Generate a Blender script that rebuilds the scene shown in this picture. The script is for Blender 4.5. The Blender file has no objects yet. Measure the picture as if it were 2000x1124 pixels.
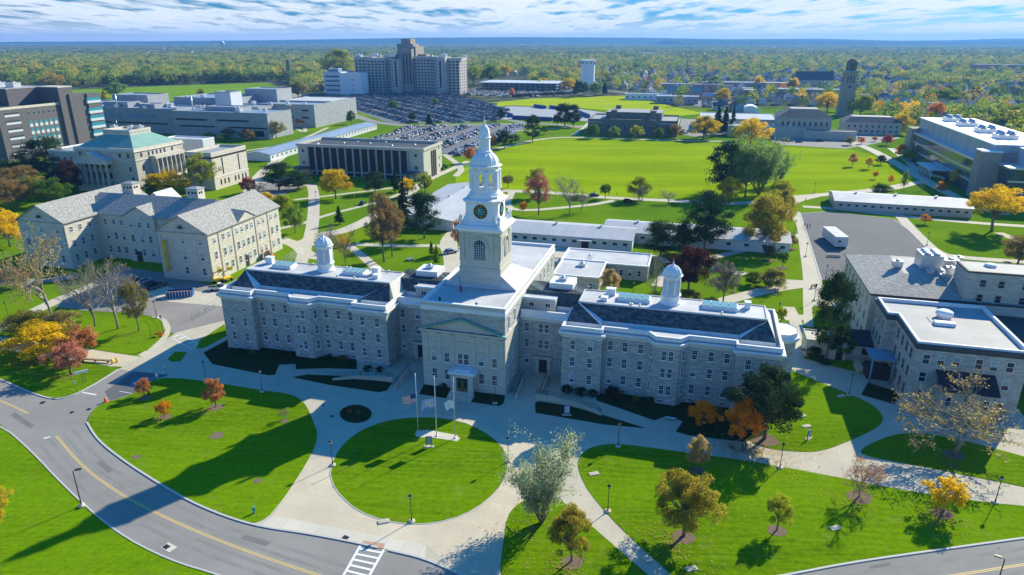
import bpy, bmesh, math, random
import numpy as np
from mathutils import Vector, Matrix
C = bpy.context.scene.collection
R = math.radians
rnd = random.Random(7)
# ------------------------------------------------------------------ camera, sky, sun, exposure
FPX, PW, PH, CAMH = 1333.0, 2000, 1124, 65.0
PITCH = math.atan((562-78)/FPX); CP, SP = math.cos(PITCH), math.sin(PITCH)
sc = bpy.context.scene
cam = bpy.data.cameras.new('camera'); cam.sensor_width = 36; cam.lens = 36*FPX/PW
cam.clip_start = 1; cam.clip_end = 60000
co = bpy.data.objects.new('camera', cam); C.objects.link(co)
co.location = (0, 0, CAMH); co.rotation_euler = (math.pi/2-PITCH, 0, 0); sc.camera = co
sc.view_settings.view_transform = 'Standard'; sc.view_settings.look = 'None'
sc.view_settings.exposure = 1.0; sc.view_settings.gamma = 1; sc.view_settings.use_curve_mapping = False
sc.cycles.max_bounces = 6; sc.cycles.diffuse_bounces = 3; sc.cycles.glossy_bounces = 2
sc.cycles.transmission_bounces = 2; sc.cycles.volume_bounces = 0; sc.cycles.transparent_max_bounces = 6
sc.cycles.use_adaptive_sampling = True; sc.cycles.use_denoising = True
SUN_EL, SUN_AZ = 29.6, 45.0
sd = bpy.data.lights.new('sun', 'SUN'); sd.energy = 4.2; sd.angle = R(0.5); sd.color = (1, .90, .66)
so = bpy.data.objects.new('sun', sd); C.objects.link(so)
so.rotation_euler = (R(90-SUN_EL), 0, R(180-SUN_AZ+0)); so.location = (200, 200, 300)
world = bpy.data.worlds.new('World'); sc.world = world; world.use_nodes = True
def nt_world():
    nt = world.node_tree; n = nt.nodes; l = nt.links
    bg = n['Background']; bg.inputs['Strength'].default_value = 0.095
    sky = n.new('ShaderNodeTexSky'); sky.sky_type = 'NISHITA'; sky.sun_disc = False
    sky.sun_elevation = R(SUN_EL); sky.sun_rotation = R(SUN_AZ); sky.ozone_density = 2.5; sky.dust_density = .6; sky.air_density = 1.2
    tc = n.new('ShaderNodeTexCoord'); sp = n.new('ShaderNodeSeparateXYZ'); l.new(tc.outputs['Generated'], sp.inputs[0])
    def M(op, a, b=None, c=None):
        m = n.new('ShaderNodeMath'); m.operation = op
        for i, x in enumerate((a, b, c)):
            if x is None: continue
            if isinstance(x, (int, float)): m.inputs[i].default_value = x
            else: l.new(x, m.inputs[i])
        return m.outputs[0]
    z = M('MAXIMUM', sp.outputs[2], 0.0); zz = M('ADD', z, .05)
    cx = M('DIVIDE', sp.outputs[0], zz); cy = M('DIVIDE', sp.outputs[1], zz)
    cv = n.new('ShaderNodeCombineXYZ'); l.new(cx, cv.inputs[0]); l.new(cy, cv.inputs[1])
    mp = n.new('ShaderNodeMapping'); l.new(cv.outputs[0], mp.inputs[0]); mp.inputs['Scale'].default_value = (1.0, .38, 1); mp.inputs['Location'].default_value = (3.1, 1.7, 0)
    no = n.new('ShaderNodeTexNoise'); no.inputs['Scale'].default_value = 1.9; no.inputs['Detail'].default_value = 10; no.inputs['Roughness'].default_value = .58; no.inputs['Distortion'].default_value = .1
    l.new(mp.outputs[0], no.inputs['Vector'])
    no2 = n.new('ShaderNodeTexNoise'); no2.inputs['Scale'].default_value = .4; no2.inputs['Detail'].default_value = 3; l.new(mp.outputs[0], no2.inputs['Vector'])
    s = M('ADD', M('MULTIPLY', no.outputs[0], .7), M('MULTIPLY', no2.outputs[0], .42))
    mr = n.new('ShaderNodeMapRange'); l.new(s, mr.inputs[0]); mr.inputs[1].default_value = .46; mr.inputs[2].default_value = .57
    mk = n.new('ShaderNodeMapRange'); l.new(sp.outputs[2], mk.inputs[0]); mk.inputs[1].default_value = .2; mk.inputs[2].default_value = .09
    # low haze band of cloud close to the horizon
    lo = n.new('ShaderNodeMapRange'); l.new(sp.outputs[2], lo.inputs[0]); lo.inputs[1].default_value = .03; lo.inputs[2].default_value = .004; lo.inputs[4].default_value = .9
    f = M('MAXIMUM', M('MULTIPLY', mr.outputs[0], mk.outputs[0]), lo.outputs[0])
    cr = n.new('ShaderNodeValToRGB'); l.new(no.outputs[0], cr.inputs[0])
    cr.color_ramp.elements[0].position = .42; cr.color_ramp.elements[0].color = (5.2, 5.5, 5.8, 1)
    cr.color_ramp.elements[1].position = .66; cr.color_ramp.elements[1].color = (4.0, 4.7, 5.5, 1)
    tint = n.new('ShaderNodeMix'); tint.data_type = 'RGBA'; tint.blend_type = 'MULTIPLY'; tint.inputs[0].default_value = 1
    l.new(sky.outputs[0], tint.inputs[6]); tz = n.new('ShaderNodeMapRange'); l.new(sp.outputs[2], tz.inputs[0]); tz.inputs[1].default_value = .08; tz.inputs[2].default_value = .4
    tr = n.new('ShaderNodeMix'); tr.data_type = 'RGBA'; l.new(tz.outputs[0], tr.inputs[0]); tr.inputs[6].default_value = (.07, .29, .70, 1); tr.inputs[7].default_value = (.13, .70, 1.2, 1); l.new(tr.outputs[2], tint.inputs[7])
    mx = n.new('ShaderNodeMix'); mx.data_type = 'RGBA'; l.new(f, mx.inputs[0]); l.new(tint.outputs[2], mx.inputs[6]); l.new(cr.outputs[0], mx.inputs[7])
    l.new(mx.outputs[2], bg.inputs['Color'])
nt_world()

# ------------------------------------------------------------------ where a photo pixel meets a level surface, and frames
def G(x, y, z=0.0):
    xc = (x-1000)/FPX; yc = (562-y)/FPX
    t = (CAMH-z)/(SP-yc*CP)
    return (xc*t, (CP+yc*SP)*t)
def PX(x, y, z):
    z -= CAMH; f = y*CP-z*SP; u = y*SP+z*CP
    return (1000+FPX*x/f, 562-FPX*u/f)
def HZ(bx, by, y):
    X, Y = G(bx, by); yc = (562-y)/FPX
    return CAMH+Y*(-SP+yc*CP)/(CP+yc*SP)
CA = R(-15)                                   # the campus grid runs 15 degrees off the view
# ------------------------------------------------------------------ materials
MT = {}
def mat(name, col=(.5, .5, .5), rough=.8, metal=0, spec=.3):
    m = bpy.data.materials.new(name); m.use_nodes = True; b = m.node_tree.nodes['Principled BSDF']
    b.inputs['Base Color'].default_value = (*col, 1); b.inputs['Roughness'].default_value = rough
    b.inputs['Metallic'].default_value = metal; b.inputs['Specular IOR Level'].default_value = spec
    MT[name] = m; return m
class NG:
    def __init__(s, m): s.m = m; s.t = m.node_tree; s.n = s.t.nodes; s.l = s.t.links; s.b = s.n['Principled BSDF']
    def coord(s, kind='Object', scale=(1, 1, 1), rot=0, wall=False):
        tc = s.n.new('ShaderNodeTexCoord'); o = tc.outputs[kind]
        if wall:
            sp = s.n.new('ShaderNodeSeparateXYZ'); s.l.new(o, sp.inputs[0]); a = s.n.new('ShaderNodeMath'); s.l.new(sp.outputs[0], a.inputs[0]); s.l.new(sp.outputs[1], a.inputs[1])
            c = s.n.new('ShaderNodeCombineXYZ'); s.l.new(a.outputs[0], c.inputs[0]); s.l.new(sp.outputs[2], c.inputs[1]); o = c.outputs[0]
        mp = s.n.new('ShaderNodeMapping'); mp.inputs['Scale'].default_value = scale; mp.inputs['Rotation'].default_value = (0, 0, rot); s.l.new(o, mp.inputs[0]); return mp.outputs[0]
    def noise(s, v, scale, det=4, rough=.6):
        t = s.n.new('ShaderNodeTexNoise'); t.inputs['Scale'].default_value = scale; t.inputs['Detail'].default_value = det; t.inputs['Roughness'].default_value = rough; s.l.new(v, t.inputs['Vector']); return t.outputs[0]
    def ramp(s, f, pts):
        r = s.n.new('ShaderNodeValToRGB'); s.l.new(f, r.inputs[0]); e = r.color_ramp.elements
        while len(e) < len(pts): e.new(.5)
        for i, (p, c) in enumerate(pts): e[i].position = p; e[i].color = (*c, 1) if len(c) == 3 else c
        return r.outputs[0]
    def mix(s, f, a, b, mode='MIX'):
        m = s.n.new('ShaderNodeMix'); m.data_type = 'RGBA'; m.blend_type = mode
        for i, x in ((0, f), (6, a), (7, b)):
            if isinstance(x, (int, float)): m.inputs[i].default_value = x
            elif isinstance(x, tuple): m.inputs[i].default_value = (*x, 1)
            else: s.l.new(x, m.inputs[i])
        return m.outputs[2]
    def brick(s, v, w, h, c1, c2, mo, ms=.01, bias=0, off=.5):
        t = s.n.new('ShaderNodeTexBrick'); s.l.new(v, t.inputs['Vector']); t.inputs['Scale'].default_value = 1
        t.inputs['Brick Width'].default_value = w; t.inputs['Row Height'].default_value = h; t.inputs['Mortar Size'].default_value = ms; t.offset = off
        t.inputs['Bias'].default_value = bias
        for k, c in (('Color1', c1), ('Color2', c2), ('Mortar', mo)): t.inputs[k].default_value = (*c, 1)
        return t.outputs[0]
    def out(s, c): s.l.new(c, s.b.inputs['Base Color'])
    def bump(s, h, st=.3, d=.05):
        b = s.n.new('ShaderNodeBump'); b.inputs['Strength'].default_value = st; b.inputs['Distance'].default_value = d; s.l.new(h, b.inputs['Height']); s.l.new(b.outputs[0], s.b.inputs['Normal'])
def stone(name, c1, c2, mo, w, h, stain=.5, ms=.02, bias=0):
    g = NG(mat(name, rough=.9, spec=.2)); v = g.coord(wall=True)
    b = g.brick(v, w, h, c1, c2, mo, ms, bias)
    vs = g.coord(wall=True, scale=(.35, 1.6, 1)); n = g.noise(vs, 1.4, 5, .7)
    b = g.mix(g.ramp(n, [(.38, (0, 0, 0)), (.62, (1, 1, 1))]), g.mix(stain, b, tuple(x*.55 for x in c2)), b)
    g.out(b); g.bump(n, .25, .05); return g
stone('hall_stone', (.62, .62, .57), (.38, .38, .36), (.28, .28, .27), .72, .21, .6, .016, -.05)
stone('smooth_stone', (.60, .58, .50), (.52, .50, .43), (.30, .285, .25), 1.6, .42, .22, .015)
stone('cream_stone', (.66, .62, .53), (.57, .53, .45), (.46, .43, .36), 1.4, .45, .3, .012)
stone('pale_ashlar', (.62, .58, .49), (.46, .43, .37), (.36, .34, .3), 1.1, .30, .5, .02)
stone('grey_concrete', (.38, .40, .42), (.32, .34, .36), (.26, .27, .29), 3.0, 1.2, .25, .03)
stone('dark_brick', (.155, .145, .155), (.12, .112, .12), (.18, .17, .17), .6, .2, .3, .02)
stone('brown_panel', (.07, .045, .032), (.05, .033, .025), (.035, .025, .02), 2.2, .12, .3, .02)
stone('hospital_brick', (.36, .32, .27), (.31, .27, .23), (.28, .25, .22), 2.0, .8, .2, .02)
stone('hospital_wall', (.52, .49, .45), (.46, .43, .39), (.4, .38, .35), 2.0, .8, .2, .02)
stone('gym_stone', (.24, .235, .20), (.16, .155, .14), (.14, .14, .12), 1.6, .5, .5, .03)
stone('white_siding', (.62, .64, .66), (.55, .57, .6), (.42, .44, .47), 60, .25, .15, .02)
def slate(name, c1, c2, c3, w=.9, h=.3, sc_=.8):
    g = NG(mat(name, rough=.75, spec=.25)); v = g.coord(wall=True)
    b = g.brick(v, w, h, c1, c2, tuple(x*.5 for x in c1), .012)
    n = g.noise(g.coord(wall=True, scale=(sc_, sc_*1.9, 1)), 1.0, 3, .7)
    g.out(g.mix(g.ramp(n, [(.45, (0, 0, 0)), (.58, (1, 1, 1))]), b, c3))
slate('dark_slate', (.028, .042, .06), (.05, .068, .088), (.08, .125, .14))
slate('grey_slate', (.34, .33, .30), (.46, .45, .41), (.24, .24, .225), .6, .3, 1.6)
def roofm(name, col, amt=.25, sc_=.12, rough=.7, streak=1):
    g = NG(mat(name, rough=rough, spec=.25)); v = g.coord(scale=(1, streak, 1)); n = g.noise(v, sc_, 6, .65); n2 = g.noise(v, sc_*9, 3, .6)
    d = tuple(x*(1-amt) for x in col)
    fin = (lambda c: c) if name in ('tower_white', 'trim_white', 'green_copper', 'cream_band', 'beige_wall') else (lambda c: g.mix(.5, c, g.mix(1.0, c, g.brick(g.coord(), 9, 2.2, (1, 1, 1), (.93, .93, .93), (.62, .62, .64), .035), 'MULTIPLY')))
    g.out(fin(g.mix(.18, g.mix(g.ramp(n, [(.4, (0, 0, 0)), (.62, (1, 1, 1))]), d, col), g.ramp(n2, [(.3, d), (.7, col)]))))
roofm('white_roof', (.58, .59, .60), .26); roofm('grey_roof', (.36, .37, .38), .22); roofm('dark_roof', (.085, .095, .105), .3)
roofm('blue_roof', (.24, .33, .45), .15); roofm('metal_roof', (.50, .51, .52), .14, .3, .5, .15); roofm('green_copper', (.20, .38, .33), .2)
roofm('sunlit_slate', (.60, .60, .58), .2, .5); roofm('brown_roof', (.05, .035, .045), .3); roofm('tower_white', (.83, .84, .86), .07, .5)
roofm('trim_white', (.76, .78, .80), .10, .8); roofm('beige_wall', (.50, .49, .42), .12, .4); roofm('cream_band', (.62, .58, .49), .15, .5)
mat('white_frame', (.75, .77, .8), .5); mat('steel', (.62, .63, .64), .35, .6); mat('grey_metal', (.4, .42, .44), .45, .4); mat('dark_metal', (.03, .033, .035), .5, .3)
mat('black', (.01, .01, .012), .5); mat('gold', (.7, .5, .12), .3, 1); mat('wood', (.25, .17, .1), .8); mat('yellow_paint', (.75, .5, .02), .5)
mat('red_paint', (.45, .03, .02), .5); mat('orange_paint', (.85, .17, .02), .5); mat('blue_paint', (.015, .07, .25), .5); mat('green_paint', (.02, .2, .12), .5)
mat('cyan_glass', (.035, .28, .36), .15, 0, .6); mat('skylight_glass', (.20, .36, .36), .12, 0, .7); mat('white_paint', (.8, .8, .8), .6); mat('teal', (.02, .25, .28), .4)
mat('light_panel', (.55, .58, .62), .5); mat('red_window', (.16, .05, .04), .4); mat('skin', (.45, .28, .2), .6); mat('cloth_dark', (.03, .035, .06), .9); mat('cloth_red', (.3, .05, .06), .9); mat('lamp_white', (.75, .75, .72), .4)
def glass(name, c1, c2, rough=.12):
    g = NG(mat(name, c1, rough, 0, .35)); n = g.n.new('ShaderNodeObjectInfo'); g.out(g.mix(n.outputs['Random'], c1, c2))
glass('pane', (.010, .014, .028), (.03, .038, .06)); glass('blind', (.30, .42, .44), (.22, .30, .33), .5); glass('pane_far', (.03, .038, .055), (.05, .06, .08), .3)
def dark_glass():
    g = NG(mat('curtain_glass', rough=.08, spec=.7)); v = g.coord(wall=True); b = g.brick(v, 1.6, 3.4, (.02, .06, .09), (.06, .11, .14), (.10, .12, .13), .03, 0, 0)
    g.out(g.mix(g.ramp(g.noise(v, .25, 4), [(.5, (0, 0, 0)), (.62, (1, 1, 1))]), b, (.10, .085, .05)))
dark_glass()
def panelm():
    g = NG(mat('metal_panel', rough=.4, metal=.2)); b = g.brick(g.coord(wall=True), 2.1, 40, (.40, .47, .54), (.27, .33, .40), (.18, .22, .27), .02, 0, 0); g.out(b)
panelm()
# ground covers
def grass(name, a, b, stripe_rot, amt=.3, sc_=1.0, scorch=None):
    g = NG(mat(name, rough=1, spec=.0)); v = g.coord()
    n1 = g.noise(v, .035*sc_, 5, .6); n2 = g.noise(v, 1.1, 5, .75); n4 = g.noise(v, .28, 4, .7)
    w = g.n.new('ShaderNodeTexWave'); w.inputs['Scale'].default_value = .23; w.inputs['Distortion'].default_value = 1.6; w.inputs['Detail'].default_value = 2; w.inputs['Detail Scale'].default_value = .5
    g.l.new(g.coord(rot=stripe_rot), w.inputs['Vector'])
    st = g.noise(g.coord(scale=(.12, 2.2, 1), rot=stripe_rot+math.pi/2), .9, 4, .7)
    c = g.mix(g.ramp(n1, [(.35, (0, 0, 0)), (.65, (1, 1, 1))]), a, b)
    c = g.mix(amt*.75, c, g.mix(w.outputs[0], tuple(x*.55 for x in a), tuple(min(1, x*1.25) for x in b)))
    c = g.mix(amt, c, g.mix(g.ramp(st, [(.35, (0, 0, 0)), (.65, (1, 1, 1))]), tuple(x*.5 for x in a), tuple(x*1.35 for x in b)))
    n6 = g.noise(g.coord(scale=(.22, 1, 1), rot=-CA), .045, 5, .6)
    c = g.mix(g.ramp(n6, [(.42, (0, 0, 0)), (.58, (.55, .55, .55))]), c, tuple(min(1, x*1.35) for x in b))
    c = g.mix(.35, c, g.mix(g.ramp(n2, [(.3, (0, 0, 0)), (.7, (1, 1, 1))]), tuple(x*.35 for x in a), tuple(x*1.5 for x in b)))
    if scorch: c = g.mix(g.ramp(n4, [(.56, (0, 0, 0)), (.76, (.6, .6, .6))]), c, scorch)
    g.out(c); g.bump(n2, .6, .08); return g
grass('lawn', (.05, .135, .0015), (.125, .225, .002), R(100), .55, 1, (.20, .23, .04))
grass('lawn_low', (.045, .13, .0015), (.125, .23, .002), R(35), .6, 1, (.16, .19, .03))
grass('field_grass', (.085, .22, .001), (.25, .34, .001), R(75), .45, .6, (.28, .34, .03))
grass('lime_grass', (.26, .36, .008), (.33, .40, .01), R(15), .12, .3)
grass('golf_grass', (.10, .22, .008), (.16, .27, .012), R(5), .15, .5)
def groundm():
    g = NG(mat('land', rough=1, spec=0)); v = g.coord(); n1 = g.noise(v, .012, 5, .65); n2 = g.noise(v, .9, 4, .7); n3 = g.noise(v, .06, 4, .6)
    near = g.mix(g.ramp(n1, [(.4, (0, 0, 0)), (.6, (1, 1, 1))]), (.085, .185, .002), (.17, .275, .003))
    near = g.mix(.3, near, g.mix(n2, (.02, .06, .003), (.14, .25, .02)))
    far = g.mix(g.ramp(n3, [(.45, (0, 0, 0)), (.55, (1, 1, 1))]), (.035, .065, .02), (.13, .12, .10))
    sp = g.n.new('ShaderNodeSeparateXYZ'); g.l.new(v, sp.inputs[0]); mr = g.n.new('ShaderNodeMapRange'); g.l.new(sp.outputs[1], mr.inputs[0]); mr.inputs[1].default_value = 690; mr.inputs[2].default_value = 740
    vf = g.n.new('ShaderNodeMapRange'); g.l.new(sp.outputs[1], vf.inputs[0]); vf.inputs[1].default_value = 2500; vf.inputs[2].default_value = 4500
    g.out(g.mix(vf.outputs[0], g.mix(mr.outputs[0], near, far), g.mix(n1, (.03, .055, .02), (.05, .075, .025))))
groundm()
def paving(name, col, tile, rot, amt=.2, joint=.5, ms=.05, w=None):
    g = NG(mat(name, rough=.9, spec=.15)); v = g.coord(rot=rot)
    b = g.brick(v, w or tile, tile, col, tuple(x*.92 for x in col), tuple(x*joint for x in col), ms, 0, 0)
    n = g.noise(v, .12, 6, .65); n2 = g.noise(v, 2.5, 3, .7)
    b = g.mix(g.ramp(n, [(.35, (amt, amt, amt)), (.65, (0, 0, 0))]), b, tuple(x*.5 for x in col)); b = g.mix(.12, b, g.mix(n2, (0, 0, 0), (1, 1, 1)))
    g.out(b)
paving('concrete', (.52, .475, .36), 3.4, -CA, .35, .72, .035); paving('tan_concrete', (.60, .52, .37), 2.8, -CA, .35, .8, .03, 5); paving('bright_concrete', (.62, .58, .47), 2.6, -CA, .2, .75, .035)
paving('path_concrete', (.56, .51, .39), 2.2, -CA, .25, .85, .03)
def asphalt(name, col, sc_=.05):
    g = NG(mat(name, rough=.9, spec=.2)); v = g.coord(); n = g.noise(v, sc_, 6, .6); n2 = g.noise(v, 3, 3, .8); n3 = g.noise(g.coord(scale=(.2, 1, 1), rot=R(40)), .5, 4)
    c = g.mix(g.ramp(n, [(.4, (0, 0, 0)), (.62, (1, 1, 1))]), tuple(x*.85 for x in col), tuple(x*1.12 for x in col))
    n5 = g.noise(v, .35, 7, .75); c = g.mix(g.ramp(n5, [(.56, (0, 0, 0)), (.60, (.3, .3, .3)), (.64, (0, 0, 0))]), c, tuple(x*.55 for x in col))
    c = g.mix(.35, c, g.mix(n3, tuple(x*.7 for x in col), tuple(x*1.25 for x in col))); g.out(g.mix(.12, c, g.mix(n2, (.0, .0, .0), (.6, .6, .6))))
asphalt('road', (.245, .236, .218)); asphalt('worn_road', (.225, .217, .2), .3); asphalt('patched_road', (.15, .148, .142), .3); asphalt('dark_asphalt', (.10, .105, .115)); asphalt('gravel', (.25, .23, .21), .1); asphalt('lot_asphalt', (.14, .145, .16))
mat('mark_white', (.72, .72, .72), .7); mat('mark_yellow', (.70, .50, .16), .7); mat('kerb_stone', (.45, .44, .42), .8); mat('brick_red', (.46, .27, .2), .8); mat('mark_blue', (.08, .35, .6), .7)
def mulch():
    g = NG(mat('mulch', rough=1, spec=0)); n = g.noise(g.coord(), 5, 4, .8); g.out(g.mix(n, (.05, .035, .025), (.30, .24, .18)))
    g = NG(mat('bed_soil_shade', rough=1, spec=0)); n = g.noise(g.coord(), 1.5, 4, .8); g.out(g.mix(n, (.012, .03, .008), (.04, .05, .02)))
mulch()
# foliage
LEAF = {}
def leaf(name, a, b, tr=.55, hue_obj=0):
    k_ = 1.4 if name not in ('mixed', 'grove', 'dark', 'pine', 'purple', 'golden', 'yellow', 'orange', 'pink') else 1.15 if name in ('golden', 'yellow', 'orange', 'pink') else 1.15
    a = tuple(x*k_ for x in a); b = tuple(x*k_ for x in b)
    m = bpy.data.materials.new('foliage_'+name); m.use_nodes = True; nt = m.node_tree; n = nt.nodes; l = nt.links; n.remove(n['Principled BSDF'])
    ge = n.new('ShaderNodeNewGeometry'); tc = n.new('ShaderNodeTexCoord'); no = n.new('ShaderNodeTexNoise'); no.inputs['Scale'].default_value = 7; l.new(tc.outputs['Object'], no.inputs['Vector'])
    mr = n.new('ShaderNodeMapRange'); mr.inputs[1].default_value = .36; mr.inputs[2].default_value = .64; l.new(no.outputs[0], mr.inputs[0])
    ad = n.new('ShaderNodeMath'); ad.operation = 'MULTIPLY_ADD'; l.new(ge.outputs['Random Per Island'], ad.inputs[0]); ad.inputs[1].default_value = .5
    hf = n.new('ShaderNodeMath'); hf.operation = 'MULTIPLY'; hf.inputs[1].default_value = .5; l.new(mr.outputs[0], hf.inputs[0]); l.new(hf.outputs[0], ad.inputs[2])
    mx = n.new('ShaderNodeMix'); mx.data_type = 'RGBA'; l.new(ad.outputs[0], mx.inputs[0]); mx.inputs[6].default_value = (*a, 1); mx.inputs[7].default_value = (*b, 1); col = mx.outputs[2]
    if hue_obj:
        oi = n.new('ShaderNodeObjectInfo'); r = n.new('ShaderNodeValToRGB'); l.new(oi.outputs['Random'], r.inputs[0]); r.color_ramp.interpolation = 'CONSTANT'
        cs = hue_obj; e = r.color_ramp.elements
        while len(e) < len(cs): e.new(.5)
        for i, (p, c) in enumerate(cs): e[i].position = p; e[i].color = (*c, 1)
        m2 = n.new('ShaderNodeMix'); m2.data_type = 'RGBA'; m2.blend_type = 'MULTIPLY'; m2.inputs[0].default_value = 1; l.new(col, m2.inputs[6]); l.new(r.outputs[0], m2.inputs[7]); col = m2.outputs[2]
    d = n.new('ShaderNodeBsdfDiffuse'); t = n.new('ShaderNodeBsdfTranslucent'); ms = n.new('ShaderNodeMixShader'); ms.inputs[0].default_value = tr
    l.new(col, d.inputs[0]); l.new(col, t.inputs[0]); l.new(d.outputs[0], ms.inputs[1]); l.new(t.outputs[0], ms.inputs[2]); l.new(ms.outputs[0], n['Material Output'].inputs[0])
    LEAF[name] = m; return m
leaf('green', (.045, .10, .012), (.12, .20, .02)); leaf('vivid_orange', (.70, .20, .012), (.95, .40, .02)); leaf('yellowgreen', (.16, .22, .015), (.38, .38, .03)); leaf('yellow', (.42, .30, .01), (.75, .55, .02)); leaf('golden', (.58, .38, .01), (.88, .62, .02)); leaf('autumn', (.19, .16, .02), (.40, .33, .05))
leaf('orange', (.45, .15, .012), (.75, .32, .02)); leaf('rust', (.28, .10, .04), (.50, .24, .09)); leaf('red', (.28, .045, .03), (.50, .12, .06)); leaf('pink', (.38, .14, .09), (.60, .28, .17))
leaf('dark', (.015, .04, .014), (.065, .11, .035), .3); leaf('pine', (.015, .045, .022), (.045, .085, .035), .25); leaf('olive', (.12, .13, .025), (.27, .24, .06)); leaf('brown', (.13, .10, .04), (.30, .19, .07))
leaf('purple', (.045, .016, .016), (.11, .045, .035), .3); leaf('silver', (.17, .22, .12), (.36, .41, .25)); leaf('grey', (.16, .15, .12), (.28, .25, .19), .3); leaf('willow', (.085, .16, .045), (.22, .31, .10))
leaf('tan', (.26, .20, .08), (.48, .36, .14)); leaf('lightgreen', (.10, .19, .02), (.22, .31, .04)); leaf('yellowgrey', (.20, .17, .09), (.48, .36, .08))
leaf('mixed', (.70, .68, .60), (1.5, 1.42, 1.2), .5, [(0, (.17, .26, .07)), (.24, (.26, .34, .08)), (.5, (.34, .38, .085)), (.68, (.42, .40, .08)), (.80, (.50, .40, .05)), (.84, (.06, .12, .06)), (.965, (.40, .27, .07)), (.99, (.28, .14, .09))])
LEAF_G = leaf('grove', (.6, .6, .6), (1.3, 1.3, 1.3), .5, [(0, (.12, .19, .06)), (.3, (.20, .27, .07)), (.6, (.28, .32, .08)), (.85, (.36, .34, .08)), (.95, (.30, .22, .07))])
g_ = NG(mat('bark', rough=1, spec=0)); g_.out(g_.mix(g_.noise(g_.coord(), 12, 4), (.10, .08, .06), (.30, .26, .21)))
g_ = NG(mat('pale_bark', rough=1, spec=0)); g_.out(g_.mix(g_.noise(g_.coord(), 12, 4), (.20, .18, .15), (.42, .38, .32)))
g_ = NG(mat('bark_dark', rough=1, spec=0)); g_.out(g_.mix(g_.noise(g_.coord(), 12, 4), (.03, .025, .02), (.09, .07, .055)))
# ------------------------------------------------------------------ mesh helpers
class MB:
    def __init__(s): s.v = []; s.f = []; s.m = []; s.sm = []
    def add(s, vs, fs, m=0, sm=False):
        o = len(s.v); s.v += [tuple(p) for p in vs]
        for f in fs: s.f.append(tuple(i+o for i in f)); s.m.append(m); s.sm.append(sm)
        return s
    def box(s, x0, y0, z0, x1, y1, z1, m=0):
        return s.add([(x0, y0, z0), (x1, y0, z0), (x1, y1, z0), (x0, y1, z0), (x0, y0, z1), (x1, y0, z1), (x1, y1, z1), (x0, y1, z1)],
                     [(0, 3, 2, 1), (4, 5, 6, 7), (0, 1, 5, 4), (1, 2, 6, 5), (2, 3, 7, 6), (3, 0, 4, 7)], m)
    def prism(s, poly, z0, z1, m=0, mt=None, cap=True):
        n = len(poly); s.add([(p[0], p[1], z0) for p in poly]+[(p[0], p[1], z1) for p in poly], [(i, (i+1) % n, n+(i+1) % n, n+i) for i in range(n)], m)
        if cap: s.add([(p[0], p[1], z1) for p in poly], [tuple(range(n))], m if mt is None else mt)
        return s
    def poly(s, pts, m=0): return s.add(pts, [tuple(range(len(pts)))], m)
    def ring(s, poly, off0, z0, off1, z1, m=0, close=True):     # sloped band between two offsets of a polygon
        a = offset(poly, off0); b = offset(poly, off1); n = len(poly)
        k = n if close else n-1
        return s.add([(p[0], p[1], z0) for p in a]+[(p[0], p[1], z1) for p in b], [(i, (i+1) % n, n+(i+1) % n, n+i) for i in range(k)], m)
    def lathe(s, prof, n=16, cx=0, cy=0, m=0, ph=0, sm=True):
        vs = []; fs = []
        for r, z in prof:
            for i in range(n): a = ph+2*math.pi*i/n; vs.append((cx+r*math.cos(a), cy+r*math.sin(a), z))
        for j in range(len(prof)-1):
            for i in range(n): fs.append((j*n+i, j*n+(i+1) % n, (j+1)*n+(i+1) % n, (j+1)*n+i))
        fs.append(tuple(range(n))[::-1]); fs.append(tuple((len(prof)-1)*n+i for i in range(n)))
        return s.add(vs, fs, m, sm)
    def tube(s, pts, rs, n=6, m=0):
        vs = []; fs = []; k = len(pts)
        for j, p in enumerate(pts):
            d = Vector(pts[min(j+1, k-1)])-Vector(pts[max(j-1, 0)]); d.normalize()
            a = d.orthogonal().normalized(); b = d.cross(a); r = rs[j] if isinstance(rs, (list, tuple)) else rs
            for i in range(n): t = 2*math.pi*i/n; q = Vector(p)+a*(r*math.cos(t))+b*(r*math.sin(t)); vs.append(tuple(q))
        for j in range(k-1):
            for i in range(n): fs.append((j*n+i, j*n+(i+1) % n, (j+1)*n+(i+1) % n, (j+1)*n+i))
        fs.append(tuple(range(n))[::-1]); fs.append(tuple((k-1)*n+i for i in range(n)))
        return s.add(vs, fs, m, True)
    def mesh(s, name, mats):
        me = bpy.data.meshes.new(name); me.from_pydata(s.v, [], s.f); me.polygons.foreach_set('material_index', s.m); me.polygons.foreach_set('use_smooth', s.sm)
        for x in mats: me.materials.append(MT.get(x) or LEAF[x] if isinstance(x, str) else x)
        me.update(); return me
    def build(s, name, mats, parent=None, loc=(0, 0, 0), rz=0):
        if isinstance(mats, str): mats = [mats]
        return link(name, s.mesh(name, mats), parent, loc, rz)
def split_build(mb, name, mats, parent):
    par = list(range(len(mb.v)))
    def find(a):
        while par[a] != a: par[a] = par[par[a]]; a = par[a]
        return a
    for f in mb.f:
        for i in f[1:]: par[find(i)] = find(f[0])
    grp = {}
    for k, f in enumerate(mb.f): grp.setdefault(find(f[0]), []).append(k)
    out = []
    for ks in grp.values():
        b = MB(); ids = {}
        for k in ks:
            for i in mb.f[k]:
                if i not in ids: ids[i] = len(b.v); b.v.append(mb.v[i])
            b.f.append(tuple(ids[i] for i in mb.f[k])); b.m.append(mb.m[k]); b.sm.append(mb.sm[k])
        out.append(b.build(name, mats, parent))
    return out
def link(name, data, parent=None, loc=(0, 0, 0), rz=0, scale=None):
    o = bpy.data.objects.new(name, data); C.objects.link(o); o.parent = parent; o.location = loc; o.rotation_euler = (0, 0, rz)
    if scale: o.scale = scale
    return o
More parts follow.
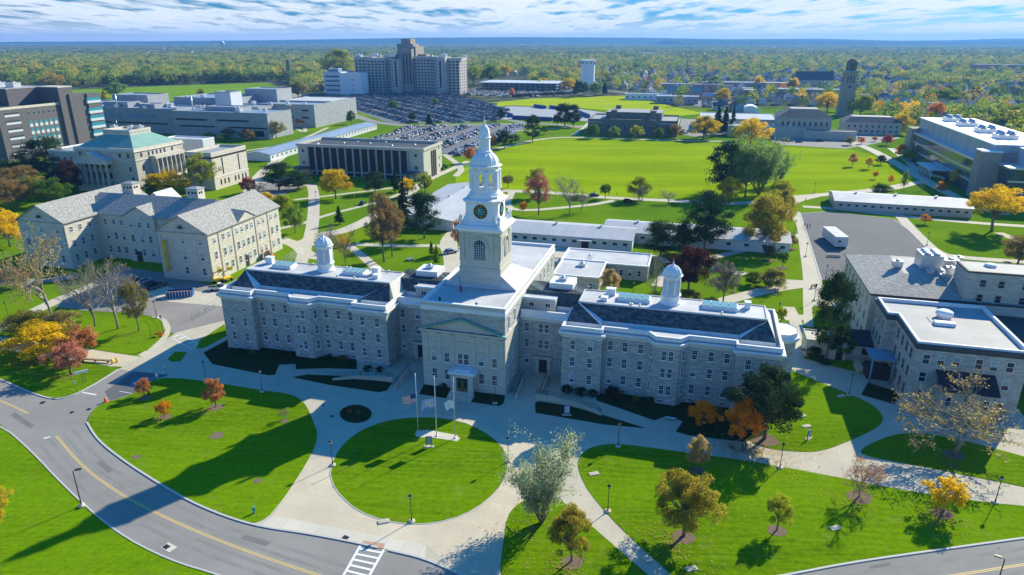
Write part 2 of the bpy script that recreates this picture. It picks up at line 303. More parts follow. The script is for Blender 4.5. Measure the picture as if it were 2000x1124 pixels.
def offset(poly, d):                 # outward offset of a counter-clockwise polygon
    if abs(d) < 1e-9: return list(poly)
    n = len(poly); out = []
    for i in range(n):
        p0, p1, p2 = (Vector(poly[j][:2]) for j in ((i-1) % n, i, (i+1) % n))
        a = (p1-p0).normalized(); b = (p2-p1).normalized(); na = Vector((a.y, -a.x)); nb = Vector((b.y, -b.x))
        k = na+nb; L = k.length_squared
        out.append(tuple(p1+k*(2*d/L)) if L > .15 else tuple(p1+na*d))
    return out
def thing(name, label, cat, loc=(0, 0, 0), rz=0, group=None):
    o = bpy.data.objects.new(name, None); C.objects.link(o); o.empty_display_size = .5; o.location = loc; o.rotation_euler = (0, 0, rz)
    return tag(o, label, cat, group)
def tag(o, label, cat, group=None):
    o['label'] = label; o['category'] = cat
    if group: o['group'] = group
    return o
def struct(o, kind='structure'): o['kind'] = kind; return o
def P2(pts, z=0): return [(*G(*p[:2]), z) for p in pts]
def ccw(p):
    a = sum(p[i][0]*p[(i+1) % len(p)][1]-p[(i+1) % len(p)][0]*p[i][1] for i in range(len(p))); return p if a > 0 else p[::-1]
def smooth_poly(pts, it=2, keep=()):
    for _ in range(it):
        o = []
        for i, p in enumerate(pts):
            q = pts[(i+1) % len(pts)]; o += [tuple(.75*a+.25*b for a, b in zip(p, q)), tuple(.25*a+.75*b for a, b in zip(p, q))]
        pts = o
    return pts
def sheet(name, poly, z, m, sm=0, thick=0):
    p = [(*q[:2],) for q in poly]; p = ccw(smooth_poly(p, sm)) if sm else ccw(p)
    b = MB()
    if thick: b.prism(p, z-thick, z, 0)
    else: b.poly([(*q, z) for q in p])
    o = b.build(name, m); me = o.data; bm = bmesh.new(); bm.from_mesh(me); bmesh.ops.triangulate(bm, faces=[f for f in bm.faces if len(f.verts) > 4]); bm.to_mesh(me); bm.free()
    return struct(o)
def path_pts(pts, sm=2):
    pts = [Vector(p) for p in pts]
    for _ in range(sm):
        o = [pts[0]]
        for a, b in zip(pts, pts[1:]): o += [a*.75+b*.25, a*.25+b*.75]
        pts = o+[pts[-1]]
    return pts
def ribbon(name, pts, w, z, m, sm=2, h=0, off=0):
    pts = path_pts(pts, sm); L = []; Rr = []
    for i, p in enumerate(pts):
        d = (pts[min(i+1, len(pts)-1)]-pts[max(i-1, 0)]).normalized(); n = Vector((-d.y, d.x)); L.append(p+n*(w/2+off)); Rr.append(p-n*(w/2-off))
    b = MB()
    for i in range(len(pts)-1):
        q = [L[i], Rr[i], Rr[i+1], L[i+1]]
        b.poly([(*x, z+h) for x in q])
        if h:
            b.poly([(*L[i], z), (*L[i+1], z), (*L[i+1], z+h), (*L[i], z+h)]); b.poly([(*Rr[i], z), (*Rr[i+1], z), (*Rr[i+1], z+h), (*Rr[i], z+h)])
    return struct(b.build(name, m))
def rib(name, px, w, z, m, **k): return ribbon(name, [G(*p) for p in px], w, z, m, **k)
# windows: a frame mesh with its pane as a child
WM = {}
def win_meshes(w, h, style):
    k = (round(w, 2), round(h, 2), style)
    if k in WM: return WM[k]
    f = MB(); d = .08; t = .08; x = w/2; y = h/2
    fm = 'white_frame'
    if style == 'dark': fm = 'grey_metal'
    if style in ('plain', 'dark'):
        f.box(-x, -d, -y, x, 0, -y+t); f.box(-x, -d, y-t, x, 0, y); f.box(-x, -d, -y+t, -x+t, 0, y-t); f.box(x-t, -d, -y+t, x, 0, y-t)
        if h > 1.2: f.box(-x+t, -d+.02, -.04, x-t, 0, .04)
    elif style == 'small':
        f.box(-x, -d, -y, x, 0, -y+.08); f.box(-x, -d, y-.08, x, 0, y); f.box(-x, -d, -y+.08, -x+.08, 0, y-.08); f.box(x-.08, -d, -y+.08, x, 0, y-.08); f.box(-.04, -d+.02, -y+.08, .04, 0, y-.08)
    elif style == 'arch':
        n = 10; pr = [(x*math.cos(math.pi*i/n), y-x+x*math.sin(math.pi*i/n)) for i in range(n+1)]
        def bar(a, b, r=t/2): f.tube([(a[0], -d/2, a[1]), (b[0], -d/2, b[1])], r, 4)
        for a, b in zip(pr, pr[1:]): bar(a, b)
        bar((-x, -y), (x, -y)); bar((x, -y), (x, y-x)); bar((-x, -y), (-x, y-x))
        for i in range(1, 5): q = -x+2*x*i/5; bar((q, -y), (q, y-x+math.sqrt(max(x*x-q*q, 0))), .045)
        for i in range(1, 9): q = -y+(2*y-x)*i/8; bar((-x, q), (x, q), .045)
    else:                                            # double-hung sash with glazing bars
        f.box(-x, -d, -y, x, 0, -y+t); f.box(-x, -d, y-t, x, 0, y); f.box(-x, -d, -y+t, -x+t, 0, y-t); f.box(x-t, -d, -y+t, x, 0, y-t)
        f.box(-x+t, -d+.02, -.06, x-t, 0, .06)
        for q in (-w/6+.02, w/6-.02): f.box(q-.012, -.06, -y+t, q+.012, 0, -.06); f.box(q-.012, -.06, .06, q+.012, 0, y-t)
        for q in (-y/2, y/2): f.box(-x+t, -.055, q-.012, x-t, 0, q+.012)
        f.box(-x-.08, -.14, -y-.1, x+.08, 0, -y)
    fme = f.mesh('window', [fm]); g = []
    for half in (0, 1, 2):
        p = MB(); q = -.035
        if style == 'arch':
            n = 12; p.poly([(-x, q, -y), (x, q, -y)]+[(x*math.cos(math.pi*i/n), q, y-x+x*math.sin(math.pi*i/n)) for i in range(n+1)])
        elif half == 0: p.poly([(-x, q, -y), (x, q, -y), (x, q, y), (-x, q, y)], 0)
        elif half == 1: p.poly([(-x, q, -y), (x, q, -y), (x, q, 0), (-x, q, 0)], 0).poly([(-x, q, 0), (x, q, 0), (x, q, y), (-x, q, y)], 1)
        else: p.poly([(-x, q, -y), (x, q, -y), (x, q, -y*.3), (-x, q, -y*.3)], 0).poly([(-x, q, -y*.3), (x, q, -y*.3), (x, q, y), (-x, q, y)], 1)
        g.append(p.mesh('pane', ['pane', 'blind']))
    WM[k] = (fme, g); return WM[k]
wr = random.Random(3)
def window(par, x, y, z, rz, w=1.15, h=2.0, style='sash', pane=True, blinds=.16, name='window'):
    f, g = win_meshes(w, h, style); a = rz; o = link(name, f, par, (x+math.sin(a)*.012, y-math.cos(a)*.012, z), rz)
    if pane: link('pane', g[0 if wr.random() > blinds else wr.choice((1, 2))], o)
    return o
def win_simple(par, items, glassm='pane_far', framem=None, frame=.12, name='window', cap=100):
    """items: (x,y,z,rz,w,h); the first cap as parts of their own, the rest as one part"""
    items = list(items)
    def one(b, x, y, z, rz, w, h, dx=0):
        c, s_ = math.cos(rz), math.sin(rz)
        def T(u, d, k): return (x+u*c+d*s_, y+u*s_-d*c, z+k)
        a, q = w/2, h/2
        if framem:
            F = a+frame; Q = q+frame; vs = [T(-F, 0, -Q), T(F, 0, -Q), T(F, 0, Q), T(-F, 0, Q), T(-F, .06, -Q), T(F, .06, -Q), T(F, .06, Q), T(-F, .06, Q)]
            b.add(vs, [(4, 5, 6, 7), (0, 1, 5, 4), (1, 2, 6, 5), (2, 3, 7, 6), (3, 0, 4, 7)], 1)
        b.add([T(-a, .08, -q), T(a, .08, -q), T(a, .08, q), T(-a, .08, q)], [(0, 1, 2, 3)], 0)
    cache = {}
    for it in items[:cap]:
        k = it[4:]
        if k not in cache: b = MB(); one(b, 0, 0, 0, 0, *k); cache[k] = b.mesh(name, [glassm]+([framem] if framem else []))
        link(name, cache[k], par, it[:3], it[3])
    if len(items) > cap:
        b = MB()
        for it in items[cap:]: one(b, *it)
        o = b.build(name+'s', [glassm]+([framem] if framem else []), par); o['kind'] = 'stuff'
def hip(b, x0, y0, x1, y1, z0, z1, m=0, ov=.5, deck=None, md=1):
    """hip roof over a rectangle; deck = inset of a flat top"""
    x0 -= ov; y0 -= ov; x1 += ov; y1 += ov
    i = min(x1-x0, y1-y0)/2 if deck is None else deck
    if deck is None:
        if x1-x0 > y1-y0: r = [(x0+i, (y0+y1)/2, z1), (x1-i, (y0+y1)/2, z1)]; vs = [(x0, y0, z0), (x1, y0, z0), (x1, y1, z0), (x0, y1, z0)]+r; b.add(vs, [(0, 1, 5, 4), (1, 2, 5), (2, 3, 4, 5), (3, 0, 4), (0, 3, 2, 1)], m)
        else: r = [((x0+x1)/2, y0+i, z1), ((x0+x1)/2, y1-i, z1)]; vs = [(x0, y0, z0), (x1, y0, z0), (x1, y1, z0), (x0, y1, z0)]+r; b.add(vs, [(0, 1, 4), (1, 2, 5, 4), (2, 3, 5), (3, 0, 4, 5), (0, 3, 2, 1)], m)
    else:
        vs = [(x0, y0, z0), (x1, y0, z0), (x1, y1, z0), (x0, y1, z0), (x0+i, y0+i, z1), (x1-i, y0+i, z1), (x1-i, y1-i, z1), (x0+i, y1-i, z1)]
        b.add(vs, [(0, 1, 5, 4), (1, 2, 6, 5), (2, 3, 7, 6), (3, 0, 4, 7)], m).add(vs[4:], [(0, 1, 2, 3)], md)
    return b
def gable(b, x0, y0, x1, y1, z0, z1, axis='x', m=0, ov=.5, mg=1, th=.25):
    """gable roof: ridge along axis, with thickness; gable triangles in material mg"""
    if axis == 'x':
        ym = (y0+y1)/2; k = (z1-z0)/(ym-y0); e = z0-ov*k
        q = lambda x: [(x, y0-ov, e), (x, ym, z1), (x, y1+ov, e)]
        a = q(x0-ov); c = q(x1+ov); tri = [[(x, y0, z0), (x, ym, z1-.02), (x, y1, z0)] for x in (x0, x1)]
    else:
        xm = (x0+x1)/2; k = (z1-z0)/(xm-x0); e = z0-ov*k
        q = lambda y: [(x0-ov, y, e), (xm, y, z1), (x1+ov, y, e)]
        a = q(y0-ov); c = q(y1+ov); tri = [[(x0, y, z0), (xm, y, z1-.02), (x1, y, z0)] for y in (y0, y1)]
    up = lambda p: (p[0], p[1], p[2]+th)
    vs = [up(p) for p in a+c]+a+c
    b.add(vs, [(0, 1, 4, 3), (1, 2, 5, 4), (6, 9, 10, 7), (7, 10, 11, 8), (0, 3, 9, 6), (2, 8, 11, 5), (0, 6, 7, 1), (1, 7, 8, 2), (3, 4, 10, 9), (4, 5, 11, 10)], m)
    for t in tri: b.poly(t, mg)
    return b
def flat(par, x0, y0, x1, y1, h, wall, roof, pw=.35, ph=.6, trim='trim_white', wname='wall', rname='roof', z0=0, eave=0):
    """flat-roofed block: walls, parapet coping, recessed roof deck"""
    MB().prism([(x0, y0), (x1, y0), (x1, y1), (x0, y1)], z0, h-ph, 0, cap=False).build(wname, [wall], par)
    e = eave; b = MB(); z = h-ph
    X0, Y0, X1, Y1 = x0-e-.06, y0-e-.06, x1+e+.06, y1+e+.06; i = pw+e
    b.box(X0, Y0, z, X1, Y0+i, h); b.box(X0, Y1-i, z, X1, Y1, h); b.box(X0, Y0+i, z, X0+i, Y1-i, h); b.box(X1-i, Y0+i, z, X1, Y1-i, h)
    b.build('parapet', [trim], par)
    MB().poly([(X0+i, Y0+i, z+.06), (X1-i, Y0+i, z+.06), (X1-i, Y1-i, z+.06), (X0+i, Y1-i, z+.06)]).build(rname, [roof], par)
def wins(x0, y0, x1, y1, us, zs, w, h):
    """window places along the wall from (x0,y0) to (x1,y1) whose outside lies on the right of that direction"""
    L = math.hypot(x1-x0, y1-y0); dx, dy = (x1-x0)/L, (y1-y0)/L; a = math.atan2(dy, dx)
    return [(x0+dx*u, y0+dy*u, z, a, w, h) for z in zs for u in us]
def lin(a, b, n): return [a+(b-a)*i/(n-1) for i in range(n)] if n > 1 else [(a+b)/2]
def rooftop(par, x, y, z, w=2.4, d=2, h=1.4, name='roof_unit'):
    b = MB().box(-w/2, -d/2, 0, w/2, d/2, h); b.box(-w/2-.15, -d/2-.15, h, w/2+.15, d/2+.15, h+.15); b.lathe([(d*.28, h+.15), (d*.28, h+.45)], 12)
    return b.build(name, ['steel'], par, (x, y, z))
# ------------------------------------------------------------------ the ground and what is laid on it
b = MB(); b.poly([(-14000, -400, 0), (14000, -400, 0), (14000, 12500, 0), (-14000, 12500, 0)]); struct(b.build('ground', ['land']))
Z1, Z2, Z3, Z4 = .03, .05, .07, .10
lower_edge = [(-300, 690), (0, 828), (60, 880), (130, 955), (225, 1040), (330, 1095), (430, 1124), (560, 1175), (760, 1240), (1000, 1275), (1300, 1270), (1540, 1230), (1800, 1175), (2100, 1130), (2500, 1075)]
upper_edge = [(170, 826), (190, 860), (240, 900), (310, 945), (370, 980), (440, 1010), (508, 1030), (600, 1043), (690, 1060), (745, 1072), (830, 1092), (900, 1124), (1000, 1163), (1120, 1180), (1300, 1165), (1540, 1124), (1650, 1102), (1800, 1080), (2000, 1052), (2500, 985)]
sheet('road', P2([(-300, 625), (0, 741), (60, 768), (105, 782), (140, 775), (185, 752), (232, 722), (300, 735), (215, 785), (170, 826)]+upper_edge[1:]+lower_edge[::-1]), Z1, 'road')
sheet('plaza', P2([(170, 826)]+upper_edge[1:]+[(2500, 900), (2030, 860), (1990, 800), (1760, 740), (1700, 700), (1650, 640), (1640, 600), (1600, 560), (1560, 700), (446, 625), (345, 650), (275, 697), (232, 722), (300, 735), (215, 785)]), Z2, 'concrete')
sheet('plaza', P2([(508, 1030), (600, 1043), (690, 1060), (745, 1072), (830, 1092), (832, 1066), (700, 1040), (533, 1008)]), Z2+.012, 'bright_concrete')
sheet('plaza', P2([(533, 1008), (700, 1040), (832, 1066), (900, 1124), (1000, 1160), (990, 1040), (1040, 960), (1130, 895), (1165, 868), (990, 850), (900, 815), (800, 805), (680, 870), (612, 900), (600, 900)]), Z2+.008, 'tan_concrete')
LAWN = 'lawn'
sheet('lawn', P2(lower_edge+[(2500, 1200), (1300, 1500), (0, 1500), (-500, 1100), (-500, 700)]), .02, 'lawn_low')
def lawn(px, m=LAWN, name='lawn', sm=2, z=Z4, thick=.1): return sheet(name, P2(px), z, m, sm, thick)
lawn([(170, 826), (174, 812), (192, 792), (225, 782), (262, 770), (282, 750), (318, 737), (400, 745), (520, 765), (568, 770), (597, 788), (612, 825), (621, 848), (613, 880), (590, 920), (558, 970), (508, 1030), (440, 1008), (370, 978), (310, 943), (240, 898), (190, 860)])
egg = [(645, 925), (652, 893), (675, 862), (710, 838), (755, 822), (802, 816), (850, 816), (900, 823), (945, 843), (978, 868), (993, 895), (990, 930), (970, 962), (930, 995), (880, 1017), (815, 1027), (752, 1019), (700, 1000), (668, 973), (650, 948)]
lawn(egg)
lawn([(1127, 905), (1135, 888), (1152, 876), (1180, 869), (1215, 868), (1340, 885), (1460, 901), (1600, 926), (1800, 966), (2000, 991), (2500, 1030), (2500, 992), (2000, 1050), (1800, 1078), (1650, 1100), (1540, 1122), (1330, 1150), (1310, 1122), (1240, 1060), (1190, 1010), (1150, 962), (1133, 930)], sm=1)
lawn([(990, 1010), (1010, 985), (1045, 970), (1085, 973), (1115, 992), (1200, 1068), (1265, 1124), (1310, 1160), (1120, 1176), (1000, 1158), (975, 1124), (983, 1060)], sm=1)
lawn([(1456, 862), (1500, 878), (1560, 884), (1605, 883), (1660, 862), (1712, 838), (1729, 818), (1704, 790), (1640, 763), (1578, 738), (1540, 722), (1525, 690), (1480, 800)])
lawn([(1680, 880), (1705, 865), (1745, 850), (1790, 845), (1860, 856), (1985, 888), (2020, 900), (2020, 958), (2000, 952), (1850, 922), (1720, 897), (1684, 889)])
lawn([(1575, 640), (1570, 700), (1610, 712), (1700, 735), (1740, 722), (1700, 660), (1640, 640)], sm=0)
lawn([(-60, 680), (0, 683), (90, 700), (160, 712), (212, 716), (231, 722), (185, 750), (140, 773), (105, 780), (60, 766), (0, 739), (-60, 713)], sm=1)
lawn([(0, 646), (40, 630), (80, 610), (101, 603), (175, 610), (260, 616), (307, 622), (318, 630), (325, 652), (275, 697), (186, 684), (120, 673), (38, 662), (0, 657)], sm=1)
for px in ([(384, 682), (390, 666), (438, 634), (446, 655), (400, 680)], [(328, 702), (342, 688), (366, 689), (352, 707), (335, 707)]): lawn(px, sm=0)
lawn([(1586, 600), (1625, 598), (1650, 640), (1590, 650)], sm=0)
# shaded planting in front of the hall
def bed(px, m='bed_soil_shade', sm=0, z=.14): return sheet('planting_bed', P2(px), z, m, sm, .12)
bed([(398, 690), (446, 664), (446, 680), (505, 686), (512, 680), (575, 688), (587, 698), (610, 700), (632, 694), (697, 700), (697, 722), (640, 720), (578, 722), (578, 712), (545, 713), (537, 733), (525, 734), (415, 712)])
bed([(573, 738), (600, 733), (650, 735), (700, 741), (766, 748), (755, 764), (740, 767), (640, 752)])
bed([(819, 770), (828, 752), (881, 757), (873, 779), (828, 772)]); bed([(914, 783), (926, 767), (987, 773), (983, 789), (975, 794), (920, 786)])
bed([(1165, 770), (1260, 773), (1510, 800), (1490, 852), (1456, 864), (1400, 858), (1345, 851), (1320, 844), (1334, 824), (1302, 813), (1278, 822), (1215, 800), (1165, 783)])  # grass in shade here, the shade painted in as a near-black bed
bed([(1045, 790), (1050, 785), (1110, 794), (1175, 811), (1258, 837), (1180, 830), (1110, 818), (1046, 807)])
bed([(695+31*math.cos(t), 810+17*math.sin(t)) for t in np.linspace(0, 2*math.pi, 24)[:-1]], 'bed_soil_shade', 0, .22)
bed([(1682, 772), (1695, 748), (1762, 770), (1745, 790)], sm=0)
sheet('flag_bed', P2([(810, 850), (814, 842), (836, 841), (892, 851), (899, 858), (893, 863), (850, 857), (815, 855)]), Z4+.01, 'bright_concrete')
# kerbs along the carriageway
rib('kerb', [(170, 826), (190, 860), (240, 900), (310, 945), (370, 980), (440, 1010), (508, 1030), (600, 1043), (690, 1060), (738, 1071)], .32, .03, 'kerb_stone', h=.13, sm=2)
rib('kerb', [(760, 1076), (830, 1092), (900, 1124), (1000, 1163), (1120, 1180), (1300, 1165), (1540, 1124), (1650, 1102), (1800, 1080), (2000, 1052), (2500, 985)], .32, .03, 'kerb_stone', h=.13, sm=2)
rib('kerb', [(-300, 625), (0, 741), (60, 768), (105, 782), (140, 775), (185, 752), (232, 722)], .3, .03, 'kerb_stone', h=.13)
rib('kerb', lower_edge, .25, .03, 'kerb_stone', h=.06)
rib('kerb', egg+[egg[0]], .16, .04, 'kerb_stone', h=.07, sm=1)
# painted lines and hatching
cl_ = [(110, 852), (160, 912), (230, 963), (300, 1001), (400, 1046), (500, 1084), (620, 1124), (800, 1180), (1000, 1213), (1300, 1212), (1540, 1175), (1750, 1140), (1870, 1124), (2000, 1103), (2500, 1030)]
for off, w_ in ((-2.6, .55), (-1.1, .5), (1.1, .5), (2.6, .55)): rib('road_wear', cl_, w_, Z1+.006, 'worn_road', off=off)
for px in ([(188, 905), (212, 925), (222, 918), (198, 899)], [(470, 1052), (520, 1068), (528, 1060), (480, 1045)], [(20, 812), (60, 838), (68, 832), (30, 806)], [(1700, 1112), (1740, 1105), (1738, 1099), (1698, 1106)]): sheet('road_patch', P2(px), Z1+.009, 'patched_road')
for off in (-.13, .13):
    rib('road_marking', [(110, 852), (160, 912), (230, 963), (300, 1001), (400, 1046), (500, 1084), (620, 1124), (800, 1180), (1000, 1213), (1300, 1212), (1540, 1175), (1750, 1140), (1870, 1124), (2000, 1103), (2500, 1030)], .12, Z1+.012, 'mark_yellow', off=off)
    rib('road_marking', [(-300, 655), (8, 786), (55, 808)], .12, Z1+.012, 'mark_yellow', off=off)
for px in ([(161, 767), (188, 772)], [(232, 765), (276, 771)], [(85, 857), (98, 854)]): rib('road_marking', px, .35, Z1+.012, 'mark_white', sm=0)
a0, a1, b0, b1 = (Vector(G(*p)) for p in ((704, 1066), (750, 1074), (668, 1130), (712, 1142)))
for A, B in ((a0, b0), (a1, b1)): ribbon('road_marking', [A, B], .35, Z1+.012, 'mark_white', sm=0)
for k in range(6): t = .1+k*.17; ribbon('road_marking', [a0.lerp(b0, t), a1.lerp(b1, t)], .35, Z1+.014, 'mark_white', sm=0)
sheet('tactile_paving', P2([(710, 1057), (752, 1063), (749, 1073), (706, 1066)]), Z2+.02, 'brick_red')
sheet('parking_bay', P2([(216, 784), (262, 769), (284, 748), (318, 737), (330, 733), (262, 726), (205, 765)]), Z2+.006, 'dark_asphalt')
rib('road_marking', [(233, 765), (272, 772)], .14, Z2+.02, 'mark_white', sm=0)
for k in range(9): x = 256+k*7; rib('road_marking', [(x, 754-k*.6), (x+7, 742-k*.4)], .16, Z2+.02, 'mark_blue', sm=0)
rib('road_marking', [(252, 755), (316, 750)], .16, Z2+.024, 'mark_blue', sm=0); rib('road_marking', [(262, 741), (322, 738)], .16, Z2+.024, 'mark_blue', sm=0)
for k in range(5): x = 338+k*10; rib('road_marking', [(x, 659+k*4.5), (x+14, 654+k*4.5)], .4, Z2+.02, 'mark_white', sm=0)
for A, B in (((336, 661), (376, 684)), ((352, 653), (392, 675))): rib('road_marking', [A, B], .22, Z2+.024, 'mark_white', sm=0)
# left yard and paths
sheet('path', P2([(-60, 655), (0, 658), (38, 662), (186, 684), (276, 698), (240, 717), (212, 716), (160, 705), (90, 700), (0, 683), (-60, 680)]), Z1+.004, 'tan_concrete')
sheet('yard', P2([(107, 600), (130, 585), (230, 520), (330, 535), (420, 560), (446, 590), (440, 628), (345, 655), (325, 645), (312, 622), (260, 612), (175, 608)]), Z1+.002, 'gravel')
sheet('yard', P2([(290, 545), (345, 567), (420, 572), (446, 590), (446, 600), (330, 590), (270, 570)]), Z1+.014, 'path_concrete')
rib('path', [(-60, 672), (0, 641), (60, 612), (105, 590), (190, 555)], 4.2, Z1+.01, 'path_concrete')
rib('path', [(300, 619), (318, 626), (328, 645), (316, 668), (276, 696)], 1.8, Z1+.024, 'path_concrete')
rib('path', [(-40, 425), (30, 430), (90, 420)], 4, Z1, 'path_concrete'); rib('path', [(-40, 553), (60, 552), (150, 540)], 5, Z1, 'road')
# paths behind the hall
def paths(L):
    for w, px in L: rib('path', px, w, Z1+paths.k*.0012, 'path_concrete'); paths.k += 1
paths.k = 0
paths([(4.6, [(608, 360), (614, 380), (612, 430), (606, 465), (600, 480)]), (5, [(640, 505), (600, 500), (585, 480), (545, 467)]), (4, [(600, 475), (592, 500), (580, 540)]),
       (2.6, [(575, 391), (615, 386), (715, 374), (770, 367), (815, 362)]), (2.6, [(537, 449), (600, 435), (625, 424), (710, 402), (740, 395), (775, 382), (815, 366)]),
       (6, [(590, 476), (630, 457), (665, 455), (727, 427), (755, 405)]), (3.2, [(678, 478), (710, 502), (740, 530), (800, 575)]),
       (3.2, [(692, 477), (765, 481), (850, 480), (897, 485)]), (6, [(895, 448), (872, 474), (887, 505), (884, 545)]), (4, [(790, 425), (790, 400), (815, 362), (850, 345), (880, 332), (915, 315)]),
       (4, [(480, 405), (440, 420), (405, 432)]), (5.5, [(560, 300), (500, 345), (485, 385), (440, 400)]), (4, [(480, 352), (560, 360), (608, 362)]),
       (5.2, [(960, 372), (1088, 377), (1168, 386), (1344, 394), (1440, 400), (1536, 387), (1605, 381), (1700, 373), (1800, 356)]),
       (3.2, [(1000, 375), (986, 405), (1024, 413), (1120, 404), (1155, 401), (1200, 392)]),
       (5, [(1525, 403), (1568, 425), (1578, 492), (1587, 543), (1587, 575), (1592, 640)]), (5, [(1525, 404), (1560, 390), (1605, 380)]),
       (3.2, [(1370, 508), (1410, 499), (1488, 482), (1570, 458)]), (3.2, [(1389, 524), (1459, 537), (1520, 549), (1590, 553)]), (4.4, [(1400, 592), (1488, 569), (1545, 559), (1590, 556)]),
       (3.6, [(1530, 621), (1590, 621)]), (3, [(1540, 600), (1560, 640), (1550, 690), (1540, 720)]), (4, [(1752, 416), (1770, 437), (1800, 468), (1826, 492), (1860, 503), (2060, 516)]),
       (4, [(1568, 404), (1620, 407), (1745, 421), (1900, 436), (2060, 446)]), (6, [(1660, 278), (1700, 291), (1760, 325), (1800, 349), (1850, 377), (1880, 392), (1960, 420)]),
       (3, [(1731, 372), (1764, 366), (1800, 355)]), (4.5, [(1740, 290), (1775, 315), (1790, 335), (1812, 345)]),
       (4, [(880, 305), (930, 296), (985, 288), (1060, 270), (1150, 268), (1240, 272), (1330, 275), (1430, 277)]), (3.5, [(868, 302), (882, 312), (905, 330), (890, 345)]),
       (3, [(995, 255), (1040, 256), (1100, 250), (1140, 246)]), (3, [(1120, 265), (1140, 250), (1150, 240)]), (3, [(575, 250), (600, 262), (590, 240)]), (3, [(480, 295), (570, 282), (640, 250)]),
       (4, [(1100, 520), (1090, 500), (1130, 490)]), (3, [(1270, 500), (1300, 508), (1310, 520), (1282, 560)]), (3.4, [(1950, 455), (2000, 475), (2080, 505)])])
sheet('car_park', P2([(1563, 418), (1620, 414), (1745, 429), (1775, 450), (1812, 487), (1800, 503), (1690, 520), (1648, 553), (1604, 548)]), Z1+.05, 'dark_asphalt')
rib('kerb', [(1563, 418), (1580, 470), (1604, 548)], .4, .03, 'kerb_stone', h=.12, sm=0); rib('kerb', [(1563, 418), (1620, 414), (1745, 429), (1775, 450), (1812, 487)], .4, .03, 'kerb_stone', h=.12, sm=0)
field_px = [(890, 345), (905, 330), (985, 291), (1060, 273), (1140, 271), (1240, 276), (1400, 280), (1520, 286), (1600, 291), (1660, 292), (1700, 302), (1760, 335), (1800, 357), (1700, 370), (1600, 379), (1440, 398), (1340, 390), (1160, 383), (1000, 371), (890, 360)]
sheet('playing_field', P2(field_px), Z1-.012, 'field_grass')
soccer_px = [(890, 208), (1040, 193), (1225, 187), (1300, 205), (1375, 222), (1330, 227), (1130, 211), (1000, 206), (920, 214)]
sheet('playing_field', P2(soccer_px), Z1, 'lime_grass')
golf_px = [(140, 176), (330, 168), (520, 161), (548, 172), (520, 195), (350, 200), (130, 205)]; golf2_px = [(40, 158), (62, 150), (96, 149), (96, 158), (60, 162)]
for q in (golf_px, golf2_px): sheet('golf_course', P2(q), Z1, 'golf_grass')
track_px = [(925, 216), (1000, 208), (1130, 213), (1190, 222), (1150, 237), (1060, 234), (985, 233)]; sheet('running_track', P2(track_px), Z1+.02, 'grey_concrete')
lotA = [(640, 190), (720, 184), (880, 180), (905, 190), (995, 214), (978, 236), (900, 241), (764, 242), (693, 216)]; lotB = [(742, 270), (792, 249), (985, 244), (1035, 248), (1000, 264), (900, 306), (866, 300), (700, 277)]
lotC = [(860, 178), (1130, 175), (1138, 184), (1040, 190), (905, 186)]; lotD = [(1180, 262-60), (1190, 205), (1240, 200), (1240, 204)]
lotE = [(1340, 196), (1440, 200), (1455, 212), (1400, 214), (1345, 205)]
for i, q in enumerate((lotA, lotB, lotC, lotE)): sheet('car_park', P2(q), Z1+.03+.003*i, 'lot_asphalt')
rib('road', [(590, 184), (620, 200), (680, 222), (757, 247), (900, 244), (1040, 242), (1090, 243), (1140, 250)], 9, Z1, 'road'); rib('road', [(600, 190), (700, 184), (900, 174), (1150, 172), (1240, 184), (1400, 200)], 9, Z1+.006, 'road')
rib('road', [(895, 212), (960, 228), (1040, 243)], 8, Z1+.009, 'road')
sheet('road', P2([(1490, 266), (1520, 283), (1600, 288), (1650, 291), (1700, 283), (1760, 270), (1700, 262), (1520, 258)]), Z1+.02, 'road')
sheet('yard', P2([(1330, 232), (1325, 262), (1360, 268), (1420, 262), (1400, 236)]), Z1+.01, 'road'); sheet('yard', P2([(470, 385), (470, 400), (520, 395), (600, 362), (600, 345), (480, 352)]), Z1+.001, 'road')
sheet('yard', P2([(1075, 525), (1060, 480), (1080, 470), (1110, 485), (1130, 500), (1090, 560)]), Z1+.01, 'path_concrete')
hills = MB()
def hill_line(px, y0, dist):
    top = []
    for X, yy in px:
        yc = (562-yy)/FPX; d = (CP+yc*SP, -SP+yc*CP); t = dist/d[0]; top.append(((X-1000)/FPX*t, dist, CAMH+d[1]*t))
    for i in range(len(top)-1):
        a, b_ = top[i], top[i+1]; hills.poly([(a[0], dist-1500, 0), (b_[0], dist-1500, 0), b_, a]); hills.poly([a, b_, (b_[0], dist+1200, 0), (a[0], dist+1200, 0)])
hill_line([(-900, 86), (300, 81), (520, 79), (700, 76), (820, 74), (1000, 73), (1250, 74), (1420, 77), (1600, 76), (1760, 80), (1850, 79), (1960, 76), (2300, 73), (2900, 74)], 0, 10500)
hill_line([(1300, 79), (1500, 78.5), (1700, 81), (1850, 82), (2000, 80), (2900, 81)], 0, 8500)
struct(hills.build('hills', ['land']))
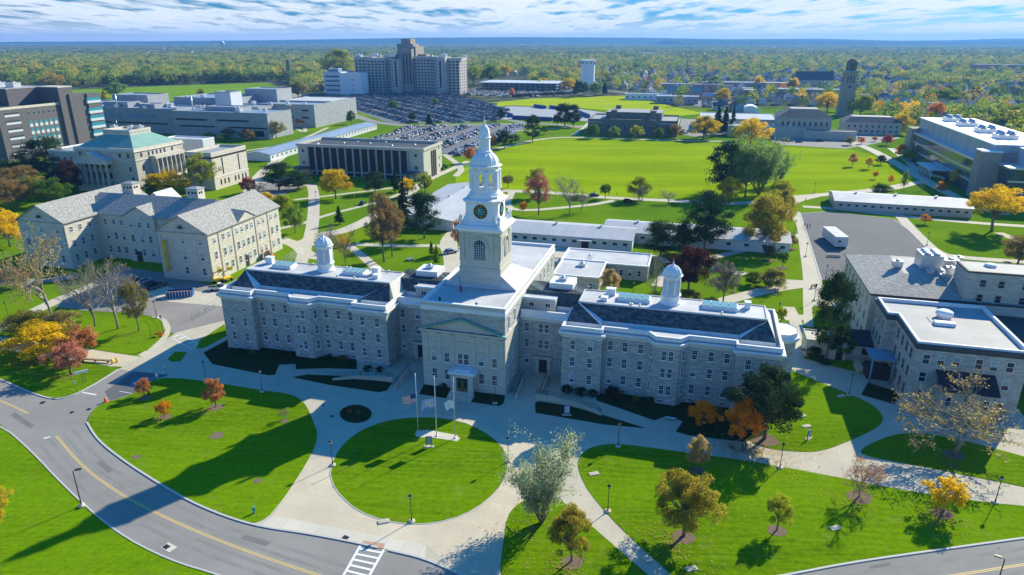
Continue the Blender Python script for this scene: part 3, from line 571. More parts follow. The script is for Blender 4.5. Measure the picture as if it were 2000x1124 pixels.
# ------------------------------------------------------------------ the long stone hall with the clock tower
HL = thing('clock_tower_hall', 'long grey stone hall with blue slate roofs and a tall white clock tower', 'building', (-63.8, 139.8, 0), -.27)
UC, HC = 57.8, 12.04
def wing_outline(mir=False, back=19.3):
    p = [(0, 0), (7.66, 0), (7.66, 1.6), (16.1, 1.6), (17.5, -.3), (21.9, -.3), (23.3, 1.6), (31.8, 1.6), (31.8, 0), (39.45, 0), (39.45, back), (0, back)]
    return p if not mir else [(2*UC-x, y) for x, y in p][::-1]
for mir in (False, True):
    X = (lambda u: 2*UC-u) if mir else (lambda u: u)
    o = wing_outline(mir)
    MB().prism(o, 0, HC, 0, cap=False).build('wall', ['hall_stone'], HL)
    b = MB(); b.ring(o, .03, HC-.35, .1, HC-.15, 0); b.ring(o, .1, HC-.15, .25, HC+.1); b.ring(o, .25, HC+.1, .62, HC+.45); b.ring(o, .62, HC+.45, .66, HC+.85); b.ring(o, .66, HC+.85, .3, HC+.9)
    b.ring(o, .1, HC+1.12, .06, HC+1.75); b.ring(o, .06, HC+1.75, .14, HC+1.8); b.ring(o, .14, HC+1.8, .14, HC+1.95); b.ring(o, .14, HC+1.95, -.3, HC+1.95); b.ring(o, -.3, HC+1.95, -.36, HC+1.0)
    b.build('cornice', ['trim_white'], HL); b = MB(); b.ring(o, .3, HC+.9, .02, HC+.9); b.ring(o, .02, HC+.9, .02, HC+1.14); b.build('painted_shadow_gap', ['grey_metal'], HL)  # recess at the parapet foot, its shadow line painted as dark metal
    # roof: gutter floor, slate slopes, deck, end wedges
    zg, ze, zd = HC+1.0, HC+1.75, 16.55
    MB().poly([(p[0], p[1], zg) for p in offset(o, -.3)]).build('gutter', ['white_roof'], HL)
    E0, E1 = (X(3.1), X(36.9)); e0, e1 = min(E0, E1), max(E0, E1); D0, D1 = min(X(3.4+1.2), X(36.6-1.2)), max(X(3.4+1.2), X(36.6-1.2))
    D0 -= 2.2; D1 += 2.2-1.2*0
    vf, vb, df, db = 4.7, 17.2, 6.35, 13.6
    r = MB(); r.poly([(e0-2.2, vf, ze), (e1+2.2, vf, ze), (D1, df, zd), (D0, df, zd)]); r.poly([(e1+2.2, vb, ze), (e0-2.2, vb, ze), (D0, db, zd), (D1, db, zd)])
    wl = e0-2.2 if not mir else e0-2.2
    r.poly([(e0-2.2, vb, ze), (e0-2.2, vf, ze), (D0, df, zd), (D0, db, zd)]); MB().poly([(e1+2.2, vf, ze), (e1+2.2, vb, ze), (D1, db, zd), (D1, df, zd)]).build('end_slope', ['sunlit_slate'], HL)  # end slope slate whitened to paint in the sun's glare
    k = MB(); k.poly([(e0-2.2, vf, zg), (e1+2.2, vf, zg), (e1+2.2, vf, ze), (e0-2.2, vf, ze)])
    for (ua, ub, A) in ((min(X(0), X(7.66)), max(X(0), X(7.66)), None), (min(X(31.8), X(39.45)), max(X(31.8), X(39.45)), None)):
        left = ua < (e0+e1)/2; ap = (D0, df, zd) if left else (D1, df, zd); uo = e0-2.2 if left else e1+2.2; ui = ub-.6 if left else ua+.6
        f = 2.9; B = (ui, f, ze-.1); Cc = (uo, f, ze-.1); Bb = (ui, vf+.1, ze+.1)
        r.poly([Cc, B, ap] if left else [B, Cc, ap]); k.poly([B, Bb, ap]); r.poly([Cc, (uo, vf, ze), ap])
        k.poly([(B[0], f, zg), (Cc[0], f, zg), Cc, B]); k.poly([(B[0], f, zg), (B[0], vf, zg), (B[0], vf, ze), B])
        if left: k.tube([B, ap], .14, 5)
        else: r.tube([B, ap], .14, 5)
    sl = r.build('roof', ['dark_slate'], HL); k.tube([(D0, df, zd+.02), (D1, df, zd+.02)], .12, 4); k.build('flashing', ['trim_white'], sl)
    d = MB(); d.poly([(D0, df, zd+.03), (D1, df, zd+.03), (D1, db, zd+.03), (D0, db, zd+.03)])
    for q in ((D0, df, D1, df+.25), (D0, db-.25, D1, db), (D0, df+.25, D0+.25, db-.25), (D1-.25, df+.25, D1, db-.25)): d.box(q[0], q[1], zd+.03, q[2], q[3], zd+.2)
    d.build('roof_deck', ['white_roof'], sl)
    # bay roof
    by = [(X(x), y) for x, y in ((16.3, 1.8), (17.7, 0), (21.7, 0), (23.1, 1.8))]
    MB().prism(ccw(by), zg+.02, HC+1.8, 0).build('bay_roof', ['white_roof'], HL)
    # skylights, vents, hatches on the deck
    for su in ((7.6, 12.3), (25.1, 30.2)) if not mir else ((85.4, 91.6), (101.5, 108)):
        q0, q1 = (X(su[0]), X(su[1])) if 0 else su
        g = MB(); g.box(q0, 8.9, zd, q1, 11.6, zd+.75, 0); s_ = g.build('skylight', ['trim_white'], HL)
        gl = MB()
        for i in range(4): a = q0+.12+(q1-q0-.24)*i/4; c = a+(q1-q0-.24)/4-.12; gl.add([(a, 8.98, zd+.8), (c, 8.98, zd+.8), (c, 11.5, zd+1.0), (a, 11.5, zd+1.0)], [(0, 1, 2, 3)])
        gl.build('pane', ['skylight_glass'], s_)
    rr = random.Random(5+mir)
    for i in range(9):
        u_ = D0+1.5+(D1-D0-3)*rr.random()
        if abs(u_-(20.2 if not mir else 95.6)) > 3: MB().lathe([(.16, 0), (.16, .35), (.24, .36), (.24, .5)], 8).build('roof_vent', ['steel'], HL, (u_, rr.choice((7.2, 12.6, 13)), zd))
    for u_, v_, w_, h_ in ([(32.2, 11.2, 1.5, 1.5), (5.2, 11.8, 1.6, 1.5), (33.4, 8.8, 1.2, .8)] if not mir else [(83.6, 12.2, 1.8, 1.3), (82.8, 8.6, 1.2, .7), (109.8, 11.6, 1, 1.3)]):
        bb = MB().box(-w_/2, -.6, 0, w_/2, .6, h_); bb.box(-w_/2-.1, -.7, h_, w_/2+.1, .7, h_+.12); bb.build('roof_hatch', ['trim_white'], HL, (u_, v_, zd))
    # cupola with louvred drum and ribbed dome
    cu, cv = (20.2, 10.6) if not mir else (95.4, 10.5)
    c = MB(); c.lathe([(1.95, 0), (1.95, .5), (1.8, .55), (1.75, 1.7), (1.95, 1.75), (1.95, 2.0), (1.6, 2.05), (1.55, 2.3), (1.55, 5.2), (1.7, 5.25), (1.7, 5.5), (2.0, 5.75), (2.02, 5.95), (1.7, 6.05)], 16)
    for i in range(8): a = math.pi/8+i*math.pi/4; c.tube([(1.62*math.cos(a), 1.62*math.sin(a), 2.1), (1.62*math.cos(a), 1.62*math.sin(a), 5.3)], .17, 6)
    cup = c.build('cupola', ['tower_white'], HL, (cu, cv, zd)); lv = MB()
    for i in range(8):
        a = i*math.pi/4; r0 = 1.58; ca, sa = math.cos(a), math.sin(a)
        for j in range(9): z = 2.45+j*.3; lv.add([(r0*ca-.42*sa*q+.09*ca*w_, r0*sa+.42*ca*q+.09*sa*w_, z-.12*w_+.12) for q, w_ in ((-1, 0), (1, 0), (1, 1), (-1, 1))], [(0, 1, 2, 3)])
    lv.build('louver', ['light_panel'], cup)
    dm = MB(); prof = [(1.72*math.cos(t), 6.05+1.75*math.sin(t)) for t in np.linspace(0, 1.32, 8)]; dm.lathe(prof, 24)
    for i in range(12): a = i*math.pi/6; dm.tube([((p+.03)*math.cos(a), (p+.03)*math.sin(a), z+.02) for p, z in prof], .06, 4)
    dm.lathe([(.42, 7.7), (.45, 7.85), (.2, 7.9), (.16, 8.2), (.22, 8.3), (.05, 8.5), (.03, 9.0)], 10); dm.build('dome', ['tower_white'], cup)
    # windows on the street front
    cols = [(2.2, 0), (5.45, 0), (9.05, 1.6), (11.85, 1.6), (14.8, 1.6), (18.95, -.3), (20.25, -.3), (24.65, 1.6), (27.6, 1.6), (30.35, 1.6), (34.0, 0), (37.35, 0)]
    for u, v in cols:
        for zz in (3.15, 6.7, 10.2):
            if not mir and u == 2.2 and zz > 9: continue
            if not mir and u == 5.45 and zz > 9: window(HL, X(u), v, 9.75, 0, 1.0, 1.0, 'small'); continue
            window(HL, X(u), v, zz, 0, 1.05 if abs(u-19.6) > 1 else .95, 2.0)
        window(HL, X(u), v, .78, 0, 1.0, .6, 'small', name='basement_window')
    for (ax, ay, bx, by_) in ((X(16.1), 1.6, X(17.5), -.3), (X(21.9), -.3, X(23.3), 1.6)):
        if ax > bx: ax, ay, bx, by_ = bx, by_, ax, ay
        an = math.atan2(by_-ay, bx-ax)
        for zz in (3.15, 6.7, 10.2): window(HL, (ax+bx)/2, (ay+by_)/2, zz, an, .85, 2.0)
    # links between wing and centre
    lo, hi = (39.45, 49.4) if not mir else (66.2, 76.15)
    w = MB().prism([(lo, 6), (hi, 6), (hi, 18), (lo, 18)], 0, HC, 0, cap=False).build('wall', ['hall_stone'], HL)
    b = MB(); y = 6
    for z0, z1, p0, p1 in ((HC-.3, HC+.1, .1, .2), (HC+.1, HC+.45, .2, .6), (HC+.45, HC+.85, .6, .62), (HC+.85, HC+.95, .62, .1), (HC+.95, HC+1.9, .1, .1)):
        b.poly([(lo+.2, y-p0, z0), (hi, y-p0, z0), (hi, y-p1, z1), (lo+.2, y-p1, z1)])
    b.poly([(lo+.2, y-.1, HC+1.9), (hi, y-.1, HC+1.9), (hi, y+.3, HC+1.9), (lo+.2, y+.3, HC+1.9)]); b.poly([(lo+.2, y+.3, HC+1), (hi, y+.3, HC+1), (hi, y+.3, HC+1.9), (lo+.2, y+.3, HC+1.9)])
    b.build('cornice', ['trim_white'], HL)
    s_ = MB(); l2, h2 = (lo-2.5, hi+.5) if not mir else (lo-.5, hi+2.5)
    s_.poly([(l2, 9.9, ze), (h2, 9.9, ze), (h2, 11.5, 16.2), (l2, 11.5, 16.2)]); s_.poly([(l2, 11.5, 16.2), (h2, 11.5, 16.2), (h2, 17.5, 16.2), (l2, 17.5, 16.2)]); s_.poly([(l2, 17.5, 16.2), (h2, 17.5, 16.2), (h2, 19, HC+1), (l2, 19, HC+1)])
    s_.build('roof', ['dark_slate'], HL); MB().poly([(l2, 6.2, zg+.01), (h2, 6.2, zg+.01), (h2, 9.95, zg+.01), (l2, 9.95, zg+.01)]).build('gutter', ['white_roof'], HL)
    MB().poly([(lo+.2, 9.9, zg), (hi, 9.9, zg), (hi, 9.9, ze), (lo+.2, 9.9, ze)]).build('flashing', ['trim_white'], HL)
    q0, q1 = (42.6, 49.4) if not mir else (66.2, 73)
    a_ = MB().prism([(q0, 8.4), (q1, 8.4), (q1, 15.5), (q0, 15.5)], HC+.9, 15.3, 0, cap=False).build('attic', ['smooth_stone'], HL)
    MB().box(q0-.25, 8.15, 15.3, q1, 15.7, 15.55).build('roof', ['white_roof'], a_); MB().box(q0-.25, 8.15, 15.55, q1, 8.4, 15.9).build('parapet', ['trim_white'], a_)
    for u in (q0+1.8, q1-1.6): window(HL, u, 8.4, 14.3, 0, 1.1, 1.05, 'small')
    q0, q1 = (40.5, 45.5) if not mir else (70.5, 75.5)
    a_ = MB().box(q0, 13.6, 15.6, q1, 18.4, 17.4).build('attic', ['trim_white'], HL); rooftop(a_, (q0+q1)/2, 16, 17.4, 1.6, 1.2, .5)
    ws = [(67.7, 1), (71.2, 2)] if mir else [(2*UC-67.7, 1), (2*UC-71.2, 2), ]
    for u, k_ in ws+([(75.2, 1)] if mir else [(2*UC-75.2, 1)]):
        for zz in (3.15, 6.75, 10.25):
            if k_ == 2 and zz < 4: continue
            for du in ((0,) if k_ == 1 else (-.62, .62)): window(HL, u+du, 6, zz, 0, 1.0, 1.95)
    u = 71.2 if mir else 2*UC-71.2
    dr = MB(); dr.box(u-1.6, 5.6, 0, u-.85, 6, 3.6); dr.box(u+.85, 5.6, 0, u+1.6, 6, 3.6); dr.box(u-1.9, 5.3, 3.6, u+1.9, 6, 4.2); dw = dr.build('doorway', ['smooth_stone'], HL)
    MB().box(u-.85, 5.82, .5, u+.85, 5.99, 3.5).build('door', ['brown_roof'], dw)
# east end bay
eo = [(115.4, 7.2), (117.4, 7.2), (118.9, 8.7), (118.9, 11.4), (117.4, 13), (115.4, 13)]
MB().prism(eo, 0, HC, 0, cap=False).build('wall', ['hall_stone'], HL); b = MB(); b.ring(eo, .1, HC-.2, .5, HC+.4); b.ring(eo, .5, HC+.4, .5, HC+.8); b.ring(eo, .5, HC+.8, .1, HC+.9); b.ring(eo, .1, HC+.9, .1, HC+1.7); b.poly([(*p, HC+1.6) for p in offset(eo, .1)]); b.build('cornice', ['trim_white'], HL)
for zz in (3.15, 6.7, 10.2): window(HL, 115.65, 3.8, zz, R(90), 1.0, 2.0)
# centre block
c0, c1, cf, cb = 49.4, 66.2, -4.9, 39
co_ = [(c0, cf), (c1, cf), (c1, cb), (c0, cb)]
MB().prism(co_, 0, 16.6, 0, cap=False).build('wall', ['hall_stone'], HL)
MB().box(c0-.06, cf-.06, 0, c1+.06, cf+.5, 12.1).box(c1-.5, cf+.5, 0, c1+.06, 4.5, 12.1).build('front_wall', ['smooth_stone'], HL)
b = MB(); b.ring(co_, .08, 16.45, .1, 17.25); b.ring(co_, .1, 17.25, .02, 17.3); b.build('cornice', ['trim_white'], HL)
b = MB(); b.ring(co_, .02, 17.3, .02, 18.0); b.build('parapet', ['smooth_stone'], HL)
b = MB(); b.ring(co_, .12, 17.98, .12, 18.15); b.ring(co_, .12, 18.15, -.5, 18.15); b.ring(co_, -.5, 18.15, -.5, 17.5); b.build('coping', ['trim_white'], HL)
MB().poly([(*p, 17.6) for p in offset(co_, -.4)]).build('roof_deck', ['white_roof'], HL)
b = MB(); b.box(c0-.1, cf-.16, 4.95, c1+.1, cf-.06, 5.3); b.box(c1+.06, cf-.1, 4.95, c1+.16, 4.4, 5.3); b.box(c0-.3, cf-.55, 12.1, c1+.3, cf, 12.35); b.box(c0-.45, cf-.75, 12.35, c1+.45, cf, 12.6)
b.box(c1, cf, 12.1, c1+.3, 4.6, 12.5); split_build(b, 'string_course', ['smooth_stone'], HL)
b = MB(); mx_, zt = 57.8, 15.5
b.add([(c0, cf-.1, 12.6), (c1, cf-.1, 12.6), (mx_, cf-.1, zt-.25)], [(0, 1, 2)]); pt = b.build('pediment', ['smooth_stone'], HL)
b = MB()
for a, c in (((c0-.5, 12.6), (mx_, zt)), ((mx_, zt), (c1+.5, 12.6))):
    b.add([(a[0], cf-.75, a[1]), (c[0], cf-.75, c[1]), (c[0], cf, c[1]), (a[0], cf, a[1]), (a[0], cf-.7, a[1]-.4), (c[0], cf-.7, c[1]-.4)], [(0, 1, 2, 3), (0, 1, 5, 4), (4, 5, 2, 3)])
b.build('raking_cornice', ['green_copper'], pt)
for u in (50.2, 52.95, 55.6, 59.95, 62.65, 65.4):
    b = MB(); b.box(u-.38, cf-.22, 5.3, u+.38, cf-.06, 11.5); b.box(u-.5, cf-.3, 11.5, u+.5, cf-.06, 11.75); b.box(u-.48, cf-.28, 5.3, u+.48, cf-.2, 5.55); b.build('pilaster', ['smooth_stone'], HL)
for u in (51.75, 54.4, 61.45, 64.1):
    for zz, hh in ((3.05, 2.2), (6.75, 2.0)): window(HL, u, cf-.07, zz, 0, 1.1, hh)
    b = MB(); n = 10
    for zc, wd in ((4.25, .85), (7.85, .85)):
        for i in range(n): t0, t1 = math.pi*i/n, math.pi*(i+1)/n; b.add([(u+r_*math.cos(t), cf-q, zc+.0+r_*math.sin(t)) for t, r_, q in ((t0, wd, .18), (t1, wd, .18), (t1, wd-.2, .18), (t0, wd-.2, .18), (t0, wd, .05), (t1, wd, .05))], [(0, 1, 2, 3), (0, 4, 5, 1)])
    hv, hf = len(b.v)//2, len(b.f)//2
    for q_ in (0, 1): b1 = MB(); b1.v = b.v[q_*hv:(q_+1)*hv]; b1.f = [tuple(i-q_*hv for i in f) for f in b.f[q_*hf:(q_+1)*hf]]; b1.m = [0]*hf; b1.sm = [False]*hf; b1.build('arch_moulding', ['smooth_stone'], HL)
    MB().box(u-.6, cf-.12, 9.3, u+.6, cf-.06, 10.8).build('panel', ['smooth_stone'], HL)
for du in (-.6, .6): window(HL, 57.8+du, cf-.07, 6.8, 0, 1.1, 2.3)
b = MB()
for i in range(12): t0, t1 = math.pi*i/12, math.pi*(i+1)/12; b.add([(57.8+r_*math.cos(t), cf-.2, 8.0+r_*math.sin(t)*.9) for t, r_ in ((t0, 1.35), (t1, 1.35), (t1, 1.1), (t0, 1.1))], [(0, 1, 2, 3)])
b.build('arch_moulding', ['smooth_stone'], HL); MB().box(56.6, cf-.2, 10.3, 59.0, cf-.06, 10.5).build('panel', ['smooth_stone'], HL)
for u, zz in ((-3.2, 0), (.6, 0)):
    for z in (3.0, 6.7): window(HL, c1+.07, u, z, R(90), 1.0, 2.0)
for v in (-2.2, 2.0, 24, 28, 32, 36): window(HL, c1+(.01 if v < 10 else .01), v, 14.4, R(90), 1.0, 2.6)
for v in (24, 28, 32, 36):
    for z in (4, 8.6): window(HL, c1+.01, v, z, R(90), 1.0, 2.6)
# portico
b = MB(); b.box(55.9, -7, .9, 56.9, cf, 4.6); b.box(59.3, -7, .9, 60.3, cf, 4.6); b.box(56.9, -7, 3.7, 59.3, cf, 4.6)
pd = b.build('portico', ['smooth_stone'], HL); b = MB(); b.box(55.3, -7.5, 4.6, 60.9, cf-.1, 4.85); b.box(55.5, -7.3, 4.85, 60.7, cf-.1, 5.05); b.box(56.6, -6.8, 5.05, 59.6, cf-.1, 5.35); b.build('canopy', ['trim_white'], pd)
b = MB(); b.poly([(56.9, -6.6, .9), (59.3, -6.6, .9), (59.3, -6.6, 3.9), (56.9, -6.6, 3.9)]); b.build('fanlight', ['pane'], pd)
for du in (-.58, .58):
    b = MB(); x0_ = 58.1+du-.52; b.box(x0_, -6.75, .9, x0_+.12, -6.65, 3.0); b.box(x0_+.92, -6.75, .9, x0_+1.04, -6.65, 3.0); b.box(x0_, -6.75, 2.9, x0_+1.04, -6.65, 3.02); b.box(x0_, -6.75, .9, x0_+1.04, -6.65, 1.4); d = b.build('door', ['gold'], pd)
for k in range(5): MB().box(55.6+k*.02, -7.4-(4-k)*.45, 0, 60.6-k*.02, -6.9, .18*(k+1)).build('step', ['path_concrete'], HL)
for v, s_ in ((52.5, .9), (60.2, .7)): MB().lathe([(.18, 0), (.18, .5), (.3, .52), (.05, .75)], 8).build('roof_vent', ['dark_metal'], HL, (v, -2.8 if v < 55 else -3.6, 17.6))
MB().lathe([(.2, 0), (.2, .9), (.3, .95), (.1, 1.2)], 8).build('roof_vent', ['red_paint'], HL, (54.7, 3.2, 17.6))
# ---- tower
TV = 10.4; TW = 4.2
T = link('clock_tower', None, HL, (57.8, TV, 0)); T.empty_display_size = .5
b = MB(); b.box(-TW, -TW, 17.6, TW, TW, 29.2); b.box(-TW-.12, -TW-.12, 17.6, TW+.12, TW+.12, 21.6); b.box(-TW-.2, -TW-.2, 21.6, TW+.2, TW+.2, 21.9); b.box(-TW-.12, -TW-.12, 23.35, TW+.12, TW+.12, 23.6)
b.box(-TW-.2, -TW-.2, 29.0, TW+.2, TW+.2, 29.3)
for s1 in (-1, 1):
    for s2 in (-1, 1):
        for q in (2.55, 3.6):
            b.box(s1*q-.35, s2*(TW+.0)-.14, 23.6, s1*q+.35, s2*(TW+.0)+.14, 28.4); b.box(s1*(TW)-.14, s2*q-.35, 23.6, s1*(TW)+.14, s2*q+.35, 28.4)
            b.box(s1*q-.45, s2*TW-.2, 28.4, s1*q+.45, s2*TW+.2, 28.75); b.box(s1*TW-.2, s2*q-.45, 28.4, s1*TW+.2, s2*q+.45, 28.75)
b.build('tower_shaft', ['smooth_stone'], T)
b = MB()
for a in range(4):
    an = a*math.pi/2; c, s_ = math.cos(an), math.sin(an)
    for i in range(12):
        t0, t1 = math.pi*i/12, math.pi*(i+1)/12
        pts = [(r_*math.cos(t), -TW-q, 26.2+r_*math.sin(t)) for t, r_, q in ((t0, 1.85, .25), (t1, 1.85, .25), (t1, 1.5, .25), (t0, 1.5, .25), (t0, 1.85, 0), (t1, 1.85, 0))]
        b.add([(x*c-y*s_, x*s_+y*c, z) for x, y, z in pts], [(0, 1, 2, 3), (0, 4, 5, 1)])
    window(T, TW*s_+.02*s_, -TW*c-.02*c, 25.6, an, 2.3, 4.2, 'arch', blinds=0 if a else 0)
b.build('arch_moulding', ['smooth_stone'], T)
# sloping skirt roof about the tower foot
b = MB(); x0_, x1_, y0_, y1_ = c0-57.8+.5, c1-57.8-.5, -TW-.4, TW+5.2; t = TW+.1
o4 = [(x0_, y0_), (x1_, y0_), (x1_, y1_), (x0_, y1_)]; i4 = [(-t, -t), (t, -t), (t, t), (-t, t)]
b.poly([(x1_, y0_, 17.65), (x1_, y1_, 17.65), (t, t, 20.6), (t, -t, 20.6)]); b.poly([(x0_, y1_, 17.65), (x0_, y0_, 17.65), (-t, -t, 20.6), (-t, t, 20.6)]); b.poly([(x1_, y1_, 17.65), (x0_, y1_, 17.65), (-t, t, 20.6), (t, t, 20.6)])
b.poly([(x0_, y0_, 17.65), (-t, y0_, 17.65), (-t, -t, 20.6)]); b.poly([(t, y0_, 17.65), (x1_, y0_, 17.65), (t, -t, 20.6)]); b.poly([(x0_, y0_, 17.66), (x1_, y0_, 17.66), (t, -t, 18.4), (-t, -t, 18.4)]); b.build('tower_skirt', ['white_roof'], T)
W_ = 'tower_white'
b = MB(); b.box(-TW-.2, -TW-.2, 29.3, TW+.2, TW+.2, 29.7); b.box(-TW-.75, -TW-.75, 29.7, TW+.75, TW+.75, 30.15); b.box(-TW-.35, -TW-.35, 30.15, TW+.35, TW+.35, 30.5)
def ngon(r, n, ph): return [(r*math.cos(ph+2*math.pi*i/n), r*math.sin(ph+2*math.pi*i/n)) for i in range(n)]
def cham(h, c): return [(-h+c, -h), (h-c, -h), (h, -h+c), (h, h-c), (h-c, h), (-h+c, h), (-h, h-c), (-h, -h+c)]
b.prism(cham(3.6, .9), 30.5, 31.0, 0); b.prism(cham(3.35, .9), 31.0, 34.9, 0)
b.build('cornice', [W_], T)
b = MB(); b.ring(cham(3.35, .9), .05, 34.7, .55, 35.15); b.ring(cham(3.35, .9), .55, 35.15, .55, 35.4); b.ring(cham(3.35, .9), .55, 35.4, -.2, 35.7); b.prism(cham(3.1, 1.0), 35.7, 36.2, 0)
for a in range(4):
    an = math.pi/4+a*math.pi/2; c, s_ = math.cos(an), math.sin(an)
    # scroll buttress with urn on every corner
    for q in (-.35, .35):
        pr = [(3.6, 30.5), (5.15, 30.5), (5.2, 31.1), (4.9, 31.5), (4.45, 32.2), (4.2, 33.2), (4.0, 34.4), (3.6, 34.5)]
        b.add([(r_*c-q*s_, r_*s_+q*c, z) for r_, z in pr], [tuple(range(8))])
    pr = [(5.15, 30.5), (5.2, 31.1), (4.9, 31.5), (4.45, 32.2), (4.2, 33.2), (4.0, 34.4)]
    for (r0, z0), (r1, z1) in zip(pr, pr[1:]): b.add([(r0*c+.35*s_, r0*s_-.35*c, z0), (r0*c-.35*s_, r0*s_+.35*c, z0), (r1*c-.35*s_, r1*s_+.35*c, z1), (r1*c+.35*s_, r1*s_-.35*c, z1)], [(0, 1, 2, 3)])
    b.lathe([(.32, 30.5), (.32, 31.4), (.2, 31.5), (.42, 31.9), (.36, 32.2), (.1, 32.5), (.04, 32.8)], 8, 5.6*c, 5.6*s_)
    cx_, cy_ = 3.35*math.cos(a*math.pi/2), 3.35*math.sin(a*math.pi/2)
b.build('clock_stage', [W_], T)
for a in range(4):
    an = a*math.pi/2; ck = MB(); n = 32
    def disc(r, y, m): ck.add([(r*math.cos(2*math.pi*i/n), y, 33.2+r*math.sin(2*math.pi*i/n)) for i in range(n)], [tuple(range(n))], m)
    disc(1.42, -3.39, 2); disc(1.3, -3.41, 0); disc(.75, -3.43, 3)
    for h in range(12):
        t = h*math.pi/6; cc, ss = math.cos(t), math.sin(t); q = .05 if h % 3 else .08
        ck.add([(r_*cc-w_*ss, -3.45, 33.2+r_*ss+w_*cc) for r_, w_ in ((.86, -q), (1.22, -q), (1.22, q), (.86, q))], [(0, 1, 2, 3)], 1)
    cf_ = ck.build('clock_face', ['dark_metal', 'gold', 'black', 'teal'], T, rz=an); hd = MB()
    for ang, L, w_ in ((R(118), .75, .07), (R(128), 1.1, .045)):
        cc, ss = math.cos(ang), math.sin(ang); hd.add([(r_*cc-q*ss, -3.48, 33.2+r_*ss+q*cc) for r_, q in ((-.15, -w_), (L, -w_*.4), (L, w_*.4), (-.15, w_))], [(0, 1, 2, 3)])
    hd.build('clock_hand', ['gold'], cf_)
# open belfry: eight piers with arches
b = MB(); ro = 2.95; n8 = ngon(ro, 8, math.pi/8)
b.prism(ngon(3.25, 8, math.pi/8), 36.2, 36.6, 0); b.prism(n8, 36.6, 37.3, 0)
for i in range(8):
    x, y = n8[i]; k = MB(); b.lathe([(.62, 37.3), (.55, 37.5), (.52, 40.7), (.62, 40.8), (.62, 41.0)], 8, x*.9, y*.9, 0, math.pi/8, False)
    p, q = Vector(n8[i]), Vector(n8[(i+1) % 8]); nrm = ((p+q)/2).normalized(); tg = (q-p).normalized(); L = (q-p).length
    mid = (p+q)/2*.97; hw = .52
    # spandrel with round arch cut out
    A = []; n = 8
    for j in range(n+1): t = math.pi*j/n; A.append((hw*math.cos(t), 39.9+hw*math.sin(t)))
    for j in range(n):
        (x0, z0), (x1, z1) = A[j], A[j+1]; 
        for dq in (0, -.3): b.add([(*(mid+tg*x0+nrm*dq), z0), (*(mid+tg*x1+nrm*dq), z1), (*(mid+tg*x1+nrm*dq), 41.3), (*(mid+tg*x0+nrm*dq), 41.3)], [(0, 1, 2, 3)])
        b.add([(*(mid+tg*x0), z0), (*(mid+tg*x1), z1), (*(mid+tg*x1-nrm*.3), z1), (*(mid+tg*x0-nrm*.3), z0)], [(0, 1, 2, 3)])
    for s_ in (-1, 1):
        e = L/2*.97
        for dq in (0, -.3): b.add([(*(mid+tg*s_*hw+nrm*dq), 37.3), (*(mid+tg*s_*e+nrm*dq), 37.3), (*(mid+tg*s_*e+nrm*dq), 41.3), (*(mid+tg*s_*hw+nrm*dq), 41.3)], [(0, 1, 2, 3)])
        b.add([(*(mid+tg*s_*hw), 37.3), (*(mid+tg*s_*hw-nrm*.3), 37.3), (*(mid+tg*s_*hw-nrm*.3), 39.9), (*(mid+tg*s_*hw), 39.9)], [(0, 1, 2, 3)])
    b.add([(*(mid-tg*hw), 37.9), (*(mid+tg*hw), 37.9), (*(mid+tg*hw), 37.3), (*(mid-tg*hw), 37.3)], [(0, 1, 2, 3)])
b.prism(ngon(2.9, 8, math.pi/8), 41.3, 41.5, 0); b.ring(ngon(2.95, 8, math.pi/8), 0, 41.3, .45, 41.7); b.ring(ngon(2.95, 8, math.pi/8), .45, 41.7, .45, 41.95); b.ring(ngon(2.95, 8, math.pi/8), .45, 41.95, -.2, 42.1)
b.build('belfry', [W_], T)
MB().lathe([(.75, 38.2), (.68, 38.5), (.5, 39.0), (.42, 39.4), (.1, 39.55)], 12).tube([(0, -2.4, 39.6), (0, 2.4, 39.6)], .1).build('bell', ['steel'], T)
b = MB(); prof = [(2.75*math.cos(t)**.9, 42.05+2.55*math.sin(t)) for t in np.linspace(0, 1.12, 9)]; b.lathe(prof, 24)
for i in range(16): a = i*math.pi/8; b.tube([((p+.02)*math.cos(a), (p+.02)*math.sin(a), z) for p, z in prof], .07, 4)
b.build('dome', [W_], T)
b = MB(); b.lathe([(1.45, 44.3), (1.45, 44.6), (1.2, 44.7), (1.1, 44.9), (1.1, 47.0), (1.25, 47.05), (1.38, 47.25), (1.15, 47.35)], 8, 0, 0, 0, math.pi/8, False)
b.lathe([(1.1*math.cos(t), 47.35+2.3*math.sin(t)) for t in np.linspace(0, 1.4, 8)], 8, 0, 0, 0, math.pi/8, False); b.lathe([(.22, 49.5), (.3, 49.7), (.12, 49.9), (.2, 50.1), (.05, 50.4), (.02, 51.3)], 8); b.build('lantern', [W_], T)
for c_ in list(T.children): c_.parent = HL; c_.location = c_.location+T.location
bpy.data.objects.remove(T)
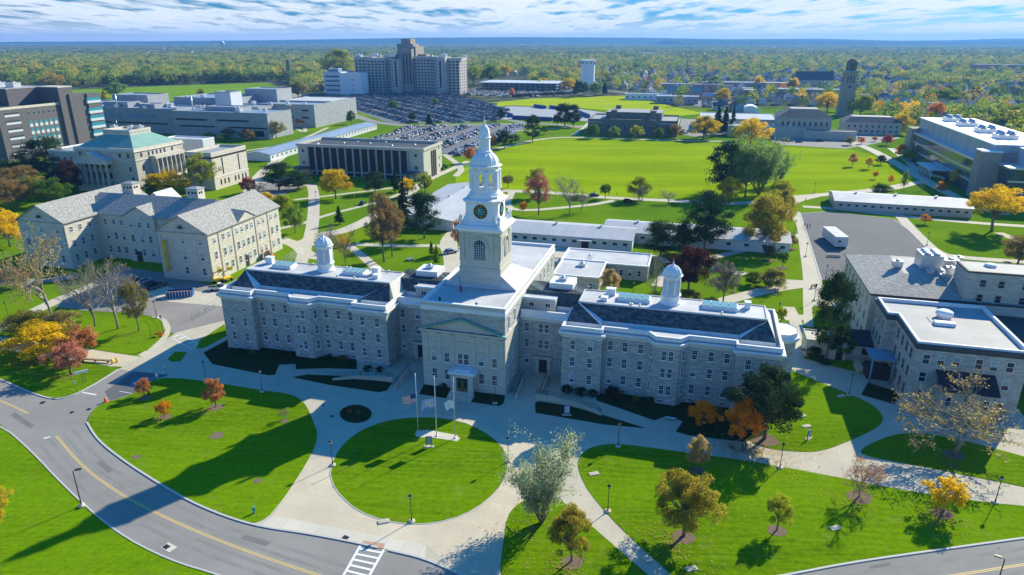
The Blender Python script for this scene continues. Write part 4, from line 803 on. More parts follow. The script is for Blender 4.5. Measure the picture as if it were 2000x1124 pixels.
# ramps with railings, left and right
def ramp(px, h0, h1, label, name='access_ramp'):
    pts = [Vector(G(*p)) for p in px]; t = thing(name, label, 'ramp', (*pts[0], 0)); o = pts[0]; n = len(pts); b = MB(); rl = MB()
    for i in range(n-1):
        a, c = pts[i]-o, pts[i+1]-o; d = (c-a).normalized(); q = Vector((-d.y, d.x))*.18; za = h0+(h1-h0)*i/(n-1); zc = h0+(h1-h0)*(i+1)/(n-1)
        b.add([(*(a-q), 0), (*(c-q), 0), (*(c+q), 0), (*(a+q), 0), (*(a-q), za), (*(c-q), zc), (*(c+q), zc), (*(a+q), za)], [(0, 1, 5, 4), (1, 2, 6, 5), (2, 3, 7, 6), (3, 0, 4, 7), (4, 5, 6, 7)])
        for hh in (.45, .95): rl.tube([(*a, za+hh), (*c, zc+hh)], .035, 4)
        for k in range(4): p = a.lerp(c, k/3); zz = za+(zc-za)*k/3; rl.tube([(*p, zz), (*p, zz+.95)], .035, 4)
    b.build('ramp_wall', ['path_concrete'], t); rl.build('handrail', ['dark_metal'], t)
ramp([(1046, 781), (1080, 785), (1130, 797), (1168, 810), (1174, 813)], 1.3, .5, 'low curved concrete ramp wall with dark handrail before the right wing')
ramp([(650, 744), (690, 741), (735, 744), (768, 748)], .5, 1.3, 'low concrete ramp wall with dark handrail before the left wing')
ramp([(1022, 745), (1015, 762), (1008, 780)], 1.4, .9, 'dark stair wall with handrail between clock tower block and right wing', 'stair_wall'); ramp([(1070, 740), (1060, 765), (1053, 783)], 1.2, 1.2, 'straight walkway wall leading to the right side door', 'walkway_wall')
ramp([(800, 728), (785, 745), (770, 760)], 1.3, .8, 'straight walkway wall leading to the left side door', 'walkway_wall')
# ------------------------------------------------------------------ other buildings
def bld(name, label, px=None, xy=None, ang=-15, cat='building', group=None):
    if px: xy = G(*px)
    return thing(name, label, cat, (*xy, 0), R(ang), group)
# --- H-plan limestone hall on the left
B = bld('limestone_hall', 'H-shaped cream limestone hall with speckled grey gable roofs and two square ventilator towers', xy=(-148.6, 199.6), ang=-14.5)
EV, RG = 14.3, 19.0
rects = [(0, 0, 17, 35), (17, 12.5, 49.3, 28.5), (49.3, 0, 66, 35)]
for x0, y0, x1, y1 in rects: MB().prism([(x0, y0), (x1, y0), (x1, y1), (x0, y1)], 0, EV, 0, cap=False).build('wall', ['cream_stone'], B)
r = MB(); gable(r, 0, 0, 17, 35, EV, RG, 'y', 0, .55); gable(r, 49.3, 0, 66, 35, EV, RG, 'y', 0, .55)
gable(r, 12, 12.5, 54.3, 28.5, EV, RG-.25, 'x', 0, .55)
for x0, x1 in ((27.6, 38.4),):                                            # central pediment
    xm = (x0+x1)/2; r.add([(x0-.4, 11.2, EV), (xm, 11.2, EV+3.2), (xm, 18.5, EV+3.2), (x0-.4, 13, EV), (x1+.4, 11.2, EV), (x1+.4, 13, EV)], [(0, 1, 2, 3), (1, 4, 5, 2)], 0); r.add([(x0, 11.5, EV), (x1, 11.5, EV), (xm, 11.5, EV+3.0)], [(0, 1, 2)], 1)
r.add([(66.6, 13, EV-.1), (66.6, 17.7, EV+2.6), (61.2, 17.7, EV+2.9), (66.6, 22.4, EV-.1), (64.9, 13, EV+.9), (64.9, 22.4, EV+.9)], [(0, 1, 2, 4), (1, 3, 5, 2)], 0)
r.add([(66.35, 13.4, EV), (66.35, 22, EV), (66.35, 17.7, EV+2.3)], [(0, 1, 2)], 1)
r.build('roof', ['grey_slate', 'cream_stone'], B)
b = MB(); 
for x0, y0, x1, y1 in rects: o = [(x0, y0), (x1, y0), (x1, y1), (x0, y1)]; b.ring(o, .05, EV-.9, .1, EV-.5); b.ring(o, .1, EV-.5, .4, EV-.15); b.ring(o, .05, 4.9, .12, 5.0); b.ring(o, .12, 5.0, .05, 5.2)
b.prism([(27.6, 11.5), (38.4, 11.5), (38.4, 12.6), (27.6, 12.6)], 0, EV, 0, cap=False)
b.build('cornice', ['cream_band'], B)
for x0, x1, yy in ((0, 17, 0), (49.3, 66, 0)):                              # lunette in each gable and corner pilasters
    b = MB(); xm = (x0+x1)/2; n = 12
    b.add([(xm+1.5*math.cos(math.pi*i/n), yy-.12, EV+.9+1.5*math.sin(math.pi*i/n)) for i in range(n+1)], [tuple(range(n+1))], 0)
    b.add([(xm+.95*math.cos(math.pi*i/n), yy-.16, EV+.95+.95*math.sin(math.pi*i/n)) for i in range(n+1)], [tuple(range(n+1))], 1); b.build('lunette', ['pale_ashlar', 'pane'], B)
    for q in (.9, 4.5, 12.3, 15.9): MB().box(x0+q-.45, -.18, 5.2, x0+q+.45, 0, EV-.9).build('pilaster', ['cream_stone'], B)
for zz, hh in ((3.0, 2.2), (7.4, 2.3), (11.8, 1.7)):
    for x in (2.6, 8.4, 14.2, 52, 57.7, 63.4): 
        if not (abs(x-52) < .1 and zz < 13): window(B, x, 0, zz, 0, 1.25, hh, blinds=.3 if zz < 10 else .8)
    for x in (19.5, 22.6, 25.4, 41, 44, 47): window(B, x, 12.5, zz, 0, 1.15, hh)
    for x in (29.8, 33, 36.2): window(B, x, 11.5, zz, 0, 1.15, hh)
    for y in (2.2, 5.4, 8.8): window(B, 17, y, zz, R(90), 1.15, hh)
    for y in (2.6, 6.6, 9.2, 13, 15.4, 17.8, 20.2, 23.8, 26.2, 30.4, 33.2):
        if abs(y-13) < .1 and 0: continue
        window(B, 66, y, zz, R(90), 1.15, hh, blinds=.3 if zz < 10 else .8)
for y in (4.5, 11, 21.9, 28.6): MB().tube([(66.12, y, .2), (66.12, y, EV-.4)], .09, 5).build('downpipe', ['brick_red'], B)
split_build(MB().box(29.9, 11.4, .1, 31.9, 11.52, 3.2).box(65.98, 15.2, .1, 66.12, 16.8, 3.4), 'door', ['brown_roof'], B)
for cx, cy in ((20.5, 24), (46.2, 22)):
    b = MB(); b.box(cx-2.1, cy-1.6, EV+2, cx+2.1, cy+1.6, 21.6, 0); b.box(cx-2.3, cy-1.8, 21.6, cx+2.3, cy+1.8, 21.85, 1); hip(b, cx-2.1, cy-1.6, cx+2.1, cy+1.6, 21.85, 22.4, 1, .2); k = b.build('ventilator', ['cream_stone', 'grey_roof'], B)
    b = MB()
    for q in (-1.1, .2, 1.3): b.box(cx+q-.35, cy-1.63, 20.2, cx+q+.35, cy-1.6, 20.9)
    for q in (-.9, .1): b.box(cx+2.1, cy+q-.2, 20.2, cx+2.13, cy+q+.5, 20.9)
    split_build(b, 'louver', ['dark_metal'], k)
hip(MB(), 0, 0, 1, 1, 0, 1)
b = MB(); gable(b, 20, 28.5, 30, 36, EV-1, RG-1.2, 'y', 0, .5, 1); b.build('roof', ['white_roof', 'cream_stone'], B)
for q in range(2): MB().tube([(51.9, -.9, 11.5-q*4.7), (51.95, -.85, 7.3-q*4.6)], .42, 10).tube([(51.9, -.9, 11.7-q*4.7), (51.9, -.9, 11.2-q*4.7)], .6, 8).build('debris_chute', ['yellow_paint'], B)
# --- green-roofed classical hall
B = bld('green_roof_hall', 'pale classical stone hall with green hipped roof, balustraded attic and six-columned portico', xy=(-168.6, 306.6))
W0, D0_, HH = -33, 31, 19.2
MB().prism([(W0, 0), (0, 0), (0, D0_), (W0, D0_)], 0, HH-1.6, 0, cap=False).build('wall', ['pale_ashlar'], B)
b = MB(); o = [(W0, 0), (0, 0), (0, D0_), (W0, D0_)]; b.ring(o, .05, 4.8, .15, 5.1); b.ring(o, .15, 5.1, .05, 5.3); b.ring(o, .05, 13.6, .3, 14); b.ring(o, .3, 14, .05, 14.2); b.ring(o, .05, HH-1.7, .5, HH-1.5); b.ring(o, .5, HH-1.5, .5, HH-1.3); b.ring(o, .5, HH-1.3, .1, HH-1.2); b.ring(o, .1, HH-1.2, .1, HH); b.ring(o, .1, HH, -.5, HH); b.build('cornice', ['cream_band'], B)
b = MB(); hip(b, W0+.6, .6, -.6, D0_-.6, HH-.5, 24.2, 0, 0, deck=9, md=0); b.build('roof', ['green_copper'], B)
a0_ = MB(); a0_.box(W0+9, 9, 23.8, -9, D0_-9, 25.2, 0); at = a0_.build('attic', ['cream_band'], B); b = MB()
ao = [(W0+9, 9), (-9, 9), (-9, D0_-9), (W0+9, D0_-9)]; b.ring(ao, .1, 25.2, .1, 26.1); b.ring(ao, .1, 26.1, -.4, 26.1); b.ring(ao, -.4, 26.1, -.4, 25.2)
b.build('balustrade', ['cream_band'], at); b = MB()
for x in lin(W0+10.5, -10.5, 6): b.box(x-.8, 8.86, 24.5, x+.8, 8.9, 25.7)
for y in lin(10.5, D0_-10.5, 5): b.box(-8.9, y-.8, 24.5, -8.86, y+.8, 25.7)
split_build(b, 'panel', ['beige_wall'], at)
for x, y in ((-25, 17), (-16, 18), (-13, 20)): rooftop(at, x, y, 25.2, 2.6, 2.2, 1.6)
MB().tube([(-21, 15, 25), (-21, 15, 30)], .07, 5).build('mast', ['steel'], at)
for zz, hh, xs in ((16, 1.8, (-30, -8, -3.5)), (10, 2, (-3.5, -30)), (4.6, 3.6, (-3.0,))):
    win_simple(B, wins(W0, 0, 0, 0, [x-W0 for x in xs], (zz,), 1.2, hh))
win_simple(B, wins(0, 0, 0, D0_, [4, 8.5, 11, 13.5, 16, 18.5, 23.5], (16.1,), 1.0, 1.8)+wins(0, 0, 0, D0_, [4], (10, 4.3), 1.2, 2.2)+wins(2.9, 9.7, 2.9, 27.3, lin(2, 15.4, 6), (11.5, 6), 1.3, 3.4))
b = MB(); b.box(0, 9, 0, 2.2, 28, 13.6); b.box(0, 8.8, 13.6, 3.1, 28.2, 15.0)
for y in lin(9.8, 27.2, 7): b.lathe([(.5, 5), (.42, 5.3), (.36, 12.8), (.5, 13.5)], 10, 2.7, y)
b.box(0, 8.7, 0, 3.2, 28.3, 5); b.build('side_bay', ['cream_band'], B)
P_ = MB(); xs = lin(-28.7, -13.2, 6)
for x in xs: P_.lathe([(.75, 3.0), (.6, 3.3), (.5, 11.6), (.75, 12.4)], 12, x, -3.6)
split_build(P_, 'portico_column', ['pale_ashlar'], B); MB().box(-30, -4.5, 0, -12, 0, 3.0).build('portico_base', ['pale_ashlar'], B)
b = MB(); b.box(-30.2, -4.6, 12.4, -11.8, 0, 14.0, 0); gable(b, -30.2, -4.4, -11.8, 4, 14.0, 17.2, 'y', 1, .35, 0); b.build('pediment', ['cream_band', 'metal_roof'], B)
win_simple(B, wins(W0, 0, 0, 0, [x-W0+1.5 for x in xs[:-1]], (6.5, 11.3), 1.3, 2.8), 'black')
# annex
B = bld('cream_annex', 'blank-walled cream annex with two slit windows, joined to the green-roofed hall', px=(422, 372))
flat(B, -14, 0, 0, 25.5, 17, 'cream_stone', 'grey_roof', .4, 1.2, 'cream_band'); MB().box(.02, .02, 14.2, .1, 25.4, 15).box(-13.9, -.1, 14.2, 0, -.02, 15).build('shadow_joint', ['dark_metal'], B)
b = MB(); o = [(-14, 0), (0, 0), (0, 25.5), (-14, 25.5)]; b.ring(o, .05, 5.3, .25, 5.4); b.ring(o, .25, 5.4, .05, 5.7); b.build('string_course', ['cream_band'], B)
win_simple(B, wins(0, 0, 0, 25.5, [4.5, 7.2, 10, 15, 17.5, 20.5, 23], (3,), .9, 2.4)+wins(0, 0, 0, 25.5, [7, 19], (10.2,), .7, 7.5)+[(-13, -.02, 9, 0, 1.2, 9)], 'black')
B = bld('white_block', 'plain white windowless block standing behind the green-roofed hall', xy=G(397, 284, 14)); flat(B, -24, 0, 0, 9, 17, 'white_siding', 'white_roof', .3, .6); 
B = bld('low_stone_wing', 'low pale stone wing with flat roof running left behind the green-roofed hall', xy=(-205, 334)); flat(B, -26, 0, 6, 22, 14, 'pale_ashlar', 'grey_roof', .4, .8); win_simple(B, wins(-26, 0, 6, 0, lin(2, 30, 8), (4, 9.5), 1.2, 2.4))
# --- dark brick hospital tower, far left
B = bld('brick_tower_block', 'dark brick tower block with rows of white panels and a turquoise glazed end bay', xy=(-283, 385))
MB().prism([(-90, 0), (0, 0), (0, 42), (-90, 42)], 0, 28.6, 0).build('wall', ['dark_brick'], B)
b = MB(); o = [(-90, 0), (0, 0), (0, 42), (-90, 42)]; b.ring(o, .1, 28.3, .1, 29.6); b.ring(o, .1, 29.6, -.6, 29.6); b.build('parapet', ['cream_band'], B)
MB().poly([(-89.5, .5, 28.8), (-.5, .5, 28.8), (-.5, 41.5, 28.8), (-89.5, 41.5, 28.8)]).build('roof', ['dark_roof'], B)
split_build(MB().box(-14, 40, 0, 1.5, 50, 38).box(-8, 46, 0, 2.5, 58, 34), 'stair_tower', ['dark_brick'], B); MB().box(-14.3, 39.8, 38, 1.7, 50.2, 38.6).build('coping', ['cream_band'], B)
b = MB(); b.box(-80, 20, 28.8, -14, 46, 38); b.build('penthouse', ['dark_brick'], B); b = MB(); b.box(-80.2, 19.8, 38, -13.8, 46.2, 38.5).box(-60, 19.7, 30, -20, 19.9, 36.5, 1); b.build('louver', ['grey_roof', 'dark_metal'], B)
for i in range(5): rooftop(B, -66+i*11, 32, 38.5, 6, 5, 2.6)
b = MB(); it = []
for k in range(6): 
    z = 4.2+k*4.2; y0_, y1_ = 4+.0*k, 13
    b.box(0, y0_, z-.9, .12, y1_, z+.3, 0); it.append((0, (y0_+y1_)/2, z+.8, R(90), y1_-y0_, .8))
split_build(b, 'spandrel_panel', ['light_panel'], B); win_simple(B, it, 'pane_far'); it = []
for c_ in range(6):
    for k in range(4):
        if True:
            y = 19+c_*3.3; z = 6.5+k*4.2; MB().box(0, y-1, z-1.6, .12, y+1, z+.2).build('spandrel_panel', ['light_panel'], B); it.append((0, y, z+1.0, R(90), 1.7, 1.5))
win_simple(B, it, 'cyan_glass'); win_simple(B, [(0, 19+c_*3.3, 25.2, R(90), 1.4, 1.6) for c_ in range(6)], 'pane_far', 'grey_metal')
b = MB(); b.box(-6, 58, 0, 3.4, 68, 33.5, 0); b.build('wall', ['dark_brick'], B)
for k in range(5):
    z = 8+k*4.6+(1.6 if k == 4 else 0); b = MB(); b.box(-1, 57.2, z+1.2, 3.7, 67.6, z+2.9, 0); b.build('glazed_bay', ['cyan_glass'], B); MB().box(-1, 57.2, z-.4, 3.8, 67.6, z+1.2).build('spandrel_panel', ['light_panel'], B)
# --- long modern concrete complex
B = bld('concrete_complex', 'long low modern grey concrete building with ribbon windows behind the green-roofed hall', px=(527, 272))
flat(B, -78, 0, 0, 30, 17.4, 'grey_concrete', 'blue_roof', .5, .8, 'grey_concrete'); flat(B, -190, 6, -78, 34, 17.8, 'grey_concrete', 'blue_roof', .5, .8, 'grey_concrete', z0=0)
win_simple(B, wins(-78, 0, 0, 0, [16, 50], (11.6,), 26, 1.2)+wins(-78, 0, 0, 0, [20, 62], (7,), 30, 1.0)+wins(-190, 6, -78, 6, [30, 80], (7,), 44, 1.0)+[(-10, 0, 3.2, 0, 12, 4)], 'black')
b = MB(); 
for x in (-110, -140, -165): b.box(x-12, 5.85, 11, x+12, 5.98, 14)
split_build(b, 'blue_panel', ['blue_roof'], B)
MB().lathe([(7, 0), (7, 11)], 24, -190, 2).build('round_stair', ['hospital_brick'], B)
for i in range(22): rooftop(B, -185+i*8.2, 10+(i*13 % 19), 17.2, 1.5+(i*7 % 5)*.8, 1.5+(i*5 % 4)*.6, .8+(i % 4)*.6)
for x0, x1, h in ((-150, -128, 21), (-118, -104, 20), (-60, -30, 19.6)): flat(B, x0, 14, x1, 26, h, 'grey_concrete', 'blue_roof', .4, .6, 'grey_concrete', z0=16)
for x in (-132, -66): MB().tube([(x, 8, 17), (x, 8, 27)], .5, 8).build('flue', ['steel'], B)
B = bld('concrete_complex', 'taller stepped grey concrete block with rooftop box, at the right end of the modern complex', px=(617, 250))
flat(B, -64, 0, 0, 26, 17.5, 'grey_concrete', 'blue_roof', .5, .8, 'grey_concrete'); flat(B, -118, -12, -64, 30, 22, 'grey_concrete', 'blue_roof', .5, .8, 'grey_concrete')
flat(B, -76, 22, -46, 44, 27, 'grey_concrete', 'blue_roof', .5, .6, 'grey_concrete'); flat(B, -46, 26, 0, 70, 18, 'grey_concrete', 'white_roof', .5, .6, 'grey_concrete')
win_simple(B, wins(-64, 0, 0, 0, [5, 17, 27, 42, 56], (13, 7.5), 6, 1.3)+wins(-118, -12, -64, -12, [44], (11,), 14, 1.4)+wins(-64, 0, 0, 0, [10, 34], (2,), 14, 3.4), 'black')
for i in range(14): rooftop(B, -112+i*7.7, -4+(i*11 % 22), 17 if i > 6 else 21.4, 1.6+(i*7 % 5)*.6, 1.5, .8+(i % 3)*.6)
B = bld('concrete_complex', 'rear grey concrete range with box towers, between the modern complex and the golf course', xy=(-290, 560))
flat(B, -110, 0, 100, 24, 17, 'grey_concrete', 'blue_roof', .5, .8, 'grey_concrete'); flat(B, -30, -3, 4, 20, 24, 'grey_concrete', 'blue_roof', .5, .8, 'grey_concrete'); flat(B, -110, 0, -92, 18, 27, 'grey_concrete', 'blue_roof', .5, .8, 'grey_concrete'); flat(B, 62, 2, 76, 16, 27.5, 'light_panel', 'blue_roof', .5, .8, 'grey_concrete')
win_simple(B, wins(-110, 0, 100, 0, lin(118, 200, 9), (12,), 5, 1.6)+wins(-30, -3, 4, -3, [9, 17, 25], (13,), 4, 2.4), 'black')
# --- auditorium block with brown panels
B = bld('panelled_block', 'flat-roofed beige block with tall dark brown panels between pale ribs, beside the car park', px=(829, 353))
flat(B, -68.5, 0, 0, 25, 15.6, 'beige_wall', 'dark_roof', .4, 1.3, 'beige_wall', eave=.5)
MB().box(-62.6, -.12, 2.2, -8, -.02, 14).build('panel', ['brown_panel'], B)
for i, x in enumerate(lin(-62.6, -8, 14)): MB().box(x-.42, -.75, 0, x+.42, -.12, 14.2).build('rib', ['grey_concrete'], B)
MB().box(-62.6, -.5, 1.9, -8, -.12, 2.5).build('band', ['grey_concrete'], B); win_simple(B, [(-35, -.12, 1, 0, 52, 1.6)], 'black')
win_simple(B, [(x, 0, z, 0, 1.4, 1.5) for x in (-65.6, -4) for z in (12, 6)], 'pane_far', 'grey_metal'); win_simple(B, [(0, y, z, R(90), 1.0, 1.3) for y in (21,) for z in (13, 8, 4)], 'pane_far', 'grey_metal')
for y in (10, 12.6, 15.2): MB().box(.02, y, 0, .3, y+1.2, 13).build('rib', ['brown_panel'], B)
for x in (-66, -6): b = MB(); b.lathe([(4.2, 3.6), (4.4, 3.7), (4.4, 4.1), (4.0, 4.2)], 20, x, -2.4, 1); [b.tube([(x+3.6*math.cos(t), -2.4+3.6*math.sin(t), 0), (x+3.6*math.cos(t), -2.4+3.6*math.sin(t), 3.6)], .22, 6, 0) for t in (-.4, -1.2, -2.0, -2.8)]; b.build('canopy', ['beige_wall', 'dark_roof'], B)
for x, y, w in ((-62, 8, 2), (-50, 14, 1.2), (-36, 16, 1.2), (-22, 12, 1.4), (-12, 18, 1.4), (-4, 4, 1.8), (-30, 22, .8), (-45, 20, .7)): MB().lathe([(w*.6, 0), (w*.6, .3), (w*.2, .6)], 10).build('roof_vent', ['steel'], B, (x, y, 14.35))
# --- low barracks with pitched metal roofs
def barrack(px, ang, w, d, label, roof='metal_roof', wall='white_siding', h=3.7, rz=5.4, axis='x', nwin=12, side='front', x0=0, rise=1.6, group='long low white barracks', entry=None, windows=True):
    B = bld('barrack', label, px=px, ang=ang, group=group)
    MB().prism([(x0, 0), (x0+w, 0), (x0+w, d), (x0, d)], 0, h, 0, cap=False).build('wall', [wall], B)
    b = MB(); gable(b, x0, 0, x0+w, d, h, h+rise, axis, 0, .45, 1, .15); b.build('roof', [roof, wall], B)
    if axis == 'x':
        win_simple(B, wins(x0, 0, x0+w, 0, lin(2.2, w-2.2, nwin), (2.2,), 1.5, 1.0), 'pane_far', 'white_frame')
    else: win_simple(B, wins(x0+w, 0, x0+w, d, lin(2.5, d-2.5, nwin), (2.2,), 1.6, 1.1), 'pane_far', 'white_frame')
    for k in range(3): q = .18+.3*k; MB().box(-.35, -.35, 0, .35, .35, .7).box(-.5, -.5, .7, .5, .5, .8).build('roof_vent', ['steel'], B, (x0+w*(q if axis == 'x' else .5), d*(.5 if axis == 'x' else q), h+rise))
    return B
B = barrack((1233.6, 492), -15, 51.5, 17.5, 'long white barrack directly right of the clock tower with a small entrance porch', x0=-51.5, nwin=15)
b = MB(); b.box(-17.5, -2.2, 2.9, -13, 0, 3.15); b.tube([(-17.2, -2, 0), (-17.2, -2, 2.9)], .07, 4); b.tube([(-13.3, -2, 0), (-13.3, -2, 2.9)], .07, 4); b.build('porch', ['white_roof'], B); MB().box(-16.6, -.15, .1, -14.2, -.02, 2.4).build('door', ['pane'], B)
barrack((1424, 489), -15, 60, 16, 'long white barrack half hidden by the tall dark pines', x0=-41.5, nwin=11)
barrack((1629, 410), -17, 49, 20, 'long pale grey barrack between the car park and the glass building', nwin=16, roof='white_roof', wall='grey_metal')
barrack((885, 452), -15, 24, 62, 'broad grey-roofed barrack on the left behind the clock tower', x0=-24, axis='y', nwin=12, roof='metal_roof', rise=1.8)
B = barrack((529, 315.5), -12.4, 15.5, 152, 'very long blue-roofed barrack running back to the car park', x0=-15.5, axis='y', nwin=30, roof='blue_roof', rise=1.4)
# --- small stone annex
B = bld('stone_annex', 'low L-shaped stone annex with white flat roofs behind the right wing of the hall', px=(1264, 550))
flat(B, -25, 0, 0, 12.2, 4.6, 'hall_stone', 'white_roof', .3, .35, eave=.25); flat(B, -24.5, -14.5, -12, 0, 5.0, 'hall_stone', 'white_roof', .3, .35, eave=.25)
for x in (-10, -7.5, -5.0, -2.4): window(B, x, 0, 2.1, 0, 1.0, 1.7, 'plain', blinds=.1)
MB().box(-18.2, -14.62, .1, -17, -14.5, 2.4).build('door', ['light_panel'], B); window(B, -14.2, -14.5, 2.3, 0, 1, 1.5, 'plain')
rooftop(B, -18, -5, 4.7, 1.8, 1.8, .8); rooftop(B, -17, 3, 4.7, 1.6, 1, .7)
B = bld('beige_shed', 'small beige flat-roofed shed beside the stone annex', px=(1114, 532)); flat(B, -8, 0, 0, 4, 3, 'beige_wall', 'grey_roof', .2, .2, 'beige_wall')
# --- stone building at right with dark-roofed porch and tall rear block
B = bld('right_stone_hall', 'pale stone hall at right with dark lean-to porch and machinery on its rear roof', px=(1765, 795))
o = [(0, 0), (18, 0), (18, 23), (-1.9, 23), (-1.9, 14), (0, 14)]
MB().prism(o, 0, 12.6, 0, cap=False).build('wall', ['hall_stone'], B)
b = MB(); b.ring(o, .05, 12.0, .35, 12.4); b.ring(o, .35, 12.4, .4, 13.1); b.ring(o, .4, 13.1, -.25, 13.15); b.build('cornice', ['dark_roof'], B)
b = MB(); b.ring(o, -.0, 13.1, -.0, 13.55); b.ring(o, 0, 13.55, -.45, 13.55); b.ring(o, -.45, 13.55, -.45, 12.8); b.build('coping', ['trim_white'], B); MB().poly([(*p, 12.85) for p in offset(o, -.4)]).build('roof', ['grey_roof'], B)
for x, ws in ((0, 0),): pass
for x, z in [(x, z) for x in (1.9, 4.3, 6.8, 10.4, 12.8, 15.3) for z in (10.2, 6.6, 3.0)]:
    if z < 7 and 3 < x < 14: continue
    window(B, x, 0, z, 0, 1.25, 2.0, 'plain', blinds=.25)
for y in (2.2, 5.2, 8.2, 11.4):
    for z in (10.2, 6.6, 3.0): window(B, 0, y, z, R(-90), 1.1, 2.1, 'dark', blinds=.1)
for y in (16, 18.6, 21.4):
    for z in (10.2, 6.6, 3.0): window(B, -1.9, y, z, R(-90), 1.0, 2.1, 'dark', blinds=.1)
b = MB(); b.box(4.2, -3.6, 0, 13, -.02, 6.0, 0); b.build('porch', ['hall_stone'], B); b = MB(); b.add([(3.8, -4.2, 6.0), (13.4, -4.2, 6.0), (3.8, -.05, 8.4), (13.4, -.05, 8.4), (5.0, -.05, 8.4), (12.4, -.05, 8.4)], [(0, 1, 5, 4), (0, 4, 2), (1, 3, 5)]); b.build('lean_to_roof', ['brown_roof'], B)
for x in (5.6, 8.6, 11.6): window(B, x, -3.6, 3.9, 0, 1.0, 1.9, 'plain', blinds=.1)
b = MB(); b.add([(-4.6, 8.8, 5.4), (.0, 8.8, 5.4), (.0, 14, 5.4), (-4.6, 14, 5.4)], [(0, 1, 2, 3)]); b.box(-4.7, 8.7, 5.1, 0, 14.1, 5.38); b.tube([(-4.2, 9.2, 0), (-4.2, 9.2, 5.1)], .2, 8); b.tube([(-.4, 9.2, 0), (-.4, 9.2, 5.1)], .2, 8); b.build('entrance_canopy', ['blue_roof'], B)
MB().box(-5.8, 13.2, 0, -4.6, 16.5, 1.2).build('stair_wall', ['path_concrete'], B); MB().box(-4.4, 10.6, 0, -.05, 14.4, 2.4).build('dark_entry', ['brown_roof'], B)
b = MB(); b.lathe([(1.3, 12.85), (1.3, 13.4), (1.6, 13.6), (1.5, 14.2), (.9, 14.5)], 14, 8.6, 15.5); b.build('roof_ventilator', ['tower_white'], B); MB().box(5.8, 10.8, 12.85, 9.4, 12.2, 13.5).build('skylight', ['tower_white'], B); MB().box(5.4, 12.3, 12.86, 9, 15, 12.95).build('roof_hatch', ['grey_roof'], B)
# rear hipped part
rr_ = [(-2.3, 26.5), (40, 26.5), (40, 56), (-2.3, 56)]
MB().prism(rr_, 0, 12.9, 0, cap=False).build('wall', ['cream_stone'], B); MB().prism([(0, 23), (18, 23), (18, 26.5), (0, 26.5)], 0, 12.2, 0, 0).build('link', ['dark_roof'], B)
b = MB(); b.ring(rr_, .05, 12.5, .5, 12.9); b.ring(rr_, .5, 12.9, .5, 13.15); b.build('gutter', ['dark_roof'], B)
b = MB(); hip(b, -2.3, 26.5, 40, 56, 13.1, 15.8, 0, .4, deck=8.2, md=1); b.build('roof', ['grey_slate', 'grey_roof'], B)
for y in lin(29.5, 53, 7):
    for z in (10.6, 7.0, 3.2): window(B, -2.3, y, z, R(-90), 1.1, 1.9, 'dark', blinds=.2)
b = MB(); b.box(9.5, 38, 15.9, 14, 43, 19.3); 
for i in range(2):
    for j in range(3): b.lathe([(.7, 19.3), (.75, 19.6), (.6, 19.75)], 12, 10.8+i*1.9, 38.9+j*1.6)
b.build('cooling_tower', ['steel'], B)
for x, y, w, h in ((5, 39, 2, 1.3), (13, 36.2, 1.2, .8), (14.9, 35.9, 1.4, 1.6), (17, 43, 3, 1.4), (18.5, 40, 2, 1.2), (16, 47, 2, 1), (11, 35.8, 1.4, .5), (13, 30+4, .8, .4), (19.5, 46, 1.6, 1.3)): rooftop(B, x, y, 15.85, w, w*.8, h)
bb = [(15.1, 26.6), (46, 26.6), (46, 34), (15.1, 34)]; MB().prism(bb, 11, 19.6, 0, cap=False).build('upper_block', ['pale_ashlar'], B); b = MB(); b.ring(bb, .1, 19.3, .15, 19.7); b.ring(bb, .15, 19.7, -.2, 19.75); b.build('coping', ['dark_roof'], B); MB().poly([(*p, 19.7) for p in offset(bb, -.15)]).build('roof', ['grey_roof'], B)
for x in (18.2, 21.6, 26, 30):
    for z in (17.2, 14.0): window(B, x, 26.6, z, 0, 1.2, 1.6, 'dark', blinds=.2)
MB().lathe([(1.1, 19.7), (1.2, 20), (.8, 20.3)], 12, 20.5, 31).build('roof_ventilator', ['tower_white'], B)
MB().prism([(18.4, 14.2), (44, 14.2), (44, 26.4), (18.4, 26.4)], 0, 10.5, 0, 0).build('rear_link', ['dark_roof'], B)
# garage range between
B = bld('garage_range', 'low cream garage range with dark lean-to roof between the two stone halls', px=(1571, 697))
flat(B, 0, 0, 8, 6, 4.2, 'cream_band', 'beige_wall', .2, .3, 'beige_wall'); MB().prism([(8, .6), (20.4, .6), (20.4, 6), (8, 6)], 0, 3.9, 0, cap=False).build('wall', ['cream_band'], B)
MB().box(8, .45, 0, 20.4, .6, 1.4).build('plinth', ['hall_stone'], B)
b = MB(); b.add([(7.8, 0, 3.9), (20.6, 0, 3.9), (20.6, 6, 5.2), (7.8, 6, 5.2)], [(0, 1, 2, 3)]); b.box(7.8, 0, 3.7, 20.6, .15, 3.88); b.build('lean_to_roof', ['brown_roof'], B); win_simple(B, [(12, .6, 2.4, 0, 1.6, 1.5), (6.8, 0, 1.1, 0, 1.4, 2)], 'black')
